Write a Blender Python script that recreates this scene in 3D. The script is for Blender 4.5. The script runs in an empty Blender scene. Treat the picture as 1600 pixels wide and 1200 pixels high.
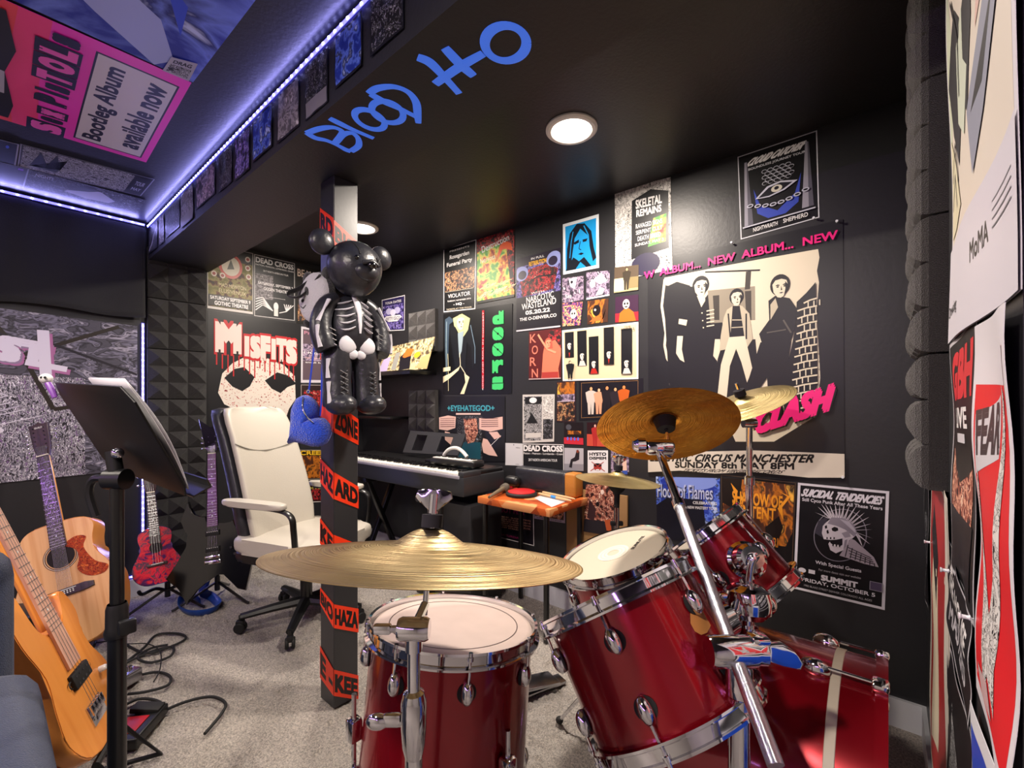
import bpy, bmesh, math, random
from mathutils import Vector, Matrix, noise
S = bpy.context.scene
COL = S.collection
random.seed(7)
# ---------------------------------------------------------------- camera
F, CX, HY, HC = 700.0, 800.0, 628.0, 1.15
TH = math.atan(833.0 / F)
FW = Vector((math.sin(TH), math.cos(TH), 0)); RT = Vector((math.cos(TH), -math.sin(TH), 0)); UP = Vector((0, 0, 1))
EYE = Vector((0, 0, HC))
cam = bpy.data.cameras.new('camera'); camo = bpy.data.objects.new('camera', cam); COL.objects.link(camo)
cam.sensor_width = 36; cam.sensor_fit = 'HORIZONTAL'; cam.lens = 36 * F / 1600; cam.shift_y = 28 / 1600; cam.clip_start = 0.02
camo.location = EYE; camo.rotation_euler = (math.pi / 2, 0, -TH)
S.camera = camo
def ray(px, py): return FW + RT * ((px - CX) / F) + UP * ((HY - py) / F)
def onx(px, py, X):
    r = ray(px, py); return EYE + r * (X / r.x)
def ony(px, py, Y):
    r = ray(px, py); return EYE + r * (Y / r.y)
def onz(px, py, Z):
    r = ray(px, py); return EYE + r * ((Z - HC) / r.z)
def atd(px, py, d): return EYE + ray(px, py) * d
# ---------------------------------------------------------------- exposure, world, lights
S.view_settings.view_transform = 'Standard'; S.view_settings.look = 'None'
S.view_settings.gamma = 1; S.view_settings.use_curve_mapping = False; S.view_settings.exposure = 0.0
W = bpy.data.worlds.new('world'); S.world = W; W.use_nodes = True
W.node_tree.nodes['Background'].inputs[0].default_value = (0.5, 0.52, 0.6, 1); W.node_tree.nodes['Background'].inputs[1].default_value = 0.05
S.cycles.max_bounces = 7; S.cycles.diffuse_bounces = 4; S.cycles.glossy_bounces = 4; S.cycles.transmission_bounces = 4
S.cycles.sample_clamp_indirect = 4.0; S.cycles.caustics_reflective = False; S.cycles.use_denoising = True
CEIL, BEAM, XB, YA, YC, BX0, BX1 = 2.215, 2.0, 2.1, 3.42, -0.1, 0.652, 0.968
def area(name, loc, rot, sx, sy, power, color, shape='RECTANGLE', spread=math.pi):
    l = bpy.data.lights.new(name, 'AREA'); l.shape = shape; l.size = sx; l.size_y = sy; l.energy = power; l.color = color; l.spread = spread
    o = bpy.data.objects.new(name, l); COL.objects.link(o); o.location = loc; o.rotation_euler = rot
    o['label'] = 'light given off by the ' + name.replace('_light', '').replace('_', ' '); return o
LAMPS = [(1.486, 0.946), (1.5, 2.459), (-0.55, 0.55), (-0.75, 2.2)]  # latter pair: unseen lamps added to brighten the room
LP = [38, 36, 48, 20]
for (lx, ly), p in zip(LAMPS, LP):
    area('recessed_lamp_light', (lx, ly, CEIL - 0.016), (0, 0, 0), 0.15, 0.15, p, (1.0, 0.88, 0.76), 'DISK')
LEDC = (0.38, 0.36, 1.0)
area('beam_led_light', (BX0 - 0.02, 1.65, CEIL - 0.02), (0, math.radians(88), 0), 0.012, 3.4, 5, LEDC)
area('curtain_led_light', (0.0, YA - 0.06, CEIL - 0.02), (math.radians(-75), 0, 0), 1.2, 0.012, 2.0, LEDC)
area('corner_led_light', (0.628, YA - 0.03, 0.85), (math.radians(-90), 0, 0), 0.012, 1.4, 3.0, LEDC)
area('rear_led_light', (-1.88, 0.9, 1.9), (0, math.radians(-75), 0), 0.02, 3.6, 11, (0.62, 0.26, 1.0))
# ---------------------------------------------------------------- materials
def lin(c): return c / 12.92 if c <= 0.04045 else ((c + 0.055) / 1.055) ** 2.4
def rgb(h):
    if not isinstance(h, str): return (*h[:3], 1)
    h = h.lstrip('#'); return (*[lin(int(h[i:i + 2], 16) / 255) for i in (0, 2, 4)], 1)
MATS = {}
def mat(name, color='888888', rough=0.5, metal=0.0, coat=0.0, emit=None, es=1.0, spec=0.5, bump=0, bscale=200, sheen=0, var=0, vscale=8, aniso=0, alpha=1):
    if name in MATS: return MATS[name]
    m = bpy.data.materials.new(name); m.use_nodes = True; nt = m.node_tree; b = nt.nodes['Principled BSDF']
    b.inputs['Base Color'].default_value = rgb(color); b.inputs['Roughness'].default_value = rough; b.inputs['Metallic'].default_value = metal
    b.inputs['Specular IOR Level'].default_value = spec; b.inputs['Coat Weight'].default_value = coat; b.inputs['Coat Roughness'].default_value = 0.08
    b.inputs['Sheen Weight'].default_value = sheen; b.inputs['Anisotropic'].default_value = aniso
    if emit: b.inputs['Emission Color'].default_value = rgb(emit); b.inputs['Emission Strength'].default_value = es
    tc = None
    if bump or var:
        tc = nt.nodes.new('ShaderNodeTexCoord')
    if bump:
        n = nt.nodes.new('ShaderNodeTexNoise'); n.inputs['Scale'].default_value = bscale; n.inputs['Detail'].default_value = 4
        bp = nt.nodes.new('ShaderNodeBump'); bp.inputs['Strength'].default_value = bump; bp.inputs['Distance'].default_value = 0.01
        nt.links.new(tc.outputs['Object'], n.inputs['Vector']); nt.links.new(n.outputs['Fac'], bp.inputs['Height']); nt.links.new(bp.outputs['Normal'], b.inputs['Normal'])
    if var:
        n = nt.nodes.new('ShaderNodeTexNoise'); n.inputs['Scale'].default_value = vscale; n.inputs['Detail'].default_value = 5
        mx = nt.nodes.new('ShaderNodeMix'); mx.data_type = 'RGBA'; c = rgb(color)
        mx.inputs[6].default_value = (*[x * (1 - var) for x in c[:3]], 1); mx.inputs[7].default_value = (*[min(1, x * (1 + var)) for x in c[:3]], 1)
        nt.links.new(tc.outputs['Object'], n.inputs['Vector']); nt.links.new(n.outputs['Fac'], mx.inputs[0]); nt.links.new(mx.outputs[2], b.inputs['Base Color'])
    MATS[name] = m; return m
def art(name, stops, scale=20, kind='noise', detail=6, dist=0.0, rough=0.5, sharp=True, stretch=(1, 1, 1), metal=0):
    """printed picture: procedural blotches run through a colour ramp"""
    if name in MATS: return MATS[name]
    m = bpy.data.materials.new(name); m.use_nodes = True; nt = m.node_tree; b = nt.nodes['Principled BSDF']
    b.inputs['Roughness'].default_value = rough; b.inputs['Metallic'].default_value = metal
    tc = nt.nodes.new('ShaderNodeTexCoord'); mp = nt.nodes.new('ShaderNodeMapping'); mp.inputs['Scale'].default_value = stretch
    nt.links.new(tc.outputs['Object'], mp.inputs['Vector'])
    if kind == 'noise':
        n = nt.nodes.new('ShaderNodeTexNoise'); n.inputs['Detail'].default_value = detail; n.inputs['Distortion'].default_value = dist; o = n.outputs['Fac']
    elif kind == 'voronoi':
        n = nt.nodes.new('ShaderNodeTexVoronoi'); n.feature = 'DISTANCE_TO_EDGE'; o = n.outputs['Distance']
    elif kind == 'cells':
        n = nt.nodes.new('ShaderNodeTexVoronoi'); o = n.outputs['Distance']
    else:
        n = nt.nodes.new('ShaderNodeTexWave'); n.inputs['Distortion'].default_value = dist; n.inputs['Detail'].default_value = detail; o = n.outputs['Fac']
    n.inputs['Scale'].default_value = scale; nt.links.new(mp.outputs['Vector'], n.inputs['Vector'])
    r = nt.nodes.new('ShaderNodeValToRGB'); r.color_ramp.interpolation = 'CONSTANT' if sharp else 'LINEAR'
    e = r.color_ramp.elements
    while len(e) < len(stops): e.new(0.5)
    for k, (p, c) in zip(e, stops): k.position = p; k.color = rgb(c)
    nt.links.new(o, r.inputs['Fac']); nt.links.new(r.outputs['Color'], b.inputs['Base Color'])
    MATS[name] = m; return m
def ink(c):
    """flat printed colour"""
    if c in MATS: return MATS[c]
    return mat('ink_' + c, c, rough=0.38, spec=0.4)
def M(x): return x if not isinstance(x, str) else (MATS[x] if x in MATS else ink(x))
mat('black_paint', '242427', 0.42, bump=0.045, bscale=60, spec=0.45)
mat('ceiling_paint', '1c1b1e', 0.42, bump=0.1, bscale=90, spec=0.4)
mat('beam_paint', '242428', 0.5, bump=0.08, bscale=90, spec=0.4)
mat('post_paint', '29292c', 0.36, bump=0.015, bscale=70, spec=0.6)
mat('white_trim', 'cfd0d6', 0.4)
mat('foam', '1d1b1c', 0.95, bump=0.9, bscale=420, spec=0.15, sheen=0.25)
mat('foam_grey', '3a3635', 0.95, bump=0.9, bscale=420, spec=0.15, sheen=0.3)
mat('chrome', 'd9d9de', 0.07, 1.0)
mat('steel', 'a9a9ad', 0.25, 1.0)
mat('black_metal', '0c0c0d', 0.3, 0.0, spec=0.6)
mat('black_plastic', '121214', 0.38)
mat('desk_black', '08080a', 0.5, spec=0.3)
mat('rubber', '0a0a0a', 0.7)
mat('grey_plastic', '2b2d31', 0.42)
mat('white_plastic', 'e4e2dc', 0.35)
mat('key_white', 'efece2', 0.25)
mat('light_paint', 'b9b3ac', 0.6)
mat('leather_white', 'b9b3a8', 0.42, bump=0.1, bscale=160)
mat('leather_black', '25262d', 0.36, bump=0.22, bscale=45, spec=0.6)
mat('fabric_black', '101015', 0.85, bump=0.3, bscale=300, sheen=0.3)
mat('red_shell', '8a0618', 0.22, 0.55, coat=0.6, var=0.4, vscale=3)
mat('drum_white', 'bdb3a0', 0.5)
mat('drum_coated', 'cdb9b0', 0.5, var=0.12, vscale=14)
mat('paper_white', 'd8d6da', 0.5)
mat('pin_clear', 'dcdce4', 0.15)
def cymbal_mat(name, c0, c1, rough, hammer=0.0):
    m = bpy.data.materials.new(name); m.use_nodes = True; nt = m.node_tree; b = nt.nodes['Principled BSDF']; L = nt.links.new
    b.inputs['Metallic'].default_value = 1; b.inputs['Roughness'].default_value = rough; b.inputs['Anisotropic'].default_value = 0.65
    tc = nt.nodes.new('ShaderNodeTexCoord')
    ln = nt.nodes.new('ShaderNodeVectorMath'); ln.operation = 'LENGTH'; mp = nt.nodes.new('ShaderNodeMapping'); mp.inputs['Scale'].default_value = (1, 1, 0)
    L(tc.outputs['Object'], mp.inputs['Vector']); L(mp.outputs['Vector'], ln.inputs[0])
    cb = nt.nodes.new('ShaderNodeCombineXYZ'); L(ln.outputs['Value'], cb.inputs[0])
    g = nt.nodes.new('ShaderNodeTexNoise'); g.inputs['Scale'].default_value = 260; g.inputs['Detail'].default_value = 3; L(cb.outputs[0], g.inputs['Vector'])
    bp = nt.nodes.new('ShaderNodeBump'); bp.inputs['Strength'].default_value = 0.75; bp.inputs['Distance'].default_value = 0.003; L(g.outputs['Fac'], bp.inputs['Height']); L(bp.outputs['Normal'], b.inputs['Normal'])
    if hammer:
        h = nt.nodes.new('ShaderNodeTexNoise'); h.inputs['Scale'].default_value = 34; h.inputs['Detail'].default_value = 3; b2 = nt.nodes.new('ShaderNodeBump'); b2.inputs['Strength'].default_value = hammer; b2.inputs['Distance'].default_value = .004
        L(tc.outputs['Object'], h.inputs['Vector']); L(h.outputs['Fac'], b2.inputs['Height']); L(bp.outputs['Normal'], b2.inputs['Normal']); L(b2.outputs['Normal'], b.inputs['Normal'])
    n = nt.nodes.new('ShaderNodeTexNoise'); n.inputs['Scale'].default_value = 9; n.inputs['Detail'].default_value = 6; L(tc.outputs['Object'], n.inputs['Vector'])
    mx = nt.nodes.new('ShaderNodeMix'); mx.data_type = 'RGBA'; mx.inputs[6].default_value = rgb(c0); mx.inputs[7].default_value = rgb(c1); L(n.outputs['Fac'], mx.inputs[0])
    rp = nt.nodes.new('ShaderNodeMapRange'); rp.inputs[1].default_value = 0.3; rp.inputs[2].default_value = 0.7; L(n.outputs['Fac'], rp.inputs[0]); L(rp.outputs[0], mx.inputs[0])
    tg = nt.nodes.new('ShaderNodeTangent'); tg.direction_type = 'RADIAL'; tg.axis = 'Z'; L(tg.outputs[0], b.inputs['Tangent'])
    L(mx.outputs[2], b.inputs['Base Color']); MATS[name] = m
cymbal_mat('bronze', 'a98f62', 'd0bb8c', 0.32)
cymbal_mat('bronze_orange', 'd07a20', 'f2b04a', 0.3, 0.9)
cymbal_mat('bronze_pale', 'b3a06c', 'd2c08d', 0.36)
# ---------------------------------------------------------------- mesh kit
class MB:
    def __init__(s, M4=None):
        s.bm = bmesh.new(); s.ms = []; s.T = M4 or Matrix.Identity(4); s.cur = 0
    def m(s, x):
        x = M(x)
        if x not in s.ms: s.ms.append(x)
        s.cur = s.ms.index(x); return s
    def _v(s, p): return s.bm.verts.new(s.T @ Vector(p))
    def _f(s, vs):
        try: f = s.bm.faces.new(vs); f.material_index = s.cur; return f
        except ValueError: return None
    def box(s, c, size, R=None, bevel=0.0, seg=2, taper=1.0):
        c = Vector(c); R = R or Matrix.Identity(3); hx, hy, hz = [a / 2 for a in size]; vs = []
        for z in (-1, 1):
            k = taper if z > 0 else 1
            for x, y in ((-1, -1), (1, -1), (1, 1), (-1, 1)): vs.append(s._v(c + R @ Vector((x * hx * k, y * hy * k, z * hz))))
        fs = [s._f([vs[i] for i in q]) for q in ((3, 2, 1, 0), (4, 5, 6, 7), (0, 1, 5, 4), (1, 2, 6, 5), (2, 3, 7, 6), (3, 0, 4, 7))]
        if bevel:
            es = list({e for f in fs for e in f.edges})
            r = bmesh.ops.bevel(s.bm, geom=es, offset=bevel, segments=seg, affect='EDGES', profile=0.5)
            for f in r['faces']: f.material_index = s.cur
        return s
    def tube(s, pts, r, n=10, caps=True, flat=1.0, upv=None):
        pts = [Vector(p) for p in pts]; k = len(pts); rs = r if isinstance(r, (list, tuple)) else [r] * k; rings = []; prev = None
        for i, p in enumerate(pts):
            t = (pts[min(i + 1, k - 1)] - pts[max(i - 1, 0)]).normalized()
            if prev is None:
                a = upv or (Vector((0, 0, 1)) if abs(t.z) < 0.9 else Vector((1, 0, 0))); u = t.cross(a).normalized()
            else:
                u = (prev - t * prev.dot(t)); u = u.normalized() if u.length > 1e-6 else t.orthogonal().normalized()
            prev = u; w = t.cross(u)
            rings.append([s._v(p + (u * math.cos(a) + w * (math.sin(a) * flat)) * rs[i]) for a in (2 * math.pi * j / n for j in range(n))])
        for a, b in zip(rings, rings[1:]):
            for j in range(n): s._f([a[j], a[(j + 1) % n], b[(j + 1) % n], b[j]])
        if caps: s._f(rings[0][::-1]); s._f(rings[-1])
        return s
    def lathe(s, prof, o=(0, 0, 0), axis=(0, 0, 1), n=32, closed=False):
        o = Vector(o); ax = Vector(axis).normalized(); u = ax.orthogonal().normalized()
        if abs(ax.z) > 0.999: u = Vector((1, 0, 0))
        w = ax.cross(u); rings = []
        for r, h in prof:
            if r < 1e-6: rings.append([s._v(o + ax * h)])
            else: rings.append([s._v(o + ax * h + (u * math.cos(a) + w * math.sin(a)) * r) for a in (2 * math.pi * j / n for j in range(n))])
        if closed: rings.append(rings[0])
        for a, b in zip(rings, rings[1:]):
            for j in range(n):
                k = (j + 1) % n
                if len(a) == 1 and len(b) == 1: break
                if len(a) == 1: s._f([a[0], b[k], b[j]])
                elif len(b) == 1: s._f([a[j], a[k], b[0]])
                else: s._f([a[j], a[k], b[k], b[j]])
        return s
    def ell(s, c, r, R=None, n=20, k=12, top=1.0, bot=-1.0):
        c = Vector(c); R = R or Matrix.Identity(3); rings = []
        for i in range(k + 1):
            ph = -math.pi / 2 + math.pi * i / k; z = math.sin(ph); q = math.cos(ph)
            if q < 1e-5: rings.append([s._v(c + R @ Vector((0, 0, r[2] * z)))])
            else: rings.append([s._v(c + R @ Vector((r[0] * q * math.cos(a), r[1] * q * math.sin(a), r[2] * z))) for a in (2 * math.pi * j / n for j in range(n))])
        for a, b in zip(rings, rings[1:]):
            for j in range(n):
                q = (j + 1) % n
                if len(a) == 1: s._f([a[0], b[q], b[j]])
                elif len(b) == 1: s._f([a[j], a[q], b[0]])
                else: s._f([a[j], a[q], b[q], b[j]])
        return s
    def prism(s, out, o, ux, uy, th, bevel=0.0, seg=2):
        """2-D outline in frame (o, ux, uy), thickness th centred on it"""
        o, ux, uy = Vector(o), Vector(ux), Vector(uy); n = ux.cross(uy).normalized()
        a = [s._v(o + ux * x + uy * y - n * th / 2) for x, y in out]; b = [s._v(o + ux * x + uy * y + n * th / 2) for x, y in out]
        f0 = s._f(a[::-1]); f1 = s._f(b); sd = []
        for i in range(len(out)):
            j = (i + 1) % len(out); sd.append(s._f([a[i], a[j], b[j], b[i]]))
        if bevel and f0 and f1:
            r = bmesh.ops.bevel(s.bm, geom=list(f0.edges) + list(f1.edges), offset=bevel, segments=seg, affect='EDGES', profile=0.5)
            for f in r['faces']: f.material_index = s.cur
        return s
    def poly(s, pts): s._f([s._v(p) for p in pts]); return s
    def pillow(s, out, o, ux, uy, th, rings=7, back=1.0, bulge=0.5):
        """cushion inflated from a star-shaped outline"""
        o, ux, uy = Vector(o), Vector(ux), Vector(uy); n = ux.cross(uy).normalized(); N = len(out)
        cx = sum(p[0] for p in out) / N; cy = sum(p[1] for p in out) / N
        for sg in (1, -1):
            R = []
            for i in range(rings + 1):
                k = math.sin(math.pi / 2 * i / rings); t = th / 2 * (1 - k ** 2.6) ** bulge * (1 if sg > 0 else back)
                if i == 0: R.append([s._v(o + ux * cx + uy * cy + n * t * sg)])
                else: R.append([s._v(o + ux * (cx + (x - cx) * k) + uy * (cy + (y - cy) * k) + n * t * sg) for x, y in out])
            for a, b in zip(R, R[1:]):
                for j in range(N):
                    q = (j + 1) % N
                    f = [a[0], b[j], b[q]] if len(a) == 1 else [a[j], b[j], b[q], a[q]]
                    s._f(f if sg > 0 else f[::-1])
        return s
    def build(s, name, parent=None, sharp=35, loc=None, merge=True):
        if merge: bmesh.ops.remove_doubles(s.bm, verts=s.bm.verts, dist=1e-5)
        bmesh.ops.recalc_face_normals(s.bm, faces=s.bm.faces)
        me = bpy.data.meshes.new(name); s.bm.to_mesh(me); s.bm.free()
        for m_ in s.ms: me.materials.append(m_)
        for p in me.polygons: p.use_smooth = True
        me.set_sharp_from_angle(angle=math.radians(sharp))
        o = bpy.data.objects.new(name, me); COL.objects.link(o)
        if loc is not None: o.location = loc
        if parent: o.parent = parent
        return o
LEDLEFT = 0
def tag(o, label, cat, group=None, kind=None):
    o['label'] = label
    if cat: o['category'] = cat
    if group: o['group'] = group
    if kind: o['kind'] = kind
    return o
def thing(name, label, cat, M4=None, group=None):
    o = bpy.data.objects.new(name, None); COL.objects.link(o); o.empty_display_size = 0.05
    if M4 is not None: o.matrix_world = M4
    return tag(o, label, cat, group)
def struct(o): o['kind'] = 'structure'; return o
def dup(o, parent, M4=None, name=None):
    c = o.copy(); COL.objects.link(c); c.parent = parent
    if M4 is not None: c.matrix_local = M4
    for ch in list(o.children): dup(ch, c, ch.matrix_local.copy())
    return c
def frame(o, x, y, z):
    m = Matrix.Identity(4)
    for i, v in enumerate((x, y, z)):
        for j in range(3): m[j][i] = v[j]
    for j in range(3): m[j][3] = o[j]
    return m
def basis(o, z, xh):
    """frame whose z is along z and whose x is closest to xh"""
    z = Vector(z).normalized(); x = Vector(xh); x = (x - z * x.dot(z)).normalized(); return frame(Vector(o), x, z.cross(x), z)
def spline(P, n=6, closed=True):
    out = []; k = len(P)
    for i in range(k if closed else k - 1):
        g = (lambda j: P[j % k]) if closed else (lambda j: P[min(max(j, 0), k - 1)])
        p0, p1, p2, p3 = g(i - 1), g(i), g(i + 1), g(i + 2)
        for q in range(n):
            t = q / n
            out.append(tuple(0.5 * (2 * b + (c - a) * t + (2 * a - 5 * b + 4 * c - d) * t * t + (3 * b - a - 3 * c + d) * t ** 3) for a, b, c, d in zip(p0, p1, p2, p3)))
    if not closed: out.append(tuple(P[-1]))
    return out
TXT = {}
def text2d(t, bold=0.0):
    k = (t, bold)
    if k in TXT: return TXT[k]
    c = bpy.data.curves.new('t', 'FONT'); c.body = t; c.resolution_u = 3; c.offset = bold; c.fill_mode = 'FRONT'
    o = bpy.data.objects.new('t', c); me = bpy.data.meshes.new_from_object(o)
    vs = [(v.co.x, v.co.y) for v in me.vertices]; fs = [tuple(p.vertices) for p in me.polygons]
    bpy.data.objects.remove(o); bpy.data.curves.remove(c); bpy.data.meshes.remove(me)
    if not vs: return None
    x0 = min(v[0] for v in vs); x1 = max(v[0] for v in vs); y0 = min(v[1] for v in vs); y1 = max(v[1] for v in vs)
    TXT[k] = ([((x - x0) / (x1 - x0 + 1e-9), (y - y0) / (y1 - y0 + 1e-9)) for x, y in vs], fs, max(.05, x1 - x0), max(.05, y1 - y0)); return TXT[k]
# ---------------------------------------------------------------- the room
def slab(name, x0, x1, y0, y1, z0, z1, m): return struct(MB().m(m).box(((x0 + x1) / 2, (y0 + y1) / 2, (z0 + z1) / 2), (x1 - x0, y1 - y0, z1 - z0)).build(name))
slab('ceiling', -2.0, 2.2, -1.6, 3.52, CEIL, CEIL + 0.1, 'ceiling_paint')
slab('trim_beam', BX0, BX1, -1.6, YA, BEAM, CEIL, 'beam_paint')
slab('wall_right', XB, XB + 0.1, YC - 0.1, YA + 0.1, 0, CEIL, 'black_paint')
slab('wall_back', -2.0, XB, YA, YA + 0.1, 0, CEIL, 'black_paint')
slab('wall_near', BX0, XB, YC - 0.1, YC, 0, CEIL, 'black_paint')
slab('wall_left', -2.0, -1.9, -1.6, YA, 0, CEIL, 'light_paint')
slab('wall_rear', -1.9, BX0 + 0.1, -1.6, -1.5, 0, CEIL, 'light_paint')
slab('baseboard_right', XB - 0.014, XB, YC, YA, 0, 0.1, 'white_trim')
slab('baseboard_back', -1.9, XB - 0.014, YA - 0.014, YA, 0, 0.105, 'white_trim')
slab('baseboard_near', BX0, XB - 0.014, YC, YC + 0.012, 0, 0.1, 'white_trim')
# shag carpet: tufts as real relief where the photograph looks, flat elsewhere
def carpet_mat():
    m = bpy.data.materials.new('carpet'); m.use_nodes = True; nt = m.node_tree; b = nt.nodes['Principled BSDF']; L = nt.links.new
    tc = nt.nodes.new('ShaderNodeTexCoord'); n = nt.nodes.new('ShaderNodeTexNoise'); n.inputs['Scale'].default_value = 150; n.inputs['Detail'].default_value = 5; n.inputs['Roughness'].default_value = 0.75
    r = nt.nodes.new('ShaderNodeValToRGB'); r.color_ramp.elements[0].position = 0.36; r.color_ramp.elements[0].color = rgb('978a80'); r.color_ramp.elements[1].position = 0.62; r.color_ramp.elements[1].color = rgb('fff3e6')
    n2 = nt.nodes.new('ShaderNodeTexNoise'); n2.inputs['Scale'].default_value = 420; n2.inputs['Detail'].default_value = 3
    bp = nt.nodes.new('ShaderNodeBump'); bp.inputs['Strength'].default_value = 1.0; bp.inputs['Distance'].default_value = 0.02
    L(tc.outputs['Object'], n.inputs['Vector']); L(tc.outputs['Object'], n2.inputs['Vector']); L(n.outputs['Fac'], r.inputs['Fac']); L(r.outputs['Color'], b.inputs['Base Color']); L(n2.outputs['Fac'], bp.inputs['Height']); L(bp.outputs['Normal'], b.inputs['Normal'])
    b.inputs['Roughness'].default_value = 0.95; b.inputs['Specular IOR Level'].default_value = 0.1; b.inputs['Sheen Weight'].default_value = 0.3
    MATS['carpet'] = m
carpet_mat()
mb = MB().m('carpet'); st = 0.0125
x0, y0, nx, ny = 0.1, 0.2, 160, 257
g = [[mb._v((x0 + i * st, y0 + j * st, (0 if i in (0, nx - 1) or j in (0, ny - 1) else random.uniform(-0.011, 0.002) + 0.006 * (noise.noise(Vector((i * .11, j * .11, 0))) - .4)))) for j in range(ny)] for i in range(nx)]
for i in range(nx - 1):
    for j in range(ny - 1): mb._f([g[i][j], g[i + 1][j], g[i + 1][j + 1], g[i][j + 1]])
xe, ye = x0 + (nx - 1) * st, y0 + (ny - 1) * st
for a, b_, c, d in ((-2, 2.2, -1.6, y0), (-2, 2.2, ye, 3.52), (-2, x0, y0, ye), (xe, 2.2, y0, ye)): mb.poly([(a, c, 0), (b_, c, 0), (b_, d, 0), (a, d, 0)])
mb.box((0.1, 0.96, -0.06), (4.2, 5.12, 0.08))
struct(mb.build('floor', merge=False))
# post under the beam
post = struct(MB().m('post_paint').box((0.904, 1.639, BEAM / 2), (0.1, 0.102, BEAM), bevel=0.003, seg=1).build('trim_post', sharp=20))
# recessed lamps, the later pair added out of view for fill
for i, (lx, ly) in enumerate(LAMPS):
    t = thing('recessed_lamp', ['large lit recessed ceiling lamp nearest the tall wall posters', 'lit recessed ceiling lamp partly behind the taped post', 'added unseen fill lamp over the open floor beside the viewer', 'added unseen fill lamp over the left of the room'][i], 'lamp', Matrix.Translation((lx, ly, CEIL)), 'recessed ceiling lamps')
    MB().m('white_plastic').lathe([(0.075, -0.002), (0.08, -0.012), (0.092, -0.012), (0.1, -0.006), (0.1, 0), (0.075, 0)], n=40).build('trim_ring', t)
    mat('lamp_lens', 'fff4e4', 0.4, emit='fff0dc', es=9)
    MB().m('lamp_lens').lathe([(0, -0.008), (0.074, -0.008), (0.074, -0.001)], n=32).build('lens', t)
# LED strips
mat('led_glow', 'e8e8ff', 0.4, emit='a9abff', es=48); mat('led_tape', 'b9b9e8', 0.4, emit='5f5cff', es=3.5)
def led_strip(label, pts, nrm, step=0.034):
    t = thing('led_strip', label, 'led strip', Matrix.Identity(4)); nrm = Vector(nrm).normalized(); mb = MB().m('led_tape'); bead = None
    for p, q in zip(pts, pts[1:]):
        p, q = Vector(p), Vector(q); d = (q - p); L = d.length; d.normalize(); w = d.cross(nrm)
        R = Matrix((w, d, nrm)).transposed(); mb.box((p + q) / 2, (0.012, L, 0.002), R)
        for i in range(int(L / step)):
            c = p + d * (i + 0.5) * step; F4 = frame(c + nrm * 0.0022, w, d, nrm)
            if bead is None:
                bead = MB().m('led_glow').box((0, 0, 0), (0.0055, 0.0055, 0.0025)).build('led', t); bead.matrix_local = F4
            else:
                c_ = bead.copy(); COL.objects.link(c_); c_.parent = t; c_.matrix_local = F4
    mb.build('tape', t)
led_strip('long glowing violet led strip running along the top of the beam', [(BX0 - 0.004, YA - 0.03, CEIL - 0.018), (BX0 - 0.004, 0.5, CEIL - 0.018)], (-1, 0, 0))
led_strip('glowing violet led strip across the top of the black curtain', [(-0.3, YA - 0.055, CEIL - 0.02), (0.63, YA - 0.055, CEIL - 0.02)], (0, -1, 0), 0.05)
led_strip('glowing violet led strip running down the corner beside the foam panels', [(0.63, YA - 0.012, 1.62), (0.63, YA - 0.012, 0.125), (0.42, YA - 0.016, 0.112)], (0, -1, 0))
led_strip('glowing violet led strip along the far left wall out of the picture', [(-1.898, -0.9, 1.9), (-1.898, 2.7, 1.9)], (1, 0, 0), 0.08)
# foam panels
def foam_panel(label, M4, m='foam', n=3, size=0.3, base=0.03, tip=0.03, convex=False, group=None):
    mb = MB(M4).m(m); mb.box((0, 0, base / 2), (size, size, base)); c = size / n
    for i in range(n):
        for j in range(n):
            x, y = (i + .5) * c - size / 2, (j + .5) * c - size / 2; h = c / 2 * 0.985
            if convex:
                prev = None
                for a in (0.0, 0.35, 0.7, 1.05, 1.35):
                    q, zz = h * math.cos(a), base + tip * math.sin(a); ring = [mb._v((x + i_ * q, y + j_ * q, zz)) for i_, j_ in ((-1, -1), (1, -1), (1, 1), (-1, 1))]
                    if prev:
                        for k in range(4): mb._f([prev[k], prev[(k + 1) % 4], ring[(k + 1) % 4], ring[k]])
                    prev = ring
                mb._f(prev)
            else:
                a = [(x - h, y - h, base), (x + h, y - h, base), (x + h, y + h, base), (x - h, y + h, base)]; t_ = (x, y, base + tip)
                for k in range(4): mb.poly([a[k], a[(k + 1) % 4], t_])
    return tag(mb.build('foam_panel', sharp=20), label, 'foam panel', group)
ORD = ['topmost', 'second from top', 'third from top', 'fourth from top', 'fifth from top', 'lowest']
for k in range(6):
    foam_panel('black pyramid foam panel, %s of the column right of the led strip' % ORD[k], frame((0.80, YA, 1.93 - 0.305 * k), Vector((1, 0, 0)), Vector((0, 0, 1)), Vector((0, -1, 0))), group='foam panels beside the led strip')
G = 'grey foam panels over the keyboard'
for k, (z, lab) in enumerate(((1.66, 'grey pyramid foam panel above the black wall shelf'), (1.085, 'grey pyramid foam panel below the black wall shelf, behind the music rest'))):
    foam_panel(lab, frame((XB, 2.6, z), Vector((0, -1, 0)), Vector((0, 0, 1)), Vector((-1, 0, 0))), 'foam_grey', group=G)
for k in range(4):
    foam_panel('dark scalloped foam panel on the near right wall, %s of its column' % ['topmost', 'second from top', 'third from top', 'lowest'][k], frame((1.50, YC, 2.02 - 0.305 * k), Vector((-1, 0, 0)), Vector((0, 0, 1)), Vector((0, 1, 0))), 'foam_grey', 3, 0.3, 0.032, 0.034, True, 'foam panels on the near right wall')
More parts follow.
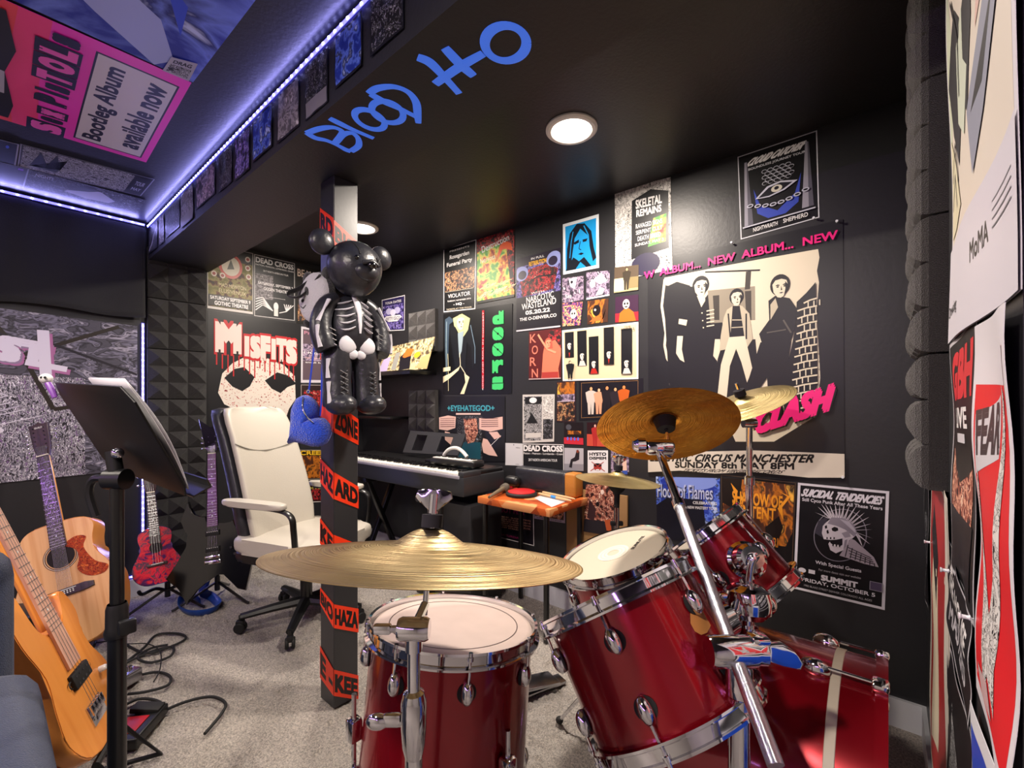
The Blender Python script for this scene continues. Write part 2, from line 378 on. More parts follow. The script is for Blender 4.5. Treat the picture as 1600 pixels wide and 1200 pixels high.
# curtain valance
mb = MB().m('fabric_black'); nx, nz = 70, 16; g = []
for i in range(nx + 1):
    x = -0.5 + 1.135 * i / nx; row = []
    for k in range(nz + 1):
        f = k / nz; zb = 1.635 + 0.018 * (x + 0.5) + 0.012 * math.sin(x * 9)
        z = CEIL - 0.03 - f * (CEIL - 0.03 - zb); y = YA - 0.03 - 0.006 * math.sin(x * 38 + 2 * math.sin(x * 7)) * (1 - 0.5 * f) - 0.012 * f - 0.006 * math.sin(x * 17 + 3 * f)
        row.append(mb._v((x, y, z)))
    g.append(row)
for i in range(nx):
    for k in range(nz): mb._f([g[i][k], g[i + 1][k], g[i + 1][k + 1], g[i][k + 1]])
o = mb.build('curtain'); md = o.modifiers.new('s', 'SOLIDIFY'); md.thickness = 0.003
tag(o, 'black cloth curtain hanging above the large grey poster', 'curtain')
# spray paint on the beam
mat('emissive_blue', '4a80ee', 0.5, emit='3a70ee', es=0.5)  # weak emission added so the lettering stays bright on the dim underside
def strokes(label, lines, r=0.0108):
    mb = MB().m('emissive_blue')
    for l in lines:
        pts = [onz(400 + x / 4, 60 + y / 4, BEAM - 0.0008) for x, y in (spline(l, 5, False) if len(l) < 15 else l)]
        mb.tube(pts, [r * (0.95 + 0.15 * math.sin(i * .35)) for i in range(len(pts))], 8, flat=0.08, upv=Vector((0, 0, 1)))
    return tag(mb.build('graffiti_letter'), label, 'graffiti', 'spray painted letters on the beam')
def oval(cx, cy, rx, ry, rot, a0=0, a1=360):
    c, s_ = math.cos(math.radians(rot)), math.sin(math.radians(rot)); o = []
    for i in range(37):
        a = math.radians(a0 + (a1 - a0) * i / 36); x, y = rx * math.cos(a), ry * math.sin(a); o.append((cx + x * c - y * s_, cy + x * s_ + y * c))
    return o
strokes('blue spray painted letter B nearest the post on the beam', [[(315, 590), (370, 622), (440, 638), (510, 668), (560, 695), (592, 706)], [(318, 592), (400, 564), (480, 556), (535, 578), (530, 610), (497, 652)], [(500, 650), (545, 600), (600, 592), (638, 625), (640, 672), (592, 706)]])
strokes('blue spray painted letter L after the B on the beam', [[(460, 500), (520, 530), (600, 568), (735, 625)]])
strokes('blue spray painted first letter O of the word on the beam', [oval(710, 507, 100, 52, 24)])
strokes('blue spray painted second letter O of the word on the beam', [oval(822, 460, 102, 62, 20)])
strokes('blue spray painted letter D on the beam', [[(705, 345), (760, 312), (860, 302), (950, 335), (1000, 400), (1010, 480), (1015, 530)], [(715, 348), (800, 395), (900, 440), (1010, 495)]])
strokes('blue spray painted letter H on the beam', [[(1010, 118), (1085, 150), (1170, 235), (1270, 345)], [(1120, 285), (1270, 180), (1420, 95)], [(1180, 60), (1280, 165), (1360, 235)]], 0.0125)
strokes('blue spray painted large letter O cut by the frame top', [oval(1560, 30, 130, 110, 0)], 0.0125)
# ---------------------------------------------------------------- posters
N_ = [0]
def poster(label, quad, base, ops, cat='poster', group=None, wave=0.0, name='poster', th=0.0008, freq=(9, 5), lift=0.0):
    """printed sheet on four corners TL, TR, BR, BL; ops draw in unit coordinates (u right, v up)"""
    TL, TR, BR, BL = [Vector(p) for p in quad]
    nrm = (BR - BL).cross(TL - BL).normalized(); w = ((TR - TL).length + (BR - BL).length) / 2; h = ((TL - BL).length + (TR - BR).length) / 2
    N_[0] += 1; lay = [th]
    base0 = 0.0006 + (N_[0] % 4) * 0.0004 + lift
    mb = MB(); bm = mb.bm
    def P(u, v, d): return BL * ((1 - u) * (1 - v)) + BR * (u * (1 - v)) + TL * ((1 - u) * v) + TR * (u * v) + nrm * (base0 + d)
    mb.m(base)
    c8 = [mb._v(P(u, v, d)) for d in (0, th) for u, v in ((0, 0), (1, 0), (1, 1), (0, 1))]
    for q in ((3, 2, 1, 0), (4, 5, 6, 7), (0, 1, 5, 4), (1, 2, 6, 5), (2, 3, 7, 6), (3, 0, 4, 7)): mb._f([c8[i] for i in q])
    def fl(pts, d): mb._f([mb._v(P(min(1, max(0, u)), min(1, max(0, v)), d)) for u, v in pts])
    for op in ops:
        k = op[0]; lay[0] += min(.00012, .007 / len(ops)); d = lay[0]; mb.m(op[6] if k == 't' else op[-1])
        if k == 'r': x0, y0, x1, y1 = op[1:5]; fl([(x0, y0), (x1, y0), (x1, y1), (x0, y1)], d)
        elif k == 'f':
            x0, y0, x1, y1, t_ = op[1:6]; tu = t_ / w; tv = t_ / h
            for a in ((x0, y0, x1, y0 + tv), (x0, y1 - tv, x1, y1), (x0, y0 + tv, x0 + tu, y1 - tv), (x1 - tu, y0 + tv, x1, y1 - tv)): fl([(a[0], a[1]), (a[2], a[1]), (a[2], a[3]), (a[0], a[3])], d)
        elif k == 'p': fl(op[1], d)
        elif k == 'e':
            cx, cy, rx, ry = op[1:5]; fl([(cx + rx * math.cos(a), cy + ry * math.sin(a)) for a in (2 * math.pi * j / 20 for j in range(20))], d)
        elif k == 'l':
            pts, wd = op[1], op[2]
            for (ax, ay), (bx, by) in zip(pts, pts[1:]):
                dx, dy = (bx - ax) * w, (by - ay) * h; L = math.hypot(dx, dy) + 1e-9; nx, ny = -dy / L * wd / 2 / w, dx / L * wd / 2 / h
                fl([(ax + nx, ay + ny), (ax - nx, ay - ny), (bx - nx, by - ny), (bx + nx, by + ny)], d)
        elif k == 't':
            txt, cx, cy, tw, tht = op[1:6]; kw = op[7] if len(op) > 7 else {}
            bo_ = kw.get('b', 0.012); r = text2d(txt, 0.0); sh = kw.get('s', 0); rot = math.radians(kw.get('r', 0)); arc = kw.get('arc', 0)
            if not r: continue
            e_ = (min(.2, bo_ * .8 / r[2]) if r[2] > .2 else 0) * tw * w; e2 = min(.15, bo_ * .8 / r[3]) * tht * h
            for ex, ey in (((0, 0),) if max(e_, e2) < .00012 else ((-e_, -e2), (e_, -e2), (e_, e2), (-e_, e2)) if bo_ < .06 else ((-e_, -e2), (e_, -e2), (e_, e2), (-e_, e2), (0, 0), (-e_, 0), (e_, 0))):
              V = []; d += 1.6e-5
              for x, y in r[0]:
                a, b = (x - .5 + sh * (y - .5)) * tw * (1 - 2 * e_ / (w * tw)) + ex / w, (y - .5) * tht * (1 - 2 * e2 / (h * tht)) + ey / h + arc * (4 * (x - .5) ** 2)
                if rot: a, b = (a * w * math.cos(rot) - b * h * math.sin(rot)) / w, (a * w * math.sin(rot) + b * h * math.cos(rot)) / h
                V.append(mb._v(P(cx + a, cy + b, d)))
              for f in r[1]: mb._f([V[i] for i in f])
            lay[0] = d
    if wave:
        ux = (TR - TL).normalized(); uy = (TL - BL).normalized()
        for dv, L_, n in ((ux, w, 14), (uy, h, 22)):
            for i in range(1, n): bmesh.ops.bisect_plane(bm, geom=bm.verts[:] + bm.edges[:] + bm.faces[:], dist=1e-6, plane_co=BL + dv * (L_ * i / n), plane_no=dv)
        ph = N_[0] * 1.7
        for v in bm.verts:
            r = v.co - BL; a, b = r.dot(ux) / w, r.dot(uy) / h
            v.co += nrm * (wave * (1.0 + 0.6 * math.sin(a * freq[0] + ph) * math.sin(b * freq[1] + ph * .5) + 0.4 * math.sin(b * freq[1] * 2.2 + a * 3 + ph)))
    return tag(mb.build(name, sharp=15, merge=False), label, cat, group)
def qx(TL, TR, BR, BL): return [onx(*p, XB - 0.0002) for p in (TL, TR, BR, BL)]
def qy(TL, TR, BR, BL): return [ony(*p, YA - 0.0002) for p in (TL, TR, BR, BL)]
def qc(TL, TR, BR, BL): return [ony(*p, YC + 0.0002) for p in (TL, TR, BR, BL)]
def qz(TL, TR, BR, BL): return [onz(*p, CEIL - 0.0002) for p in (TL, TR, BR, BL)]
K, WH, CR = '0d0d10', 'e3e0e0', 'd9cdb6'
art('crowd', [(0, '14100e'), (.45, '5a3322'), (.53, 'b98a5e'), (.6, '2a1a14'), (.68, 'd9b48c')], 45)
art('toxic', [(0, '10301c'), (.42, '4f9a3a'), (.5, 'cfd25a'), (.56, 'e08a2c'), (.63, '8c1f1a')], 18, dist=.3, sharp=False)
art('engrave', [(0, 'dad6d2'), (.47, '141416'), (.5, 'dad6d2'), (.54, '141416'), (.57, 'c9c5c1'), (.64, '141416')], 34, dist=2)
art('engrave_fine', [(0, '101012'), (.44, 'c8c6c8'), (.48, '101012'), (.53, 'd6d4d6'), (.56, '19191c'), (.62, 'b9b7ba')], 70, dist=1)
art('engrave_dark', [(0, '0a0a0c'), (.55, '8d8d96'), (.58, '0e0e10'), (.66, 'b5b5be')], 60, dist=2)
art('violet_mix', [(0, '1a1730'), (.44, '4b3f86'), (.52, '8e7fc4'), (.58, '2a2350'), (.66, 'd0c4ea')], 40)
art('blue_mix', [(0, '05071c'), (.44, '15309a'), (.52, '5a7ae0'), (.58, '0a1040'), (.66, 'a8bdf0')], 26, dist=.2, sharp=False)
art('blue_soft', [(0, '0a1048'), (.42, '1c2f9a'), (.52, '6f86e0'), (.62, '12206a'), (.7, 'c9d4f4')], 5, dist=.6, sharp=False)
art('red_mix', [(0, '1c0405'), (.44, '6a1014'), (.52, 'c02a30'), (.58, '3a0608'), (.66, 'e08a7a')], 45)
art('fire_mix', [(0, '0c0806'), (.45, '4a2208'), (.53, 'c4701a'), (.6, '1a0f08'), (.68, 'f0b040')], 20, dist=.5, sharp=False, stretch=(1, 1, .6))
art('flesh_mix', [(0, '2a1412'), (.42, '8a4a3c'), (.5, 'd69a80'), (.56, '6a2f2a'), (.63, 'f0cbb0')], 42)
art('festival', [(0, '1a2040'), (.42, '7a3a8a'), (.5, 'e07a40'), (.56, 'f0d0a0'), (.62, '2a1a30')], 60)
art('grey_photo', [(0, '1c1a1c'), (.42, '5a565a'), (.5, '9a959a'), (.58, '3a363a'), (.66, 'c9c4c6')], 36, sharp=False)
art('mauve_photo', [(0, '2a2230'), (.42, '6f5f78'), (.5, 'a895ac'), (.58, '3f3446'), (.66, 'ded0de')], 36)
art('beige_photo', [(0, '4a3f30'), (.42, '9a8760'), (.5, 'd8c79a'), (.58, '7a6a4a'), (.66, 'efe4c4')], 26)
art('speckle_red', [(0, 'd9d0c4'), (.63, 'b52a2a'), (.68, '3a1010')], 95, detail=3)
art('camo', [(0, '3a2a18'), (.42, '6f6a38'), (.5, '8d8450'), (.56, '5a2a20'), (.63, '2a2414')], 24, sharp=False)
art('metalwork', [(0, '15141c'), (.40, '4a4856'), (.46, '1c1a24'), (.52, '77748a'), (.56, '2a2732'), (.62, 'a8a4b8'), (.7, '3a3644')], 9, dist=1.2, rough=.4, sharp=False, stretch=(1, 1, 2.2))
art('metalwork_fine', [(0, '121018'), (.42, '8a859a'), (.47, '18161e'), (.51, 'e4e0ee'), (.56, '1c1922'), (.62, '7d5f92')], 38, dist=1.5, rough=.4, stretch=(2.2, 1, 1))
art('magenta_work', [(0, '2a1030'), (.42, '8a3a8e'), (.48, 'c98fd0'), (.53, '4a2050'), (.6, 'd9c0e4')], 22, dist=3, rough=.3)
art('bricks_bw', [(0, '0d0d10'), (.5, '0d0d10'), (.56, 'd9cdb6')], 70, 'wave', dist=2, stretch=(.3, .3, 1))
def border(c=WH, t=.006, i=0.0): return [('f', i, i, 1 - i, 1 - i, t, c)]
def lines(txts, x, y, w, h, dy, c): return [('t', t, x, y - i * dy, w * (0.75 + .25 * ((i * 7) % 3) / 2), h, c) for i, t in enumerate(txts)]
def person(x, y, s, skin, coat, hair='14100e', ar=1.0):
    """small printed standing figure, feet at y, height s"""
    k = s * ar
    return [('p', [(x - .1 * k, y), (x - .02 * k, y), (x, y + .4 * s), (x + .02 * k, y), (x + .1 * k, y), (x + .13 * k, y + .5 * s), (x - .13 * k, y + .5 * s)], coat),
            ('p', [(x - .14 * k, y + .42 * s), (x + .14 * k, y + .42 * s), (x + .2 * k, y + .78 * s), (x + .07 * k, y + .84 * s), (x - .07 * k, y + .84 * s), (x - .2 * k, y + .78 * s)], coat),
            ('e', x, y + .92 * s, .065 * k, .085 * s, hair), ('e', x + .005, y + .9 * s, .05 * k, .065 * s, skin)]
def px_map(q, ax='y'):
    TL, TR, BR, BL = [Vector(p) for p in q]
    def f(px, py):
        if ax == 'y': p = onx(px, py, XB); u = (BL.y - p.y) / (BL.y - BR.y)
        else: p = ony(px, py, YA); u = (p.x - BL.x) / (BR.x - BL.x)
        lo = BL.z + (BR.z - BL.z) * u; hi = TL.z + (TR.z - TL.z) * u; return (u, (p.z - lo) / (hi - lo))
    return f
def pol(f, pts, c, ox=0, oy=0, k=1): return ('p', [f(ox + x * k, oy + y * k) for x, y in pts], c)
def face(cx, cy, rx, ry, skin, dark, hair=None, turn=0.15, long_=0):
    h = hair or dark
    o = [('e', cx, cy + ry * .22, rx * 1.12, ry * 1.02, h)]
    if long_: o.append(('p', [(cx - rx * 1.15, cy + ry * .3), (cx + rx * 1.15, cy + ry * .3), (cx + rx * 1.35, cy - ry * long_), (cx - rx * 1.35, cy - ry * long_)], h))
    o += [('p', [(cx + rx * x, cy + ry * y) for x, y in ((-.85, .35), (-.5, .72), (.2, .78), (.75, .6), (.88, .2), (.8, -.35), (.45, -.85), (.1, -1), (-.3, -.9), (-.72, -.4))], skin)]
    for s_ in (-1, 1):
        o += [('p', [(cx + rx * (turn + s_ * .4 + x), cy + ry * y) for x, y in ((-.24, .22), (0, .3), (.24, .22), (.2, .16), (-.2, .16))], dark), ('e', cx + rx * (turn + s_ * .4), cy + ry * .06, rx * .15, ry * .07, dark)]
    o += [('p', [(cx + rx * (turn + x), cy + ry * y) for x, y in ((0, .1), (.12, -.28), (-.06, -.3))], dark), ('p', [(cx + rx * (turn + x), cy + ry * y) for x, y in ((-.26, -.52), (0, -.47), (.28, -.52), (.02, -.6))], dark), ('p', [(cx + rx * x, cy + ry * y) for x, y in ((.6, .5), (.88, .2), (.8, -.35), (.45, -.85), (.62, -.2))], h)]
    return o
# ---- right wall, left to right
poster('purple gig flyer with white border left of the grey foam panel', qx((597, 468.7), (633, 461), (632.5, 516), (597, 518)), '2c2550', border() + [('r', .06, .05, .94, .95, 'violet_mix'), ('r', .06, .78, .94, .95, '2c2550'), ('t', 'TOUR DATES', .5, .86, .7, .07, WH), ('e', .32, .6, .13, .1, 'b9b4d8'), ('e', .68, .6, .13, .1, 'b9b4d8'), ('e', .5, .55, .12, .1, 'd8d4ea'), ('p', [(.12, .4), (.3, .28), (.7, .28), (.88, .4), (.8, .46), (.2, .46)], WH), ('t', 'FIFTY GIGS', .5, .37, .6, .1, '2c2550')])
poster('narrow black poster with brown crowd picture and white border beside the green one', qx((693.5, 389.4), (744.6, 373.8), (742.9, 483), (693.5, 488)), K, border() + [('r', .04, .32, .96, .62, 'crowd'), ('t', 'PRESENTS', .5, .93, .6, .025, WH), ('t', 'Rosegarden', .5, .83, .6, .08, WH, {'b': .03}), ('t', 'Funeral Party', .5, .72, .78, .08, WH, {'b': .03}), ('l', [(.06, .31), (.94, .31)], .002, CR), ('t', 'VIOLATOR', .5, .24, .7, .06, WH, {'b': 0}), ('t', 'TUESDAY, NOVEMBER 29TH', .5, .16, .74, .025, WH), ('t', '- HQ -', .5, .1, .34, .045, WH, {'b': .03}), ('t', 'TICKETS AT THE DOOR', .5, .035, .8, .02, CR)])
poster('green and orange poster with red corner, under the ceiling', qx((746, 375), (804, 357), (804, 464), (746, 475)), '0f2416', [('r', 0, 0, 1, 1, 'toxic'), ('p', [(0, 1), (0, .8), (.5, .86), (.8, .75), (.9, .2), (1, .1), (1, 1)], 'red_mix'), ('p', [(.62, .8), (.75, .86), (.92, .8), (.96, .68), (.82, .73), (.7, .74), (.6, .62), (.58, .7)], 'e0561a'), ('t', 'Destruction', .5, .86, .74, .1, WH, {'r': 8}), ('t', 'Nervosa', .3, .66, .42, .08, 'd8d0a8', {'r': 4}), ('t', '05.09 - LIVE', .5, .24, .7, .06, 'd8d890', {'s': .3}), ('t', 'THE O - DENVER - CO', .52, .13, .86, .08, 'e4e0b0', {'s': .3, 'r': 3}), ('r', 0, 0, 1, .04, '14140f')])
poster('glossy black poster with pale dancing figure and tall green vertical lettering', qx((693, 491), (801, 474), (800, 615), (693, 616)), '0c0d10', [
    ('p', [(.03, .93), (.1, .96), (.18, .9), (.1, .86), (.08, .4), (.05, .2), (.03, .5)], '3a4a5a'), ('p', [(.16, .93), (.3, .97), (.42, .9), (.38, .72), (.3, .68), (.2, .74)], 'c9c98a'), *face(.28, .86, .07, .085, 'e4deb4', '23261c', 'c9c98a', long_=.8), ('p', [(.1, .86), (.2, .82), (.3, .66), (.44, .82), (.5, .6), (.5, .36), (.46, .3), (.44, .55), (.38, .62), (.36, .3), (.2, .3), (.14, .6)], '14171c'),
    ('p', [(.24, .74), (.33, .76), (.3, .52), (.26, .44)], '8fa0a8'), ('l', [(.43, .82), (.5, .55), (.5, .36)], .006, '6a7f90'), ('l', [(.06, .9), (.05, .3)], .004, '9ab0b8'), ('l', [(.08, .5), (.09, .04)], .004, 'd8d0a8'), ('p', [(.0, .22), (.13, .26), (.26, .33), (.28, .36), (.25, .29), (.1, .19), (0, .14)], 'e4d8b0'), ('l', [(.27, .5), (.28, .34), (.36, .24)], .006, 'ddd2b4'), ('p', [(.34, .25), (.42, .2), (.38, .1), (.34, 0), (.28, 0), (.36, .14)], 'e4d8b0'), ('p', [(0, .33), (.12, .34), (.12, .29), (0, .28)], 'e4d8b0'),
    ('r', .6, .06, .63, .97, 'b01224'), ('t', 'ROCK AND ROLL IN CONCERT', .615, .5, .8, .016, WH, {'r': 90}),
    *[('t', c, .82, y, .15, .15, '3fc06a', {'b': .07}) for c, y in (('d', .86), ('o', .68), ('o', .5), ('r', .31), ('s', .12))], *[('l', [(.76, y + .05), (.88, y - .05)], .004, '0c0d10') for y in (.68, .5)], ('l', [(.74, .12), (.9, .12)], .004, '0c0d10')], wave=.0015)
poster('purple and black poster with curling waves dated 05.20.22', qx((807.5, 405), (876, 387), (876, 511), (807.5, 518.5)), '1c1426', [('r', 0, .45, 1, .88, 'violet_mix'), ('p', [(.15, .46), (.85, .5), (.95, .75), (.7, .84), (.3, .82), (.08, .7)], 'red_mix'), ('e', .12, .78, .16, .1, '8a93c8'), ('e', .14, .76, .1, .06, '241a34'), ('e', .86, .88, .16, .1, '8a93c8'), ('e', .84, .86, .1, .06, '241a34'), ('l', [(.2, .62), (.5, .7), (.85, .68)], .008, '0c0a14'), ('t', 'IN FULL', .5, .95, .3, .03, WH), ('t', 'RETRIBUTION', .5, .885, .4, .06, 'e0a82c', {'b': .04}), ('r', 0, 0, 1, .46, '17131c'), ('t', 'WITH', .5, .49, .3, .025, WH), ('t', 'NARCOTIC', .55, .42, .62, .08, WH, {'r': 3}), ('t', 'WASTELAND', .52, .335, .78, .085, WH, {'r': 2}), ('t', '05.20.22', .5, .24, .56, .055, WH, {'b': .04}), ('t', 'THE O-DENVER,CO', .5, .155, .84, .05, WH, {'b': .03}), ('r', 0, 0, 1, .02, 'c9c4cc')])
poster('blue and black stencil portrait of a long haired person with white border', qx((880, 351), (936, 334.6), (936.6, 418.5), (880.4, 429.6)), 'dfe6ea', [('r', .07, .06, .93, .94, '1b93d6'), ('p', [(.22, .1), (.1, .06), (.12, .5), (.2, .78), (.4, .93), (.62, .9), (.8, .72), (.86, .4), (.93, .2), (.84, .14), (.76, .4), (.7, .66), (.5, .82), (.34, .66), (.28, .4)], '0d1420'), ('p', [(.3, .58), (.46, .62), (.46, .56), (.34, .54)], '0d1420'), ('p', [(.56, .6), (.7, .6), (.66, .55), (.57, .55)], '0d1420'), ('l', [(.5, .58), (.46, .44), (.52, .41)], .004, '0d1420'), ('p', [(.43, .34), (.52, .36), (.6, .33), (.52, .31)], '0d1420'), ('p', [(.07, .06), (.3, .3), (.46, .2), (.6, .26), (.8, .06)], '0d1420'), ('p', [(.36, .06), (.5, .18), (.66, .06)], '1b93d6'), ('l', [(.6, .86), (.72, .66), (.74, .4)], .006, '1b93d6'), ('l', [(.3, .8), (.24, .6), (.2, .3)], .005, '1b93d6')], wave=.001)
poster('white and black festival poster crowded with ornament, under the ceiling right of the blue portrait', qx((961, 298), (1048, 277), (1051, 421), (962, 440)), 'd4d0cc', [('r', 0, 0, 1, 1, 'engrave'), ('p', [(.3, .2), (.95, .24), (.96, .86), (.66, .92), (.32, .84)], '16161a'), ('p', [(.6, .3), (.9, .32), (.92, .62), (.7, .6)], 'toxic'), ('t', 'SKELETAL', .62, .79, .46, .1, WH, {'b': .04}), ('t', 'REMAINS', .62, .69, .44, .08, WH, {'b': .04}), ('t', 'RAVAGED SIGNS', .62, .55, .46, .05, WH), ('t', 'SERPENT CULT', .62, .48, .46, .045, WH), ('t', 'DEATH BREED', .62, .41, .4, .05, WH), ('t', 'SUNDAY, MAY 2', .62, .345, .5, .035, WH), ('e', .55, .12, .25, .12, '2a2540')])
sq = 'small square prints on the right wall'
poster('small mauve print with tilted face, left of two mauve prints', qx((879, 435), (912, 431), (912, 468.5), (879, 474)), 'a591a8', [('r', 0, 0, 1, 1, 'mauve_photo'), ('p', [(.3, .95), (.7, .98), (.6, .5), (.38, .62)], 'efe6ee'), ('e', .45, .8, .06, .06, '241d2a'), ('t', 'Sea', .3, .25, .3, .16, WH)], 'print', sq)
poster('small mauve print with white faces and white lower edge, right of two mauve prints', qx((916.4, 426), (953, 422.7), (952.5, 462), (916.4, 468.5)), 'e0d6e0', [('r', 0, .06, 1, 1, 'mauve_photo'), ('p', [(.3, .7), (.65, .95), (.9, .6), (.6, .5)], 'efe6ee'), ('e', .28, .55, .12, .14, 'efe6ee'), ('p', [(.4, .1), (.6, .4), (.8, .3), (.7, .1)], 'efe6ee')], 'print', sq)
poster('beige photograph print of a standing person below the ornamental festival poster', qx((961, 418.5), (998.7, 414), (997.7, 453), (960, 458)), 'b5a67c', [('r', 0, .05, .45, .55, 'e4d8a8'), ('r', .6, .1, 1, .62, '8a7a54'), ('r', 0, .55, 1, 1, '57493a')] + person(.52, .06, .9, 'caa27a', '3a3226'), 'print', sq, lift=.003)
poster('small colourful festival print with a white skull, leftmost of its row', qx((879.4, 473.7), (910.8, 471.6), (907, 508), (879.4, 510)), '7a3a5a', [('r', 0, 0, 1, 1, 'festival'), ('e', .58, .5, .17, .2, 'efe8e0'), ('e', .52, .52, .04, .05, K), ('e', .64, .52, .04, .05, K)], 'print', sq)
poster('small orange and red crowd print with a dark masked face', qx((918.5, 470.6), (950.8, 466.4), (949.4, 503), (918, 507)), 'a04a2a', [('r', 0, 0, 1, 1, 'fire_mix'), ('e', .45, .55, .2, .24, '1a1216'), ('e', .38, .58, .05, .05, WH), ('p', [(.1, .1), (.4, .3), (.8, .2), (.9, .6), (.7, .1)], 'd86a30')], 'print', sq)
poster('small purple print with a skull faced red figure at the right of its row', qx((961.6, 464.4), (997.7, 460), (997.7, 501), (961.6, 504)), '3a1c38', [('r', 0, 0, 1, .35, 'a82030'), ('p', [(.15, .0), (.2, .35), (.4, .5), (.6, .5), (.8, .35), (.9, 0)], 'b06a20'), ('e', .48, .68, .15, .19, 'ece2d2'), ('e', .42, .7, .04, .05, K), ('e', .54, .7, .04, .05, K), ('r', .42, .55, .54, .6, K)], 'print', sq)
cof = [('r', .02, .03, .98, .97, 'd9c7a4')]
for i, (x, y0, y1) in enumerate(((.04, .45, .95), (.22, .28, .95), (.38, .12, .82), (.58, .28, .96), (.8, .1, .9))):
    cof += [('r', x, y0, x + .13, y1, '17171b'), *face(x + .065, y0 + .18 + .05 * (i == 0), .034, .075, 'e0d6cc', '17171b'), ('p', [(x + .02, y0), (x + .04, y0 + .1), (x + .09, y0 + .1), (x + .12, y0)], ['17171b', 'c9c4c0', 'b02a22', '17171b', 'd0ccc6'][i])]
    if i in (0, 3): cof.append(('p', [(x + .055, y0 + .1), (x + .075, y0 + .1), (x + .065, y0)], 'b02a22'))
poster('cream poster of five black upright panels with pale faces', qx((878.5, 516.4), (997.7, 503), (997.7, 592.3), (879.6, 595.4)), WH, cof + person(.12, .05, .34, 'd8c0a0', '1a1a1e', ar=.9) + [('t', 'THE', .88, .93, .08, .03, K), ('t', 'SPECIALS', .88, .89, .16, .04, K)])
poster('red and orange poster of a shirtless singer with vertical letters', qx((826.9, 518.5), (877, 512.3), (877, 591.7), (826.9, 593.3)), '5a1a1a', [('p', [(.4, 0), (.45, .5), (.5, .7), (.6, .85), (.8, .95), (1, .8), (1, .45), (.92, .2), (.95, 0)], 'd8765a'), ('p', [(.45, .66), (.7, .98), (1, .95), (1, .6), (.82, .78), (.6, .72)], 'red_mix'), *face(.62, .72, .1, .09, 'e89a78', '5a1a14', 'c25a48', long_=1.2), ('l', [(.3, .92), (.45, .75), (.6, .6), (.85, .52)], .012, 'e89a78'), ('r', .42, 0, .92, .14, 'a83a34'), *[('t', c, .14 + .06 * (i % 2), .85 - .24 * i, .2, .18, 'e07a66') for i, c in enumerate('KORN')], ('r', 0, 0, 1, .02, 'b9a0a0')])
poster('dark poster of five people grouped under thin gold frame', qx((905, 595.4), (1005, 591), (1005, 652), (905, 657)), '17141c', [('f', .04, .06, .93, .95, .0015, 'a87a4a')] + sum([person(.2 + .13 * i, .14, .72 - .05 * (i % 2), ['e0a878', 'e8b890', 'd89060', 'e0a878', 'd88a50'][i], ['c9bdb4', 'd89a7a', '201a20', '2a2228', 'c05a20'][i], ar=.62) for i in range(5)], []))
poster('narrow stadium crowd print left of the five people poster', qx((870, 596.5), (899.8, 594.4), (899.8, 660), (869.6, 659)), '2a1a22', [('r', .05, .03, .95, .5, 'crowd'), ('r', .05, .5, .95, .68, 'mauve_photo'), ('r', .05, .68, .95, .97, 'fire_mix'), ('l', [(.05, .5), (.95, .52)], .003, 'd0c0d0')])
poster('black and white collage flyer pinned above the black flyer with bold white heading', qx((817, 616.7), (866.9, 616), (866, 690), (817, 692)), 'c4c0bc', [('r', .04, .04, .62, .96, 'engrave_fine'), ('r', .66, .5, .96, .96, 'engrave'), ('r', .66, .06, .96, .48, 'engrave_dark'), ('r', .08, .8, .6, .95, '1a1a1c'), ('e', .34, .88, .12, .06, WH), ('r', .1, .1, .6, .2, 'c4c0bc'), ('p', [(.12, .4), (.3, .62), (.5, .4)], '17171a')])
poster('black poster headed in teal letters behind the keyboard', qx((687, 619.4), (789.4, 619.4), (790, 721), (687, 722)), '16161a', [('t', '+EYEHATEGOD+', .5, .82, .72, .09, '3f98a8', {'b': .03}), ('r', .28, .72, .66, .745, 'd8b8b0'), ('r', .3, .02, .68, .7, 'engrave_dark'), ('r', .32, .04, .66, .3, '1d4a58'), ('p', [(.4, .66), (.6, .66), (.62, .45), (.56, .3), (.46, .28), (.42, .5)], 'flesh_mix'),
    ('p', [(.0, .68), (.15, .71), (.28, .69), (.27, .52), (.14, .48), (0, .5)], 'd8b0a4'), ('p', [(.64, .67), (.8, .66), (.97, .69), (.97, .5), (.8, .46), (.64, .5)], 'd8b0a4'), *[('l', [(x0, .66 - .03 * i), (x0 + .24, .665 - .03 * i)], .003, '5a3030') for x0 in (.02, .67) for i in range(5)], ('p', [(.1, .47), (.18, .45), (.24, .36), (.3, .34), (.2, .26), (.1, .34)], 'd8b0a4'), ('p', [(.7, .36), (.76, .34), (.84, .2), (.9, .08), (.78, .1), (.7, .14), (.68, .26)], 'd8b0a4'), ('l', [(.8, .24), (.95, .4)], .003, WH), ('p', [(.78, .45), (.9, .46), (.95, .38), (.86, .34)], 'd8b0a4')], wave=.001)
poster('blank white paper pinned low on the wall right of the keyboard music rest', qx((789.8, 692), (816.5, 693), (816.5, 727.7), (789.8, 726.7)), 'c9c8cc', [('t', 'MENU', .75, .8, .25, .05, '55555a'), ('l', [(.6, .06), (.8, .06)], .002, '77777a'), ('e', .5, .93, .03, .025, '55555a')], 'paper')
poster('black flyer with bold white heading just above the small table', qx((817, 693), (881, 694.4), (881.6, 745), (817, 743)), '1a1b1f', border(t=.004) + [('t', 'DEAD CROSS', .5, .86, .95, .19, WH, {'b': .05}), ('t', 'Patton - Pearson - Lombardo - Crain', .5, .7, .95, .06, WH), ('t', '2017 NORTH AMERICAN TOUR', .5, .5, .7, .08, WH)])
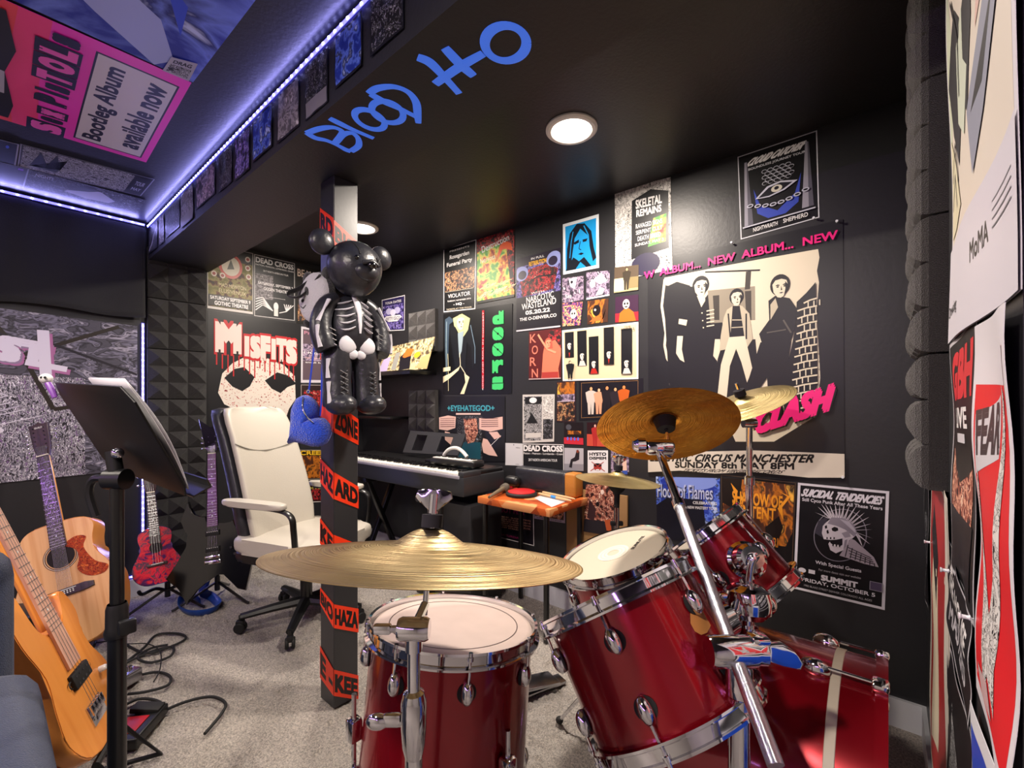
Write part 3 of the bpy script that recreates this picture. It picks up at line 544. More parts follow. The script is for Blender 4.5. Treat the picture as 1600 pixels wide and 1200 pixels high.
poster('small red and black print with four lights above the grey seated print', qx((881.6, 660), (911, 660), (911.9, 695), (881.6, 693.3)), '1a1216', [('r', 0, 0, 1, .3, 'c02a3a'), ('e', .25, .78, .15, .13, '4a4a52'), ('r', .2, .45, .9, .62, 'fire_mix'), *[('e', .2 + .18 * i, .25, .05, .08, '5a6ad0') for i in range(4)]], 'print', sq)
poster('small red print of a standing figure half behind the orange cymbal', qx((917.5, 660), (948, 660), (948, 698), (917.5, 696.5)), '2a1016', [('r', 0, 0, 1, .5, 'c04a3a')] + person(.42, .0, .95, 'e8b0a0', 'a82a2a'), 'print', sq)
poster('small grey print of a hunched seated person below the red lights print', qx((882, 699.6), (911.9, 700.6), (911.9, 736), (882, 735)), 'b0adb4', [('r', 0, 0, 1, .3, '8d8a92'), ('p', [(.25, .15), (.35, .5), (.55, .6), (.65, .9), (.8, .85), (.78, .5), (.6, .42), (.45, .4), (.4, .12)], '241f24'), ('e', .7, .86, .07, .07, '7a3a28')], 'print', sq)
poster('small white print with black scribbled lettering and red crossed emblem', qx((918.5, 703.8), (950.2, 703.8), (950.2, 740), (918.5, 739)), 'e2e0e2', [('t', 'HYSTO', .5, .84, .84, .15, K, {'b': .05}), ('t', 'DISMEM', .5, .66, .84, .13, K, {'b': .05}), ('e', .5, .27, .2, .16, 'a83a34'), ('e', .5, .36, .2, .08, K), ('l', [(.15, .1), (.8, .5)], .004, 'a83a34'), ('l', [(.85, .1), (.2, .5)], .004, 'a83a34'), ('r', .42, .12, .58, .18, WH)], 'print', sq)
poster('small collage print directly behind the hi-hat rod', qx((955, 704), (983, 704), (983, 741), (955, 741)), '2a242a', [('r', 0, .1, 1, 1, 'mauve_photo'), ('p', [(.6, .1), (.9, .1), (.85, .7), (.7, .9)], 'e4c0ac'), ('r', .62, 0, .92, .16, '3a55a8')], 'print', sq)
und = 'prints below the small table'
poster('black flyer reading DESIGN PARTY with green and orange leaf shapes under the table', qx((733, 783), (776, 788), (776, 835), (733, 826)), '15151a', [*[('e', x, y, .09, .14, c) for x, y, c in ((.1, .75, '7fae3a'), (.24, .82, '6f9a34'), (.12, .5, '90b84a'), (.4, .62, 'd85a2a'), (.42, .4, 'c9432a'), (.08, .25, 'c07a1a'), (.2, .2, 'd88a2a'))], ('t', 'DESIGN', .78, .82, .36, .13, '57b0a0', {'b': .03}), ('t', 'PARTY', .78, .62, .36, .17, WH, {'b': .04}), ('l', [(.55, .12), (.95, .14)], .002, WH)], 'flyer', und)
poster('black and purple flyer with columns of pale text under the table', qx((777, 789), (834, 795), (834.7, 853), (776.6, 839)), '14101a', border(t=.004) + [('t', 'RIOT FEST', .42, .87, .74, .16, '8a2358', {'b': .04}), *[('t', t, .36, .66 - .062 * i, .5, .04, 'd8a890') for i, t in enumerate(('FIRE PIT - BLACK', 'SONS OF RUIN', 'THE LATE HOUR', 'NIGHT CHANT', 'COLD IRON MEN', 'LAST STAND'))], *[('t', t, .82, .66 - .075 * i, .2, .045, 'c08a78') for i, t in enumerate(('TWIN', 'GRAVE', 'TORN', 'DUSK'))], ('t', 'SATURDAY', .4, .12, .56, .06, '8a2358')], 'flyer', und)
poster('small purple edged flyer low on the wall right of the text columns', qx((835, 793), (883, 800), (883, 817.5), (835, 810)), 'a89ab8', [('r', .03, .25, .97, 1, 'flesh_mix'), ('t', 'LIVE ON STAGE', .5, .13, .8, .12, '3a2a50')], 'flyer', und)
cb = MB().m(mat('cardboard', '9a7448', 0.75, bump=.08, bscale=40)); A = onx(886, 800, XB - .012); B = onx(981, 800, XB - .012)
cb.box((XB - .012, (A.y + B.y) / 2, .47), (.012, A.y - B.y, .42), bevel=.002); tag(cb.build('cardboard_sheet'), 'tan cardboard sheet standing on its edge behind the hi-hat stand', 'cardboard')
poster('dark crowd scene print with warm figures in front of the tan cardboard', [onx(*p, XB - .0225) for p in ((916, 757), (960, 757), (958.5, 838), (912, 830))], '2a1c20', [('r', 0, .25, 1, 1, 'flesh_mix'), ('r', 0, 0, 1, .27, '241f26'), ('p', [(.35, .25), (.4, .5), (.15, .7), (.1, .3)], '3a2226'), *[('e', x, y, .06, .05, c) for x, y, c in ((.25, .78, '2a1418'), (.3, .72, 'd89070'), (.45, .6, '1c1014'), (.6, .85, 'e8d0c4'))], ('p', [(.7, .3), (.78, .1), (.95, .08), (.9, .32)], 'b5532c')], 'print')
tri = []
# big tall poster: torn cream picture, three standing figures, brick lane
Q = qx((1012, 412), (1317, 343), (1320, 752), (1014, 744)); f = px_map(Q); D = '19191d'
def pf(cx, cy, rx, ry, hair):
    u, v = f(cx, cy); u2, v2 = f(cx + rx, cy - ry); return face(u, v, u2 - u, v2 - v, CR, D, hair)
ops = [pol(f, [(1040, 434), (1125, 417), (1200, 403), (1281, 389), (1283, 402), (1279, 423), (1282, 441), (1278, 486), (1281, 548), (1283, 590), (1276, 650), (1210, 690), (1150, 690), (1128, 640), (1120, 560), (1128, 500), (1110, 470), (1088, 448), (1043, 446)], CR),
    ('l', [f(*p) for p in ((1041, 436), (1036, 478), (1042, 520), (1040, 540), (1044, 560), (1053, 574), (1049, 600), (1055, 622))], .012, CR),
    pol(f, [(1045, 447), (1060, 440), (1080, 446), (1088, 458), (1098, 474), (1108, 460), (1120, 474), (1131, 490), (1131, 540), (1122, 560), (1126, 660), (1052, 660), (1045, 570), (1041, 500)], D),
    pol(f, [(1108, 454), (1182, 447), (1182, 500), (1112, 505)], '8d8474'), pol(f, [(1116, 462), (1126, 461), (1126, 500), (1118, 500)], '3a352f'), pol(f, [(1166, 455), (1176, 454), (1176, 500), (1168, 500)], '3a352f'), ('l', [f(1104, 425), f(1190, 422)], .007, D), ('l', [f(1172, 424), f(1170, 452)], .02, '3a352f'),
    pol(f, [(1126, 535), (1182, 530), (1192, 650), (1112, 655)], D)]
ops += pf(1097, 449, 12, 17, D) + [pol(f, [(1091, 462), (1104, 462), (1104, 470), (1098, 480)], CR), pol(f, [(1060, 525), (1069, 525), (1067, 546), (1071, 566), (1064, 562), (1058, 552)], CR), pol(f, [(1119, 530), (1127, 530), (1127, 548), (1122, 564), (1116, 556)], CR), pol(f, [(1063, 498), (1076, 500), (1074, 509), (1062, 506)], CR), *[pol(f, [(x, y), (x + 2, y), (x + 2, y + 2), (x, y + 2)], CR) for x, y in ((1098, 488), (1099, 500), (1100, 511))], *[('l', [f(1106, 486 + 6 * i), f(1118, 484 + 6 * i)], .005, CR) for i in range(5)]]
ops += [pol(f, [(1138, 484), (1150, 476), (1162, 478), (1173, 490), (1178, 530), (1170, 542), (1140, 545), (1126, 548), (1128, 525), (1133, 496)], 'b9ae98'), pol(f, [(1147, 478), (1158, 478), (1165, 526), (1143, 528)], D), ('l', [f(1140, 490), f(1143, 528)], .006, D), ('l', [f(1168, 490), f(1168, 530)], .006, D), pol(f, [(1141, 527), (1166, 525), (1174, 562), (1184, 606), (1172, 610), (1160, 566), (1152, 545), (1142, 572), (1136, 628), (1121, 630), (1128, 570)], CR), ('l', [f(1146, 500), f(1162, 500)], .004, 'b9ae98'), ('l', [f(1145, 512), f(1163, 511)], .004, 'b9ae98')]
ops += pf(1153, 466, 10, 14, D) + [pol(f, [(1203, 470), (1214, 462), (1236, 466), (1247, 482), (1245, 512), (1236, 536), (1226, 546), (1194, 542), (1188, 522), (1204, 500)], D), pol(f, [(1206, 476), (1214, 466), (1218, 480), (1206, 500)], 'b9ae98'), pol(f, [(1190, 535), (1238, 533), (1232, 572), (1222, 606), (1226, 660), (1204, 660), (1200, 590), (1182, 616), (1168, 660), (1142, 660), (1172, 590)], D), ('l', [f(1226, 500), f(1238, 520)], .006, '55504a'), ('l', [f(1200, 520), f(1230, 515)], .005, '55504a')]
ops += pf(1221, 449, 14, 19, D)
ops += [pol(f, [(1247, 472), (1262, 458), (1277, 441), (1279, 600), (1264, 650), (1228, 650), (1222, 606), (1238, 545), (1246, 505)], D)]
for i in range(15):
    y = 466 + 12 * i; xl = (1248 - .1 * max(0, y - 500)) if y > 475 else 1258
    ops.append(('l', [f(xl, y + 8), f((xl + 1278) / 2, y + 3), f(1279, y)], .006, CR))
    for k in range(3): ops.append(('l', [f(xl + 7 + 9 * k + (i % 2) * 4, y + 6 - 2 * k), f(xl + 7 + 9 * k + (i % 2) * 4, y + 15 - 2 * k)], .004, CR))
ops += [('t', 'W  ALBUM...  NEW  ALBUM...  NEW', .48, .945, 1.0, .034, 'e8237e', {'b': .03}), ('t', 'CLASH', .785, .275, .36, .1, '101012', {'b': .09, 'r': 19, 's': .2}), ('t', 'CLASH', .78, .28, .36, .1, 'f0257f', {'b': .07, 'r': 19, 's': .2}),
    ('p', [(0, .1), (.3, .115), (.6, .12), (.75, .115), (1, .105), (1, .015), (.85, .012), (.6, .03), (.4, .02), (.2, .03), (0, .02)], 'd3c8ba'), ('t', 'ELECTRIC CIRCUS MANCHESTER', .45, .087, .86, .034, K, {'b': .04, 's': .02}), ('t', 'SUNDAY 8th MAY 8PM', .48, .056, .62, .028, K, {'b': .04}), ('t', 'TICKETS FROM VIRGIN RECORDS', .48, .032, .52, .014, K, {'s': .05})]
poster('huge black poster with three figures and pink slanted lettering behind the cymbals', Q, '1c1c20', ops)
chain = [('e', .15 + .1 * i + .0, .36 - .06 * math.sin(math.pi * i / 7), .045, .022, 'b5b5c4') for i in range(8)]
poster('black poster with an eye above a chained vase between two obelisks, white line border', qx((1152.5, 245.5), (1276.8, 203.8), (1280.5, 340), (1157.5, 374.5)), '0c0c10', border('c9c9d0', .004, .0) + [('t', 'CLOUD CATCHER', .5, .885, .7, .085, WH, {'b': .05, 's': .15}), ('t', 'BOUNDLESS JOURNEY TOUR', .5, .8, .72, .035, 'c9c9d0', {'b': .02}), ('p', [(.06, .14), (.18, .14), (.13, .9), (.09, .9)], '8f8c98'), ('p', [(.8, .16), (.94, .16), (.9, .9), (.86, .92)], '8f8c98'), ('p', [(.11, .14), (.18, .14), (.13, .9), (.12, .9)], '55535e'), ('p', [(.88, .16), (.94, .16), (.9, .9), (.885, .9)], '55535e'), ('p', [(.2, .55), (.24, .25), (.38, .16), (.6, .16), (.76, .25), (.8, .58), (.72, .36), (.5, .22), (.28, .34)], '3446a8'), *[('e', .5 + (i - 2 + .5 * (j % 2)) * .075, .58 + j * .035, .036, .022, c) for j in range(5) for i in range(5) for c in (('c9c9d4',) if False else ('b9b9c6',))], *[('e', .5 + (i - 2 + .5 * (j % 2)) * .075, .577 + j * .035, .028, .016, '0c0c10') for j in range(5) for i in range(5)],
    ('p', [(.22, .42), (.38, .53), (.55, .55), (.76, .5), (.6, .43), (.4, .4)], 'b9b9c6'), ('p', [(.26, .425), (.4, .51), (.55, .53), (.7, .495), (.58, .445), (.4, .415)], '12121a'), ('e', .5, .475, .07, .04, 'c4bfae'), ('e', .5, .48, .03, .02, '12121a')] + chain + [('e', .15 + .1 * i, .36 - .06 * math.sin(math.pi * i / 7), .028, .01, '0c0c10') for i in range(8)] + [('r', .04, .115, .96, .13, 'b9b9c6'), ('t', 'NIGHTWRAITH', .34, .065, .32, .05, WH), ('t', 'SHEPHERD', .72, .07, .3, .05, WH)])
poster('blue poster with pale lettering behind the boom arm', qx((1025, 735), (1125, 738), (1124, 850), (1027, 842)), '0d0f22', [('r', 0, 0, 1, 1, 'blue_mix'), ('p', [(0, 0), (0, .5), (.2, .62), (.75, .6), (.8, .2), (.6, 0)], '0c0d1c'), ('e', .62, .86, .34, .12, '7d90d8'), ('t', 'Flood of Flames', .47, .7, .88, .2, '23264a', {'b': .05}), ('t', 'Flood of Flames', .46, .71, .88, .2, 'b9bede', {'b': .01}), ('t', 'CELEBRATING', .78, .56, .36, .04, WH), ('t', 'A NEW MASTERY TOUR', .72, .49, .5, .04, WH)])
poster('orange and black fiery poster behind the straight cymbal stand', qx((1127, 741), (1244, 754), (1238, 898), (1129, 886)), '17110f', [('r', .02, .3, .98, .97, 'fire_mix'), ('p', [(0, .7), (.25, .62), (.3, .97), (0, .97)], '1c130e'), ('p', [(.2, 0), (.3, .2), (.55, .28), (.9, .3), (1, .5), (1, 0)], '120e10'), ('r', 0, 0, 1, .22, '120e10'), ('p', [(.62, .48), (.8, .62), (.86, .5), (.78, .3), (.66, .28)], '1a120f'), ('t', 'SHADOW OF', .5, .77, .68, .14, 'e8962a', {'b': .03}), ('t', 'INTENT', .52, .63, .48, .13, 'e8962a', {'b': .03}), ('p', [(.14, .92), (.2, .8), (.16, .68), (.26, .58), (.2, .7), (.24, .84)], 'e8962a'), ('p', [(.76, .9), (.9, .84), (.78, .7), (.86, .58), (.84, .72), (.94, .84)], 'e8962a'), ('t', 'CABAL', .4, .36, .26, .08, 'd8862a'), ('t', 'INFERI', .68, .33, .24, .1, 'd8862a'), ('t', 'BODYSNATCH', .55, .24, .4, .06, 'c9741c'), ('t', 'TOUR 2022', .8, .1, .3, .02, WH), *border('4a3a30', .003)])
Q = qx((1247, 754), (1389.5, 767.5), (1382.5, 953), (1239.5, 919)); f = px_map(Q); Z_ = dict(ox=1230, oy=740, k=.1834); I1, I2, I3 = 'cfc8d0', '8d8692', '131217'
def ring(cx, cy, r, c, w=.003): return ('l', [f(1230 + .1834 * (cx + r * math.cos(a)), 740 + .1834 * (cy + r * math.sin(a))) for a in (2 * math.pi * i / 40 for i in range(41))], w, c)
tips = [(205, 322), (228, 275), (255, 250), (290, 252), (330, 262), (375, 250), (415, 262), (455, 240), (500, 262), (555, 270), (590, 305), (630, 325), (672, 362), (690, 420), (700, 470), (712, 548), (690, 600), (625, 622)]
spk = []
for i, (x, y) in enumerate(tips):
    t_ = i / 17; bx, by = 330 + 240 * t_ , 372 + 130 * t_ ** 1.4; spk += [pol(f, [(bx - 14, by + 2), (bx + 16, by + 8), (x, y)], I1, **Z_), pol(f, [(bx - 2, by + 2), (bx + 10, by + 8), (x * .7 + bx * .3, y * .7 + by * .3)], I2, **Z_)]
poster('black poster with a mohawked skull in profile, white border, rightmost on the wall', Q, '0f0f13', border('cfcad4', .009) + [('t', 'SUICIDAL TENDENCIES', .5, .915, .88, .075, 'cfcad4', {'b': .05, 's': .05}), ('t', 'Still Cyco Punk After All These Years', .5, .845, .88, .04, 'cfcad4', {'b': .02}), ring(430, 520, 222, '77727e'), pol(f, [(212, 500), (240, 400), (330, 350), (300, 430), (280, 500), (290, 545)], '3a3742', **Z_)] + spk + [
    pol(f, [(280, 440), (300, 415), (350, 372), (450, 380), (540, 440), (566, 515), (535, 545), (508, 560), (495, 600), (475, 640), (400, 672), (352, 645), (333, 592), (352, 560), (292, 552), (274, 500)], I1, **Z_), pol(f, [(318, 418), (350, 366), (450, 372), (540, 425), (574, 500), (548, 530), (470, 470), (400, 440)], I2, **Z_), pol(f, [(420, 380), (500, 402), (556, 470), (560, 500), (480, 430)], 'b5afbc', **Z_),
    pol(f, [(355, 460), (378, 446), (408, 456), (412, 478), (385, 488), (360, 480)], I3, **Z_), pol(f, [(312, 480), (326, 470), (334, 500), (318, 506)], I3, **Z_), pol(f, [(296, 440), (312, 432), (318, 456), (300, 464)], I3, **Z_), pol(f, [(440, 500), (500, 480), (520, 530), (470, 540)], '9a939e', **Z_), pol(f, [(340, 560), (400, 556), (450, 545), (452, 600), (430, 612), (370, 596), (352, 586)], I3, **Z_), *[pol(f, [(300 + 15 * i, 534), (311 + 15 * i, 536), (310 + 15 * i, 552), (300 + 15 * i, 550)], I3 if i % 2 else 'e0dce0', **Z_) for i in range(6)], *[pol(f, [(368 + 14 * i, 592 + 2 * i), (379 + 14 * i, 594 + 2 * i), (378 + 14 * i, 612 + 2 * i), (368 + 14 * i, 610 + 2 * i)], 'e0dce0' if i % 2 else I3, **Z_) for i in range(5)], pol(f, [(470, 560), (492, 552), (484, 610), (462, 640)], I2, **Z_),
    pol(f, [(430, 690), (490, 600), (520, 545), (556, 560), (600, 600), (660, 650), (722, 704), (766, 790), (640, 760), (500, 712)], 'a89ea8', **Z_), *[('l', [f(1230 + .1834 * (500 + 38 * i), 740 + .1834 * (600 + 26 * i)), f(1230 + .1834 * (480 + 42 * i), 740 + .1834 * (700 + 14 * i))], .003, '2a262c') for i in range(7)], *[('l', [f(1230 + .1834 * (500 + 6 * k), 740 + .1834 * (620 + 26 * k)), f(1230 + .1834 * (700 + 10 * k), 740 + .1834 * (710 + 18 * k))], .003, '2a262c') for k in range(4)],
    ('t', 'With Special Guests', .5, .29, .5, .04, 'cfcad4', {'b': .02}), ('e', .1, .195, .045, .022, 'cfcad4'), ('r', .175, .18, .25, .215, 'cfcad4'), ('t', 'For more dates visit our website', .52, .232, .46, .02, 'a8a4ac'), ('t', 'SUMMIT', .52, .165, .4, .052, 'cfcad4', {'b': .06}), ('t', 'FRIDAY, OCTOBER 5', .5, .11, .8, .038, 'cfcad4', {'b': .02}), ('t', '1902 BLAKE STREET DENVER COLORADO ALL AGES', .5, .06, .74, .018, 'a8a4ac'), ('r', .84, .15, .97, .225, '4a3f58'), ('f', .84, .15, .97, .225, .002, '8a8490')])
# ---- back wall
poster('grey green poster with a pale ringed disc beside the foam column', qy((323.5, 381), (395, 396), (395, 491.5), (323.5, 481.7)), '2a241c', [('r', 0, .05, 1, 1, 'camo'), ('r', .6, .8, 1, 1, '1a1414'), ('e', .5, .72, .26, .2, 'b8443a'), ('e', .5, .72, .2, .155, 'c9bfae'), ('p', [(.5, .83), (.58, .68), (.42, .66)], '4a4a44'), *[('e', x, y, .06, .045, 'd0c0b4') for x, y in ((.88, .88), (.88, .74), (.9, .6), (.1, .7), (.14, .56), (.32, .55))], *[('e', x, y, .035, .025, '8a2a24') for x, y in ((.88, .88), (.88, .74), (.9, .6), (.1, .7), (.14, .56), (.32, .55))], ('t', 'MAD MEWTON', .54, .4, .6, .06, 'c9b98a'), ('t', 'ELUSIVENUX', .54, .31, .6, .06, 'c9b98a'), ('r', .02, .06, .98, .23, '1a1614'), ('t', 'SATURDAY SEPTEMBER 9', .5, .185, .88, .055, WH, {'b': .03}), ('t', 'GOTHIC THEATRE', .52, .105, .74, .065, WH, {'b': .04}), ('r', .0, .0, 1, .04, 'c9c4c0'), *border('b5b0ac', .004)])
poster('black poster with a white winged figure below its text on the back wall', qy((397, 397), (460.4, 411.5), (460.4, 501.3), (397, 493.7)), '14151a', border('b9b6b6', .005) + [('r', .02, .3, .45, .7, 'grey_photo'), ('t', 'DEAD CROSS', .5, .92, .93, .09, WH, {'b': .04}), ('t', 'PATTON, PEARSON, LOMBARDO, CRAIN', .5, .84, .93, .03, WH), ('t', '2017 NORTH AMERICAN TOUR', .52, .76, .62, .03, WH), ('t', 'SATURDAY, SEPTEMBER 2', .52, .55, .86, .05, WH, {'b': .03}), ('t', 'OGDEN THEATRE', .52, .47, .6, .05, WH, {'b': .03}), ('l', [(.35, .34), (.75, .34)], .002, WH), ('e', .52, .2, .06, .07, WH), ('r', .47, .04, .57, .16, 'd8d4d0'), *[('l', [(.44, .12), (.2, .2 + .03 * i), (.03, .1 + .045 * i)], .006, WH) for i in range(5)], *[('l', [(.6, .1), (.78, .14), (.72 + .06 * i, .26)], .006, WH) for i in range(5)]])
poster('dark poster half hidden behind the black and white plush bag', qy((462, 413), (508, 424), (508, 511), (463, 505)), '161412', [('t', 'BE WELL', .5, .87, .9, .13, 'd0b8a8', {'b': .02}), ('r', .05, .05, .95, .4, 'crowd'), ('l', [(.1, .6), (.9, .6)], .002, 'a89888')])
poster('large black poster with blood dripped lettering over a red speckled cream shape', qy((324, 484.5), (469.6, 506.5), (469, 702), (324, 706)), '17171b', [
    ('p', [(.1, .42), (.14, .56), (.24, .64), (.38, .7), (.62, .7), (.8, .66), (.93, .58), (.94, .4), (.86, .32), (.8, .2), (.66, .13), (.48, .16), (.34, .12), (.24, .2), (.28, .3), (.16, .34)], 'speckle_red'), ('p', [(.16, .53), (.26, .6), (.36, .62), (.47, .55), (.42, .48), (.34, .44), (.24, .47)], '17171b'), ('p', [(.58, .53), (.72, .6), (.86, .58), (.95, .52), (.84, .49), (.76, .44), (.66, .47)], '17171b'), ('p', [(.28, .25), (.36, .2), (.34, .14), (.26, .16)], '17171b'), *[('r', .08 + .055 * i, .62 - .025 * ((i * 5) % 4), .092 + .055 * i, .7, 'b5232a') for i in range(16)],
    *[('t', c, x, y, w + .02, h + .035, 'b5232a', {'b': .13}) for c, x, y, w, h in (('M', .2, .82, .26, .22), ('I', .385, .775, .05, .15), ('S', .475, .775, .11, .17), ('F', .585, .775, .11, .19), ('I', .675, .775, .05, .16), ('T', .765, .775, .12, .18), ('S', .885, .77, .13, .19))], *[('t', c, x, y, w, h, 'e0c8c0', {'b': .08}) for c, x, y, w, h in (('M', .2, .82, .26, .22), ('I', .385, .775, .05, .15), ('S', .475, .775, .11, .17), ('F', .585, .775, .11, .19), ('I', .675, .775, .05, .16), ('T', .765, .775, .12, .18), ('S', .885, .77, .13, .19))]])
poster('narrow mauve poster with a white edge left of the post, above the chair', qy((470.5, 510), (524, 518), (524, 598), (470, 598)), 'c9c4cc', [('r', .05, .05, .95, .96, '5a4a54'), ('r', .05, .4, .95, .7, 'mauve_photo'), ('t', 'Primus', .36, .9, .55, .06, 'c98aa0'), ('t', 'i n d b', .36, .55, .56, .05, WH), ('t', 'spring run', .4, .45, .56, .04, 'd8b0b0'), ('t', 'small hall', .4, .37, .56, .03, WH)])
poster('dark brown flyer behind the blue plush heart', qy((470, 601), (524, 602), (524, 690), (470, 690)), '2a1d1c', border('a89c98', .004) + [('r', .08, .3, .92, .9, 'red_mix'), ('t', 'LIVE', .5, .15, .6, .1, 'c9b8a8')])
poster('orange horror comic poster low on the back wall left of the post', qy((462, 703), (524, 703), (524, 748), (462, 750)), '1a120c', border('b5a898', .004) + [('r', .05, .05, .95, .8, 'fire_mix'), ('t', 'CREEPS', .45, .9, .7, .15, 'e0b02a', {'b': .04})])
poster('dark red comic cover below the orange horror poster', qy((466, 757), (524, 756), (524, 783), (467, 786)), '2a0e0c', border('d0c8c4', .006) + [('r', .05, .1, .95, .75, 'red_mix'), ('t', 'Horror', .4, .82, .6, .2, 'b9b04a')])
# large grey fantasy poster under the curtain
g = [('r', 0, 0, 1, 1, 'metalwork'), ('r', .0, 0, .78, .62, 'metalwork_fine'), ('p', [(0, .1), (.0, .55), (.28, .5), (.34, .3), (.24, .1)], 'magenta_work'), ('l', [(.42, .98), (.55, .74), (.36, .62)], .02, '2a241f'), ('l', [(.55, .74), (.92, .98)], .02, '2a241f'), ('l', [(.55, .74), (.66, .42), (1, .5)], .02, '2a241f'), ('l', [(.0, .86), (.25, .98), (.5, .84)], .014, '23202a'), ('l', [(.66, .82), (1, .66)], .014, '23202a'), ('l', [(.3, .62), (.3, .1)], .004, 'c4bfd0'), ('l', [(.1, .5), (.3, .62), (.5, .5), (.3, .4), (.1, .5)], .006, 'c4bfd0'), ('l', [(.06, .44), (.3, .34), (.54, .44)], .006, 'b5aec4'), ('e', .16, .3, .05, .022, 'd8d4e4'), ('e', .16, .3, .018, .02, '17141c'), ('e', .44, .3, .05, .022, 'd8d4e4'), ('e', .44, .3, .018, .02, '4a5a9a'), ('p', [(.27, .28), (.33, .28), (.34, .16), (.26, .16)], '8d85a0')]
for dx, dy, c in ((.014, -.02, 'a86a9c'), (.007, -.01, '8d7a9a'), (0, 0, 'd8d2e6')): g += [('t', 'GHOST', .37 + dx, .79 + dy, .56, .15, c, {'b': .09, 'r': -7})]
for dx, dy, c in ((.012, -.018, 'a86a9c'), (0, 0, 'd8d2e6')): g += [('l', [(.622 + dx, .9 + dy), (.632 + dx, .63 + dy)], .045, c), ('l', [(.56 + dx, .7 + dy), (.71 + dx, .67 + dy)], .03, c)]
g += [('l', [(.31, .72), (.31, .1)], .006, 'c4bfd0')] + [('l', [(.31 + .05 * k * s_, .62 - .04 * k), (.31, .58 - .05 * k)], .004, 'd8d4e4') for k in range(1, 7) for s_ in (-1, 1)] + [('l', [(.31, .6 - .03 * k), (.31 + s_ * (.12 + .02 * k), .5 - .03 * k)], .003, 'b9b2c8') for k in range(5) for s_ in (-1, 1)]
P0, P1 = ony(-100, 470, YA - .004), ony(215, 485, YA - .004); q0, q1 = ony(0, 754.5, YA - .004), ony(165, 738, YA - .004)
sl = (q1.z - q0.z) / (q1.x - q0.x); zb = lambda x: q0.z + sl * (x - q0.x)
poster('large glossy grey and violet fantasy poster under the curtain', [Vector((-.42, YA - .003, 1.64)), Vector((.605, YA - .003, 1.6)), Vector((.605, YA - .003, zb(.605))), Vector((-.42, YA - .003, zb(-.42)))], '2a2732', g, wave=.0016)
# ---- ceiling
def cz(x, y): return Vector((x, y, CEIL - .0002))
ops = [('r', 0, .46, 1, 1, 'f5583a'), ('p', [(0, .46), (1, .46), (1, .36), (.5, .38), (0, .36)], 'fa4a58'), ('p', [(0, .36), (.5, .38), (1, .36), (1, .3), (.5, .31), (0, .3)], 'fa4486'), ('r', .045, .02, .93, .212, '17122a'), ('r', .056, .025, .92, .207, 'd8d2d2'), ('t', 'Bootleg Album', .48, .16, .78, .066, '17122a', {'b': .035}), ('t', 'available now', .5, .072, .74, .066, '17122a', {'b': .035})]  # orange-red upper bands: glow on the pink print put into its colours
xx = .0
for ch, w, bx in (('S', .13, 1), ('e', .06, 0), ('x', .08, 1), (' ', .03, 0), ('P', .1, 0), ('I', .035, 0), ('s', .07, 0), ('T', .1, 1), ('O', .11, 1), ('L', .1, 1), ('s', .08, 0)):
    if ch != ' ':
        h = .075 if ch not in 'exs' else .055
        if bx: ops.append(('r', xx, .235, xx + w, .235 + h + .018, '1a1236'))
        ops.append(('t', ch, xx + w / 2, .243 + h / 2, w * .76, h, 'f562c0' if bx else '1a1236', {'b': .07}))
    xx += w + .006
ops += [('p', [(.05, .37), (.2, .36), (.5, .38), (.7, .36), (.95, .38), (.95, 1), (.05, 1)], '15131a'), ('r', .2, .45, .5, .8, 'engrave_fine'), ('p', [(.3, .38), (.5, .38), (.52, .43), (.3, .44)], 'b5b2bc')]
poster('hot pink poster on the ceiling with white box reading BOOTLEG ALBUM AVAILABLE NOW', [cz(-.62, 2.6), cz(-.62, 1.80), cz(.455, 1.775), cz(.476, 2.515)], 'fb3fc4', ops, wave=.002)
poster('blue and white picture poster on the ceiling right of the pink poster', [cz(-.4, 1.775), cz(-.4, 1.1), cz(.475, 1.12), cz(.458, 1.77)], '16246a', [('r', 0, 0, 1, 1, 'blue_soft'), ('p', [(0, .12), (.18, .3), (.3, .4), (.5, .36), (.34, .16), (.1, .08)], 'a9b4e4'), ('p', [(.3, .1), (.6, .2), (.5, .12)], '2a4ad0')])
poster('small grey flyer reading DRAG lying over the blue ceiling poster', qz((268, 86), (309, 97), (295, 124), (254, 107)), 'b0adb4', [('r', .1, .1, .9, .6, 'engrave_fine'), ('t', 'DRAG', .5, .78, .7, .2, K, {'b': .04})], 'flyer', lift=.004)
poster('black and white engraved poster on the ceiling below the pink poster', qz((32, 224), (242, 280), (220, 306), (27, 260)), '15151a', border('8d8d96', .004) + [('r', .02, .04, .84, .96, 'engrave_fine'), ('p', [(.08, .2), (.14, .9), (.2, .4), (.25, .95), (.3, .3), (.33, .8), (.28, .15)], '101014'), ('r', .86, .1, .98, .9, '101018'), ('t', 'TOUR', .92, .6, .08, .2, 'b9b9c6'), ('t', 'MAY', .92, .3, .08, .15, 'b9b9c6')])
poster('black ceiling poster with a pale reclining figure beside the curtain lights', qz((47, 264), (228, 312), (215, 332), (40, 291)), '0f0f14', [('r', 0, 0, 1, 1, 'engrave_dark'), ('p', [(.3, .3), (.4, .7), (.6, .75), (.75, .4), (.7, .2), (.5, .15)], 'a8a5b0'), ('p', [(.32, .4), (.45, .9), (.6, .8), (.5, .6)], '17171c'), ('t', 'NIGHTS', .12, .8, .14, .16, 'b9b9c6')])
poster('dark ceiling poster with a thin white border at the left frame edge', qz((-40, 207), (30, 225), (24, 262), (-50, 245)), '0e0e13', border('9a9aa6', .005) + [('e', .75, .8, .04, .06, '3a55d0')])
poster('dark ceiling poster with violet corner beside the curtain at the left frame edge', qz((-40, 243), (46, 263), (37, 293), (-50, 272)), '0e0e13', border('9a9aa6', .005) + [('r', .8, .84, .9, .92, '8a5ad0')])
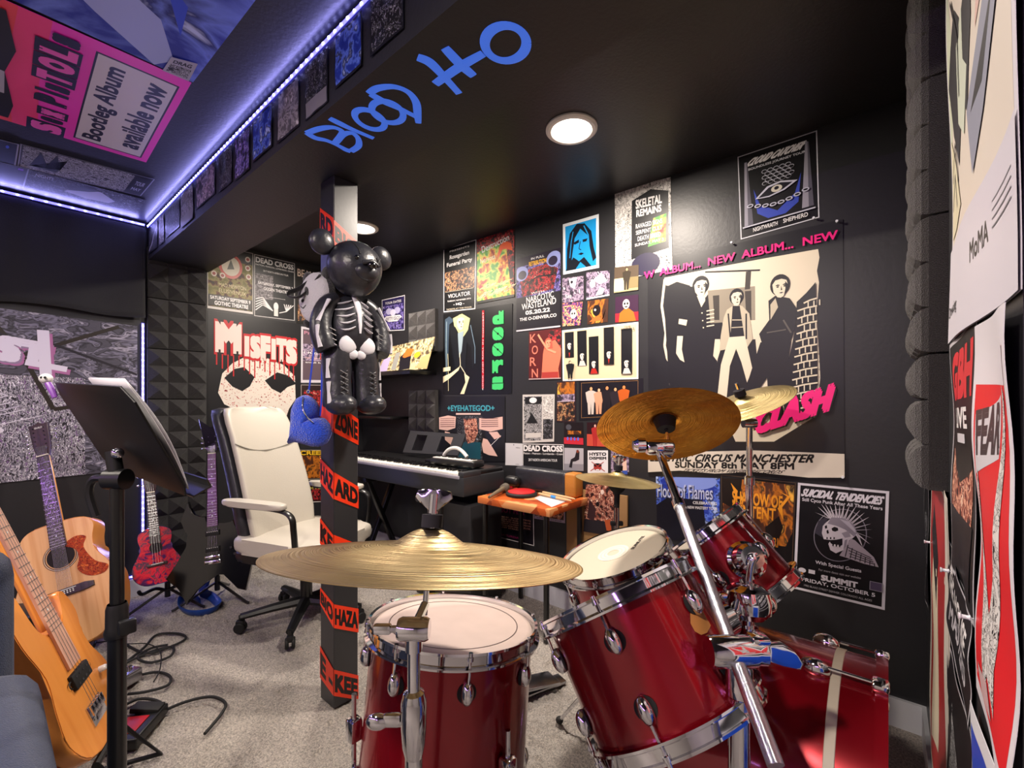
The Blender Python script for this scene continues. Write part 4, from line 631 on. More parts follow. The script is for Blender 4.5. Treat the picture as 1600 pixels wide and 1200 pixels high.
# ---- beam face
BL_ = [(3.36, 3.16, 'engrave_dark', 'b'), (3.12, 3.02, 'grey_photo', ''), (2.98, 2.72, 'engrave_dark', ''), (2.70, 2.5, 'grey_photo', 'w'), (2.46, 2.2, 'mauve_photo', ''), (2.15, 2.0, 'engrave_dark', ''), (1.97, 1.82, 'violet_mix', ''), (1.79, 1.62, 'blue_mix', ''), (1.58, 1.42, 'grey_photo', ''), (1.38, 1.24, 'engrave_dark', 'w'), (1.2, 1.06, 'blue_mix', ''), (1.02, .88, 'engrave_dark', '')]
BLAB = ['nearest the curtain corner', 'second from the curtain corner, narrow', 'third from the curtain corner, dark', 'fourth from the curtain corner, with white foot', 'mauve, between white footed and dark prints', 'dark, sixth from the curtain corner', 'violet, left of the blue print', 'blue, left of the post', 'grey streaked, above the post', 'dark with pale lower strip, above the lettering B', 'blue, second from the frame top', 'dark, cut by the frame top']
for (y0, y1, m_, k), lb in zip(BL_, BLAB):
    ops = [('r', .04, .05, .96, .96, m_)]
    if k == 'w': ops.append(('r', .04, .03, .96, .3, '7d7a80'))
    if k == 'b': ops.append(('l', [(.1, .1), (.9, .8)], .01, 'b5b5c0'))
    X = BX0 - .0005; zl = CEIL - .035; zb_ = BEAM + .01 + .03 * random.random()
    poster('print on the beam side %s' % lb, [(X, y0, zl), (X, y1, zl), (X, y1, zb_), (X, y0, zb_)], '17171c', ops, 'print', 'prints along the beam side', wave=.002)
# ---- near right wall
qb = lambda x0, x1, z0, z1: [Vector((x0, YC + .0004, z1)), Vector((x1, YC + .0004, z1)), Vector((x1, YC + .0004, z0)), Vector((x0, YC + .0004, z0))]
fc = lambda px, py: ony(px, py, YC + .004)
a, b, c = fc(1487, 537), fc(1596, 452), fc(1487, 60)
poster('tall white museum poster with black and pale comic style swirls on the near right wall', [Vector((a.x, YC + .0004, 2.16)), Vector((b.x, YC + .0004, 2.12)), Vector((b.x, YC + .0004, b.z)), Vector((a.x, YC + .0004, a.z))], 'd4d0d8', [('r', .02, .2, .97, .99, 'd9cfc2'), ('p', [(.02, .99), (.06, .75), (.16, .6), (.1, .45), (.02, .4)], 'c6ccb4'), ('p', [(.16, .99), (.12, .8), (.2, .68), (.3, .72), (.26, .86), (.24, .99)], '23387a'), ('p', [(.26, .99), (.3, .75), (.44, .62), (.52, .7), (.6, .85), (.56, .99)], 'd8b8aa'), ('e', .45, .84, .05, .025, '8a3a34'), ('p', [(.6, .99), (.56, .8), (.68, .6), (.72, .75), (.66, .99)], '2a4ab0'), ('p', [(.66, .99), (.7, .7), (.62, .45), (.8, .5), (.92, .7), (.9, .99)], 'd8b4aa'), ('p', [(.05, .55), (.2, .66), (.34, .58), (.5, .66), (.56, .5), (.5, .36), (.4, .42), (.3, .32), (.14, .42)], '2a272c'), ('p', [(.26, .56), (.36, .6), (.42, .48), (.5, .44), (.44, .34), (.3, .4)], 'c9d0be'), ('p', [(.04, .44), (.2, .34), (.34, .24), (.2, .22), (.04, .22)], 'd6cfb0'), ('l', [(.06, .34), (.16, .4), (.26, .3)], .008, '2a272c'), ('l', [(.06, .28), (.14, .34), (.22, .26)], .008, '2a272c'), ('p', [(.5, .36), (.8, .48), (.96, .62), (.96, .46), (.7, .3), (.56, .24)], '8d8fa0'), ('p', [(.56, .34), (.8, .42), (.94, .54), (.94, .5), (.7, .34)], '2a272c'), ('l', [(.68, .95), (.78, .6), (.72, .46)], .008, '2a272c'), ('l', [(.14, .7), (.3, .56), (.34, .44)], .008, '2a272c'), ('r', 0, 0, 1, .2, 'd0ccd6'), ('t', 'MoMA', .62, .12, .2, .035, '1c1c20', {'b': .03}), *[('l', [(.76, .15 - .012 * i), (.95, .15 - .012 * i)], .002, '6a6a72') for i in range(4)], ('t', 'Drowning', .16, .06, .26, .03, '1c1c20')], wave=.006, freq=(7, 4))
a, b = fc(1489, 542), fc(1527, 522)
poster('narrow black poster headed in red letters on the near right wall', qb(b.x, a.x, .78, 1.245)[:0] + [Vector((a.x, YC + .0004, 1.26)), Vector((b.x, YC + .0004, 1.275)), Vector((b.x, YC + .0004, .83)), Vector((a.x, YC + .0004, .83))], '141417', border('b9b6bc', .007) + [('t', 'GBH', .52, .84, .78, .2, 'd03038', {'b': .06}), ('t', 'LIVE', .5, .67, .4, .08, WH, {'b': .04}), ('r', .38, .575, .62, .61, 'c9c6cc'), ('r', .1, .3, .86, .55, 'flesh_mix'), ('p', [(.1, .55), (.5, .42), (.86, .5), (.86, .56), (.1, .58)], '141417'), ('r', .1, .05, .9, .3, '17171b')], wave=.004)
a, b = fc(1532, 510), fc(1592, 470)
poster('large red and white poster with slanted silver lettering at the right frame edge', [Vector((a.x, YC + .0004, a.z)), Vector((b.x, YC + .0004, b.z)), Vector((b.x, YC + .0004, .74)), Vector((a.x, YC + .0004, .76))], 'd8d4da', [('r', .06, .05, .94, .92, 'd8232a'), ('r', .06, .84, .94, .92, 'd8d4da'), ('p', [(.1, .76), (.7, .82), (.7, .68), (.1, .6)], 'c9c6cc'), ('t', 'FEAR', .4, .73, .56, .12, '3a3438', {'b': .05, 'r': 8}), ('p', [(.18, .62), (.4, .42), (.5, .3), (.62, .42), (.76, .7), (.84, .84), (.9, .82), (.74, .42), (.62, .2), (.66, .1), (.5, .16), (.42, .08), (.36, .2), (.34, .36), (.14, .58)], 'engrave'), ('p', [(.2, .12), (.5, .14), (.6, .08), (.3, .06)], 'c9a8a8')], wave=.006, freq=(6, 6))
poster('black and white flyer with slanted lettering below the red lettered black poster', [Vector((1.27, YC + .0004, .87)), Vector((.95, YC + .0004, .82)), Vector((.95, YC + .0004, .66)), Vector((1.27, YC + .0004, .7))], '19191d', border('c9c6cc', .006) + [('t', 'THE HOUSE', .5, .66, .8, .24, WH, {'b': .03}), ('t', 'MASTERS', .5, .3, .7, .22, 'b9b6bc', {'b': .03})], wave=.004)
poster('blue glossy poster with white edge low on the near right wall', [Vector((.93, YC + .0004, .715)), Vector((.672, YC + .0004, .735)), Vector((.672, YC + .0004, .2)), Vector((.93, YC + .0004, .2))], 'd8d8de', [('r', .05, .04, .95, .95, '1a48b8'), ('r', .1, .1, .9, .6, 'blue_mix'), ('r', .05, .04, .95, .06, '1a48b8')], wave=.005)
poster('black poster with pale ghostly figures low on the near right wall', [Vector((1.29, YC + .0004, .66)), Vector((.95, YC + .0004, .64)), Vector((.95, YC + .0004, .16)), Vector((1.29, YC + .0004, .16))], '17151a', border('b9b6bc', .005) + [('p', [(.15, .05), (.1, .5), (.3, .85), (.5, .6), (.7, .3), (.9, .05)], 'engrave_fine'), ('p', [(.2, .1), (.3, .4), (.45, .3), (.5, .1)], 'fire_mix')], wave=.004)
a, b = fc(1456, 740), fc(1486, 785)
poster('narrow red and cream poster under the scalloped foam panels', [Vector((a.x, YC + .0004, .97)), Vector((b.x, YC + .0004, .955)), Vector((b.x, YC + .0004, .14)), Vector((a.x, YC + .0004, .14))], 'd4ccc0', [('r', .06, .03, .82, .97, 'a82a2c'), ('p', [(.12, .1), (.12, .6), (.3, .75), (.5, .7), (.6, .5), (.55, .2)], 'd4c8b0'), ('p', [(.2, .8), (.3, .9), (.5, .75), (.45, .6), (.3, .7)], '1c1a1c'), ('r', .82, .03, .98, .97, 'd8d0c4')], wave=.004)
poster('black poster beside the wall corner under the scalloped foam panels', [Vector((2.05, YC + .0004, .98)), Vector((1.89, YC + .0004, .98)), Vector((1.89, YC + .0004, .5)), Vector((2.05, YC + .0004, .5))], '141417', border('a8a6ac', .004) + [('r', .2, .2, .8, .6, 'engrave_dark')], wave=.003)
# push pins
def pin(p, n, label):
    p, n = Vector(p), Vector(n); mb = MB(basis(p, n, Vector((0, 0, 1)))).m('pin_clear'); mb.lathe([(0, 0), (.0008, 0), (.0008, .004), (.004, .004), (.003, .006), (.003, .012), (.0046, .014), (.0046, .016), (0, .016)], n=10); return tag(mb.build('push_pin'), label, 'push pin', 'clear push pins')
for px, py, lb in ((1144, 380, 'clear push pin at the middle top edge of the huge black poster'), (1308, 347, 'clear push pin in the top right corner of the huge black poster'), (1317, 745, 'clear push pin in the bottom right corner of the huge black poster'), (1272, 342, 'clear push pin at the lower right of the eye and vase poster')): pin(onx(px, py, XB - .006), (-1, 0, 0), lb)
for px, py, lb in ((1456, 848, 'clear push pin near the wall corner on the near right wall'), (1487, 893, 'clear push pin beside the red and cream poster'), (1522, 967, 'clear push pin between blue and black posters near the frame edge')): pin(ony(px, py, YC + .008), (0, 1, 0), lb)
# ---------------------------------------------------------------- instruments and furniture
art('maple', [(0, 'b06a34'), (.5, 'c98446'), (.65, 'b8743a')], 6, 'noise', stretch=(1, 1, .12), sharp=False, rough=.25)
art('spruce', [(0, 'dea470'), (.5, 'e8b17f'), (.65, 'd89c68')], 30, 'noise', stretch=(1, 1, .04), sharp=False, rough=.22)
art('bass_wood', [(0, 'd0782c'), (.48, 'e89646'), (.62, 'd88236')], 10, 'noise', stretch=(1, 1, .1), sharp=False, rough=.25)
art('rosewood', [(0, '2a1c20'), (.5, '3d2a2e'), (.65, '241a1c')], 50, 'noise', stretch=(1, 1, .1), sharp=False, rough=.35)
art('maple_board', [(0, 'cf9a86'), (.5, 'dcab94'), (.65, 'c48d7a')], 30, 'noise', stretch=(1, 1, .1), sharp=False, rough=.3)  # pinkish tint of violet light on maple put into the colour
art('tortoise', [(0, '3a0c06'), (.42, '7a1c0c'), (.5, 'c2431a'), (.56, '5a120a'), (.63, 'd8672a')], 70, 'noise', dist=1.5, sharp=False, rough=.15)
art('uke_paint', [(0, '1c1030'), (.40, '4a1258'), (.46, 'c01838'), (.52, 'e0283c'), (.6, '2a3a50'), (.66, 'd81c4a')], 17, dist=1.6, sharp=False, rough=.2)
mat('binding', 'e4dac8', 0.3); mat('wire', 'c9c9cc', 0.25, 1.0); mat('gloss_black', '08080a', 0.12, coat=0.6); mat('hole_dark', '1a0d12', 0.8); mat('pearl', 'e8e6e4', 0.2)
mat('violet_side', '4a2470', 0.25)
def strung(label, cat, name, M4, L, n, out, depth, top, side, board, parts, wn=(.044, .056), head='six', joint=.3, ins=12, fr=20, by=0.0, headm='rosewood', tun='chrome', inlay=True):
    """fretted instrument: saddle at the origin, nut at z = L, face towards -y"""
    t = thing(name, label, cat, M4)
    mb = MB().m(side); mb.prism(out, (0, depth / 2, 0), (1, 0, 0), (0, 0, 1), depth, bevel=min(.006, depth / 6)); mb.build('body', t)
    mb = MB().m(top); k = .982
    zc = sum(p[1] for p in out) / len(out); mb.prism([(x * k, zc + (z - zc) * k) for x, z in out], (0, -.0008, 0), (1, 0, 0), (0, 0, 1), .002); mb.build('face', t)
    w0, w1 = wn; fy = -.006
    def wz(z): return w0 + (w1 - w0) * (L - z) / (L - joint + 1e-6)
    z1 = joint - L * .16 if cat != 'electric guitar' else joint - .01
    mb = MB().m(side if headm == 'rosewood' and side != 'gloss_black' else headm); mb.tube([(0, .008, joint), (0, .004, L * .75 + joint * .25), (0, .004, L)], [wz(joint) * .5, wz(joint) * .46, w0 * .5], 14, flat=.5, upv=Vector((0, 1, 0))); mb.build('neck', t)
    mb = MB().m(board); mb.prism([(-wz(z1) / 2, z1), (wz(z1) / 2, z1), (w0 / 2, L), (-w0 / 2, L)], (0, fy, 0), (1, 0, 0), (0, 0, 1), .007)
    mb.m('wire')
    for i in range(1, fr + 1):
        z = L * 2 ** (-i / 12)
        if z > z1 + .004: mb.box((0, fy - .004, z), (wz(z) * .99, .0016, .0018))
    mb.m('pearl')
    if inlay:
        for i in (3, 5, 7, 9, 12, 15, 17):
            z = L * (2 ** (-i / 12) + 2 ** (-(i - 1) / 12)) / 2
            if z > z1 + .01: mb.lathe([(0, .0005), (.0032, .0005), (.0032, 0)], (0, fy - .0036, z), (0, -1, 0), 10)
    mb.build('fretboard', t)
    MB().m('binding').box((0, fy - .003, L + .002), (w0, .008, .004)).build('nut', t)
    # headstock and tuners
    H = {'six': [(-w0 / 2, L), (w0 / 2, L), (w0 * .72, L + .05), (w0 * .85, L + .17), (w0 * .3, L + .165), (0, L + .18), (-w0 * .3, L + .165), (-w0 * .85, L + .17), (-w0 * .72, L + .05)],
         'uke': [(-w0 / 2, L), (w0 / 2, L), (w0 * .75, L + .03), (w0 * .8, L + .12), (0, L + .135), (-w0 * .8, L + .12), (-w0 * .75, L + .03)],
         'point': [(-w0 / 2, L), (w0 / 2, L), (w0 * .7, L + .04), (w0 * .3, L + .09), (w0 * 1.3, L + .2), (-w0 * .2, L + .17), (-w0 * 1.7, L + .23), (-w0 * .9, L + .05)],
         'bass': [(-w0 / 2, L), (w0 / 2, L), (w0 * .9, L + .04), (w0 * 1.0, L + .2), (0, L + .22), (-w0 * 1.1, L + .18), (-w0 * .8, L + .03)]}[head]
    MB().m(headm).prism(H, (0, .006, 0), (1, 0, 0), (0, 0, 1), .015, bevel=.002).build('headstock', t)
    per = n // 2; span = .13 if head == 'six' else .1; tu = None; posts = []
    for sgn in (-1, 1):
        for i in range(per):
            z = L + .03 + span * (i + .4) / per; posts.append((sgn * w0 * .42, z)); T4 = Matrix.Translation((sgn * w0 * .62, .006, z)) @ Matrix.Rotation(0 if sgn > 0 else math.pi, 4, 'Y')
            if tu is None:
                tu = MB().m(tun).tube([(0, .006, 0), (.022, .006, 0)], .0028, 8).ell((.028, .006, 0), (.008, .004, .006), n=10, k=6).tube([(-.008, .006, 0), (-.008, -.012, 0)], .003, 8).build('tuner', t); tu.matrix_local = T4
            else:
                q = tu.copy(); COL.objects.link(q); q.parent = t; q.matrix_local = T4
    for i in range(n):
        f = (i + .5) / n - .5; a = (f * w1 * 1.0, -.011 + by, 0); b = (f * w0 * .86, -.0115, L)
        MB().m('wire').tube([a, b, (f * w0 * .95, -.006, L + .05)], .0006, 5).build('string', t)
    for nm, fn in parts:
        m_ = MB(); fn(m_); m_.build(nm, t)
    return t
def mirror(P): return P + [(-x, z) for x, z in reversed(P) if abs(x) > 1e-6]
def place(p0, p1, xh, L):
    d = p1 - p0; s = d.length / L; m4 = basis(p0, d, xh); m4 = m4 @ Matrix.Scale(s, 4); return m4
# basis gives x across, z along; y = z cross x points away from the viewer
ac = [(x * .86, z * (1.06 if z > 0 else 1.42)) for x, z in spline(mirror([(0, -.175), (.11, -.167), (.19, -.11), (.215, -.015), (.19, .065), (.145, .135), (.143, .19), (.158, .25), (.12, .288), (.05, .298), (0, .296)]), 4)]
def a_hole(m): m.m('binding').lathe([(.0595, .0004), (.061, .0006), (.061, 0)], (0, -.002, .155), (0, -1, 0), 36).m('rosewood').lathe([(.055, .0012), (.058, .0012)], (0, -.002, .155), (0, -1, 0), 36).m('rosewood').lathe([(.062, .0012), (.064, .0012)], (0, -.002, .155), (0, -1, 0), 36).m('hole_dark').lathe([(0, .0008), (.051, .0008), (.051, 0)], (0, -.002, .155), (0, -1, 0), 36)
def a_guard(m): m.m('tortoise').prism(spline([(.02, .2), (.06, .225), (.1, .21), (.085, .165), (.115, .09), (.16, .05), (.14, .02), (.085, .03), (.05, .075), (.062, .12), (.056, .165)], 4), (0, -.0032, 0), (1, 0, 0), (0, 0, 1), .0016)
def a_bridge(m):
    m.m('rosewood').prism([(-.1, -.016), (-.075, -.02), (.075, -.02), (.1, -.016), (.1, .006), (.07, .014), (-.07, .014), (-.1, .006)], (0, -.006, -.004), (1, 0, 0), (0, 0, 1), .01, bevel=.002).m('pearl').box((0, -.0125, .003), (.075, .004, .003))
    for i in range(12): m.lathe([(0, .004), (.003, .002), (.003, 0)], ((i % 6 - 2.5) * .0105, -.011, -.012 if i < 6 else -.004), (0, -1, 0), 8)
def a_logo(m):
    r = text2d('GUILD', .02); V = [m.m('pearl')._v(((x - .5) * .03, -.0025, .648 + .145 + y * .009)) for x, y in r[0]]
    for f in r[1]: m._f([V[i] for i in f])
P0, P1 = atd(105, 922, 2.06), atd(68, 713, 2.2)
strung('pale spruce twelve string acoustic guitar with tortoiseshell pickguard below the grey fantasy poster', 'acoustic guitar', 'acoustic_guitar', place(P0, P1, RT + FW * .3, .648), .648, 12, ac, .1, 'spruce', 'maple', 'rosewood', [('sound_hole', a_hole), ('pickguard', a_guard), ('bridge', a_bridge), ('headstock_logo', a_logo)], joint=.3, headm='rosewood')
# a plain stand for it
def guitar_stand(label, foot, zy, back, xh, col='black_metal'):
    f = Vector(foot); x = Vector(xh).normalized(); y = Vector((0, 0, 1)).cross(x); t = thing('guitar_stand', label, 'stand', frame(f, x, y, Vector((0, 0, 1))), 'instrument stands')
    mb = MB().m(col); mb.tube([(0, 0, .12), (0, back, zy + .18)], .009, 10).tube([(0, 0, .06), (0, 0, .14)], .014, 10); mb.build('column', t)
    for a in (-150, -30, 90):
        c, s_ = math.cos(math.radians(a)), math.sin(math.radians(a)); MB().m(col).tube([(0, 0, .11), (c * .2, s_ * .2, .012), (c * .215, s_ * .215, .009)], .0075, 8).build('leg', t)
    mb = MB().m('rubber'); mb.tube(spline([(-.11, -.075, zy + .035), (-.1, -.05, zy + .01), (-.05, -.02, zy + .02), (0, -.012, zy), (.05, -.02, zy + .02), (.1, -.05, zy + .01), (.11, -.075, zy + .035)], 4, False), .009, 8).tube([(0, -.012, zy), (0, back * (zy - .12) / (zy + .06), zy)], .011, 8); mb.build('yoke', t)
    return t
# ukulele
uk = [(x * 1.02, z * 1.2) for x, z in spline(mirror([(0, -.085), (.06, -.08), (.098, -.045), (.1, .0), (.075, .045), (.062, .075), (.07, .11), (.066, .14), (.03, .16), (0, .162)]), 4)]
def u_hole(m): m.m('hole_dark').lathe([(0, .0008), (.028, .0008), (.028, 0)], (0, -.002, .085), (0, -1, 0), 28)
def u_bridge(m): m.m('rosewood').box((0, -.005, -.003), (.085, .008, .016), bevel=.002).m('pearl').box((0, -.0098, .001), (.05, .003, .003))
P0, P1 = atd(246, 881, 2.42), atd(235.5, 770, 2.5)
strung('small red and purple painted ukulele on a black stand by the led strip', 'ukulele', 'ukulele', place(P0, P1, RT + FW * .75, .38), .38, 4, uk, .065, 'uke_paint', 'violet_side', 'rosewood', [('sound_hole', u_hole), ('bridge', u_bridge)], wn=(.036, .044), head='uke', joint=.17, fr=16)
uf = P0.copy(); uf.z = 0
guitar_stand('black stand carrying the red ukulele', uf + Vector((.06, .07, 0)), .1, .03, RT + FW * .5)
# black pointed electric guitar
raw = [(595, 210), (560, 310), (545, 350), (566, 415), (600, 470), (590, 560), (520, 670), (450, 770), (505, 830), (545, 860), (562, 920), (585, 985), (610, 930), (650, 880), (720, 840), (790, 790), (840, 800), (885, 870), (930, 930), (985, 955), (1005, 870), (1045, 700), (1000, 640), (950, 590), (935, 520), (925, 460), (905, 395), (880, 420), (850, 415), (820, 405), (722, 405), (710, 340), (670, 345), (630, 320), (605, 270)]
pg = [((X - 765) * .00077, (660 - Y) * .00077) for X, Y in raw]
def e_pick(z):
    def f(m):
        m.m('rubber').box((0, -.006, z), (.075, .012, .032), bevel=.003).m('chrome')
        for i in range(6): m.lathe([(0, .001), (.003, .0008), (.003, 0)], ((i - 2.5) * .0105, -.012, z + .008), (0, -1, 0), 8)
    return f
def e_bridge(m):
    m.m('chrome').box((0, -.008, 0), (.08, .014, .018), bevel=.003).box((0, -.006, -.03), (.085, .01, .022), bevel=.003)
def knob(x, z, c='black_plastic'):
    def f(m): m.m(c).lathe([(0, .018), (.007, .018), (.009, .014), (.0095, 0)], (x, -.002, z), (0, -1, 0), 16)
    return f
P0, P1 = atd(333, 870, 2.5), atd(331.5, 709, 2.62)
strung('glossy black angular electric guitar with pointed wings standing left of the white chair', 'electric guitar', 'electric_guitar', place(P0, P1, RT + FW * .3, .628), .628, 6, pg, .038, 'gloss_black', 'gloss_black', mat('violet_board', '6a3070', .4), [('pickup', e_pick(.14)), ('pickup', e_pick(.045)), ('bridge', e_bridge), ('knob', knob(.12, -.0)), ('knob', knob(.14, -.045)), ('knob', knob(.1, .04))], wn=(.043, .056), head='point', joint=.19, headm='gloss_black', fr=24)
ef = atd(338, 870, 2.55); ef.z = 0
guitar_stand('brown black stand carrying the angular electric guitar', ef + Vector((.02, .05, 0)), .2, .05, RT + FW * .3)
# bass
bs = spline([(0, -.115), (.1, -.105), (.16, -.04), (.16, .05), (.125, .13), (.12, .19), (.14, .25), (.125, .315), (.1, .325), (.075, .28), (.045, .245), (-.04, .245), (-.07, .3), (-.085, .4), (-.115, .42), (-.145, .36), (-.145, .27), (-.122, .16), (-.15, .07), (-.165, -.02), (-.11, -.1)], 4)
def b_pick(m):
    m.m('rubber').box((0, -.006, .095), (.1, .014, .045), bevel=.004)
    for s_ in (-1, 1):
        m.m('rubber').lathe([(.009, .002), (.012, .0)], (s_ * .055, -.006, .095), (0, -1, 0), 12)
        for i in range(4): m.m('steel').lathe([(0, .001), (.0045, .001), (.0045, 0)], ((i - 1.5) * .021, -.013, .095 + s_ * .011), (0, -1, 0), 10)
def b_bridge(m):
    m.m('chrome').box((0, -.003, -.02), (.085, .006, .06), bevel=.001)
    for i in range(4): m.box(((i - 1.5) * .02, -.009, -.006), (.015, .01, .03), bevel=.002)
ax = Vector((-.455, .205, .866)); ax = Vector((-.34 * .91, .34 * .41, .94)).normalized()
P0 = atd(144, 1100, 1.3)
strung('orange natural wood electric bass leaning against the blue armchair', 'electric bass', 'bass_guitar', basis(P0, ax, Vector((.41, .91, 0))), .8, 4, bs, .042, 'bass_wood', 'bass_wood', 'maple_board', [('pickup', b_pick), ('bridge', b_bridge), ('knob', knob(.105, .05, 'pearl')), ('knob', knob(.125, .0, 'pearl'))], wn=(.042, .062), head='bass', joint=.26, headm='bass_wood', fr=20)
bf = P0 + ax * -.115
t = thing('guitar_stand', 'low black floor cradle under the orange bass', 'stand', basis((bf.x, bf.y, 0), (0, 0, 1), Vector((.41, .91, 0))), 'instrument stands')
MB().m('black_metal').tube([(-.1, 0, bf.z - .012), (.1, 0, bf.z - .012)], .01, 8).build('yoke', t)
for s_ in (-1, 1): MB().m('black_metal').tube([(s_ * .09, 0, bf.z - .02), (s_ * .1, -.1, .012), (s_ * .1, .16, .01)], .008, 8).build('leg', t)
# armchair in blue grey fabric
fab = mat('blue_fabric', '222c48', .9, bump=.5, bscale=500, sheen=.15, var=.3, vscale=120)
t = thing('armchair', 'blue grey fabric armchair at the left frame edge', 'armchair', Matrix.Translation((-.3, 1.2, 0)))
MB().m(fab).box((0, -.02, .3), (.5, .66, .3), bevel=.05, seg=4).build('seat_cushion', t)
MB().m(fab).box((0, .31, .46), (.70, .17, .72), bevel=.05, seg=4).build('backrest', t)
for s_ in (-1, 1): MB().m(fab).box((s_ * .31, -.07, .34), (.15, .62, .5), bevel=.06, seg=4).build('armrest', t)
for sx in (-1, 1):
    for sy in (-1, 1): MB().m('black_metal').tube([(sx * .29, sy * .28, .12), (sx * .31, sy * .3, 0)], [.02, .014], 10).build('leg', t)
# music stand
TL, TR_, BR, BLp = atd(82, 597, 1.05), atd(197, 604, .76), atd(300, 778, .87), atd(170, 728, 1.16)
fn = (TR_ - TL).cross(BLp - TL).normalized(); cen = (TL + TR_ + BR + BLp) / 4
if fn.x < 0: fn = -fn
foot = Vector((.19, 1.262, 0))
t = thing('music_stand', 'black music stand with tilted solid desk holding white sheets', 'music stand', Matrix.Translation(foot))
inv = Matrix.Translation(-foot)
mb = MB(inv).m('desk_black'); ux = (TR_ - TL).normalized(); uy = (TL - BLp).normalized(); W_, H_ = (TR_ - TL).length, (TL - BLp).length
dn = ux.cross(uy)
rr = .03; out = [(-W_ / 2 + rr, -H_ / 2), (W_ / 2 - rr, -H_ / 2), (W_ / 2, -H_ / 2 + rr), (W_ / 2, H_ / 2 - rr), (W_ / 2 - rr, H_ / 2), (-W_ / 2 + rr, H_ / 2), (-W_ / 2, H_ / 2 - rr), (-W_ / 2, -H_ / 2 + rr)]
mb.prism(out, cen, ux, uy, .004, bevel=.0012); mb.build('desk', t)
mb = MB(inv).m('black_metal'); mb.box(cen - uy * (H_ / 2) + fn * .02, (W_, .003, .036), Matrix((ux, ux.cross(fn), fn)).transposed()); mb.box(cen - uy * (H_ / 2 - .01) + fn * .037, (W_, .016, .003), Matrix((ux, uy, fn)).transposed()); mb.build('ledge', t)
back = cen - fn * .02 - uy * .03
mb = MB(inv).m('black_metal'); mb.tube([foot + Vector((0, 0, .72)), foot + Vector((0, 0, .995))], .0125, 16); mb.build('upper_tube', t)
mb = MB(inv).m('black_metal'); mb.tube([foot + Vector((0, 0, .08)), foot + Vector((0, 0, .7))], .0165, 16); mb.build('lower_tube', t)
mb = MB(inv).m('black_plastic'); mb.lathe([(.0125, -.005), (.021, 0), (.023, .012), (.02, .02), (.0195, .06), (.0165, .07)][::-1], foot + Vector((0, 0, .65)), (0, 0, 1), 20).box(foot + Vector((0, 0, .675)) + RT * .03 - FW * .01, (.03, .018, .03), bevel=.004); mb.build('clutch', t)
mb = MB(inv).m('black_plastic'); hp = foot + Vector((0, 0, .985)); mb.tube([hp, back], .014, 12).lathe([(0, -.02), (.022, -.02), (.022, .02), (0, .02)], hp, RT, 16).tube(spline([tuple(hp - RT * .02), tuple(hp - RT * .05 + UP * .0), tuple(hp - RT * .06 - UP * .03), tuple(hp - RT * .045 - UP * .08)], 4, False), .008, 8); mb.m('chrome').ell(back - fn * .008 + RT * .02, (.012, .012, .012), n=12, k=8); mb.build('tilt_bracket', t)
for a in (0, 120, 240):
    c, s_ = math.cos(math.radians(a)), math.sin(math.radians(a)); MB(inv).m('black_metal').tube([foot + Vector((0, 0, .16)), foot + Vector((c * .1, s_ * .1, .11)), foot + Vector((c * .27, s_ * .27, .012))], .009, 8).m('rubber').ell(foot + Vector((c * .275, s_ * .275, .012)), (.014, .014, .012), n=10, k=6).build('leg', t)
for i, (o0, lb) in enumerate((((.004), 'front white music sheet curling on the music stand'), ((.008), 'white music sheet lying behind the front sheet on the music stand'))):
    mb = MB().m('paper_white'); nx, ny = 2, 12; g = []
    for a in range(nx + 1):
        row = []
        for b in range(ny + 1):
            u = W_ * (.58 + .42 * a / nx) - .012 * i - .02; v = H_ * b / ny * .97; cu = .008 * math.sin(b / ny * math.pi) * (1 + .6 * i)
            p = cen - uy * (H_ / 2 - .012) + ux * (u - W_ / 2) + uy * v * 1.02 + fn * (o0 + .004 + cu) ; row.append(mb._v(p))
        g.append(row)
    for a in range(nx):
        for b in range(ny): mb._f([g[a][b], g[a + 1][b], g[a + 1][b + 1], g[a][b + 1]])
    o = mb.build('sheet_music'); md = o.modifiers.new('s', 'SOLIDIFY'); md.thickness = .0012; tag(o, lb, 'paper', 'sheets on the music stand')
fgp = atd(74, 597, 1.04)
t = thing('figurine', 'tiny white headed figurine with purple body on the music stand corner', 'figurine', Matrix.Translation(fgp))
mat('purple_plastic', '8a4fb0', .35)
MB().m('purple_plastic').tube([tuple(RT * .018 - UP * .036), tuple(RT * .009 - UP * .016), (0, 0, .0)], [.005, .007, .006], 10).build('body', t)
mb = MB().m('white_plastic').ell(-RT * .003 + UP * .008, (.0125, .0125, .012)); mb.build('head', t)
mb = MB().m('rubber')
for s_ in (-.5, .9): mb.ell(UP * .01 + (RT * (s_ * .006 + .001) - FW * .0115), (.0025, .0025, .003), n=8, k=6)
mb.build('eye', t)
# office chair
c0 = Vector((1.12, 2.37, 0)); fdir = (RT * math.cos(math.radians(20)) - FW * math.sin(math.radians(20))).normalized(); rdir = Vector((fdir.y, -fdir.x, 0))
t = thing('office_chair', 'white leather office chair with black shell and armrests', 'chair', frame(c0, rdir, fdir, UP))
so = spline([(-.24, -.22), (-.25, 0), (-.25, .2), (-.18, .265), (0, .28), (.18, .265), (.25, .2), (.25, 0), (.24, -.22), (.15, -.25), (-.15, -.25)], 3)
MB().m('leather_white').prism(so, (0, 0, .435), (1, 0, 0), (0, 1, 0), .075, bevel=.026, seg=4).build('seat', t)
MB().m('black_plastic').prism([(x * .98, y * .98) for x, y in so], (0, 0, .378), (1, 0, 0), (0, 1, 0), .045, bevel=.015, seg=3).build('seat_shell', t)
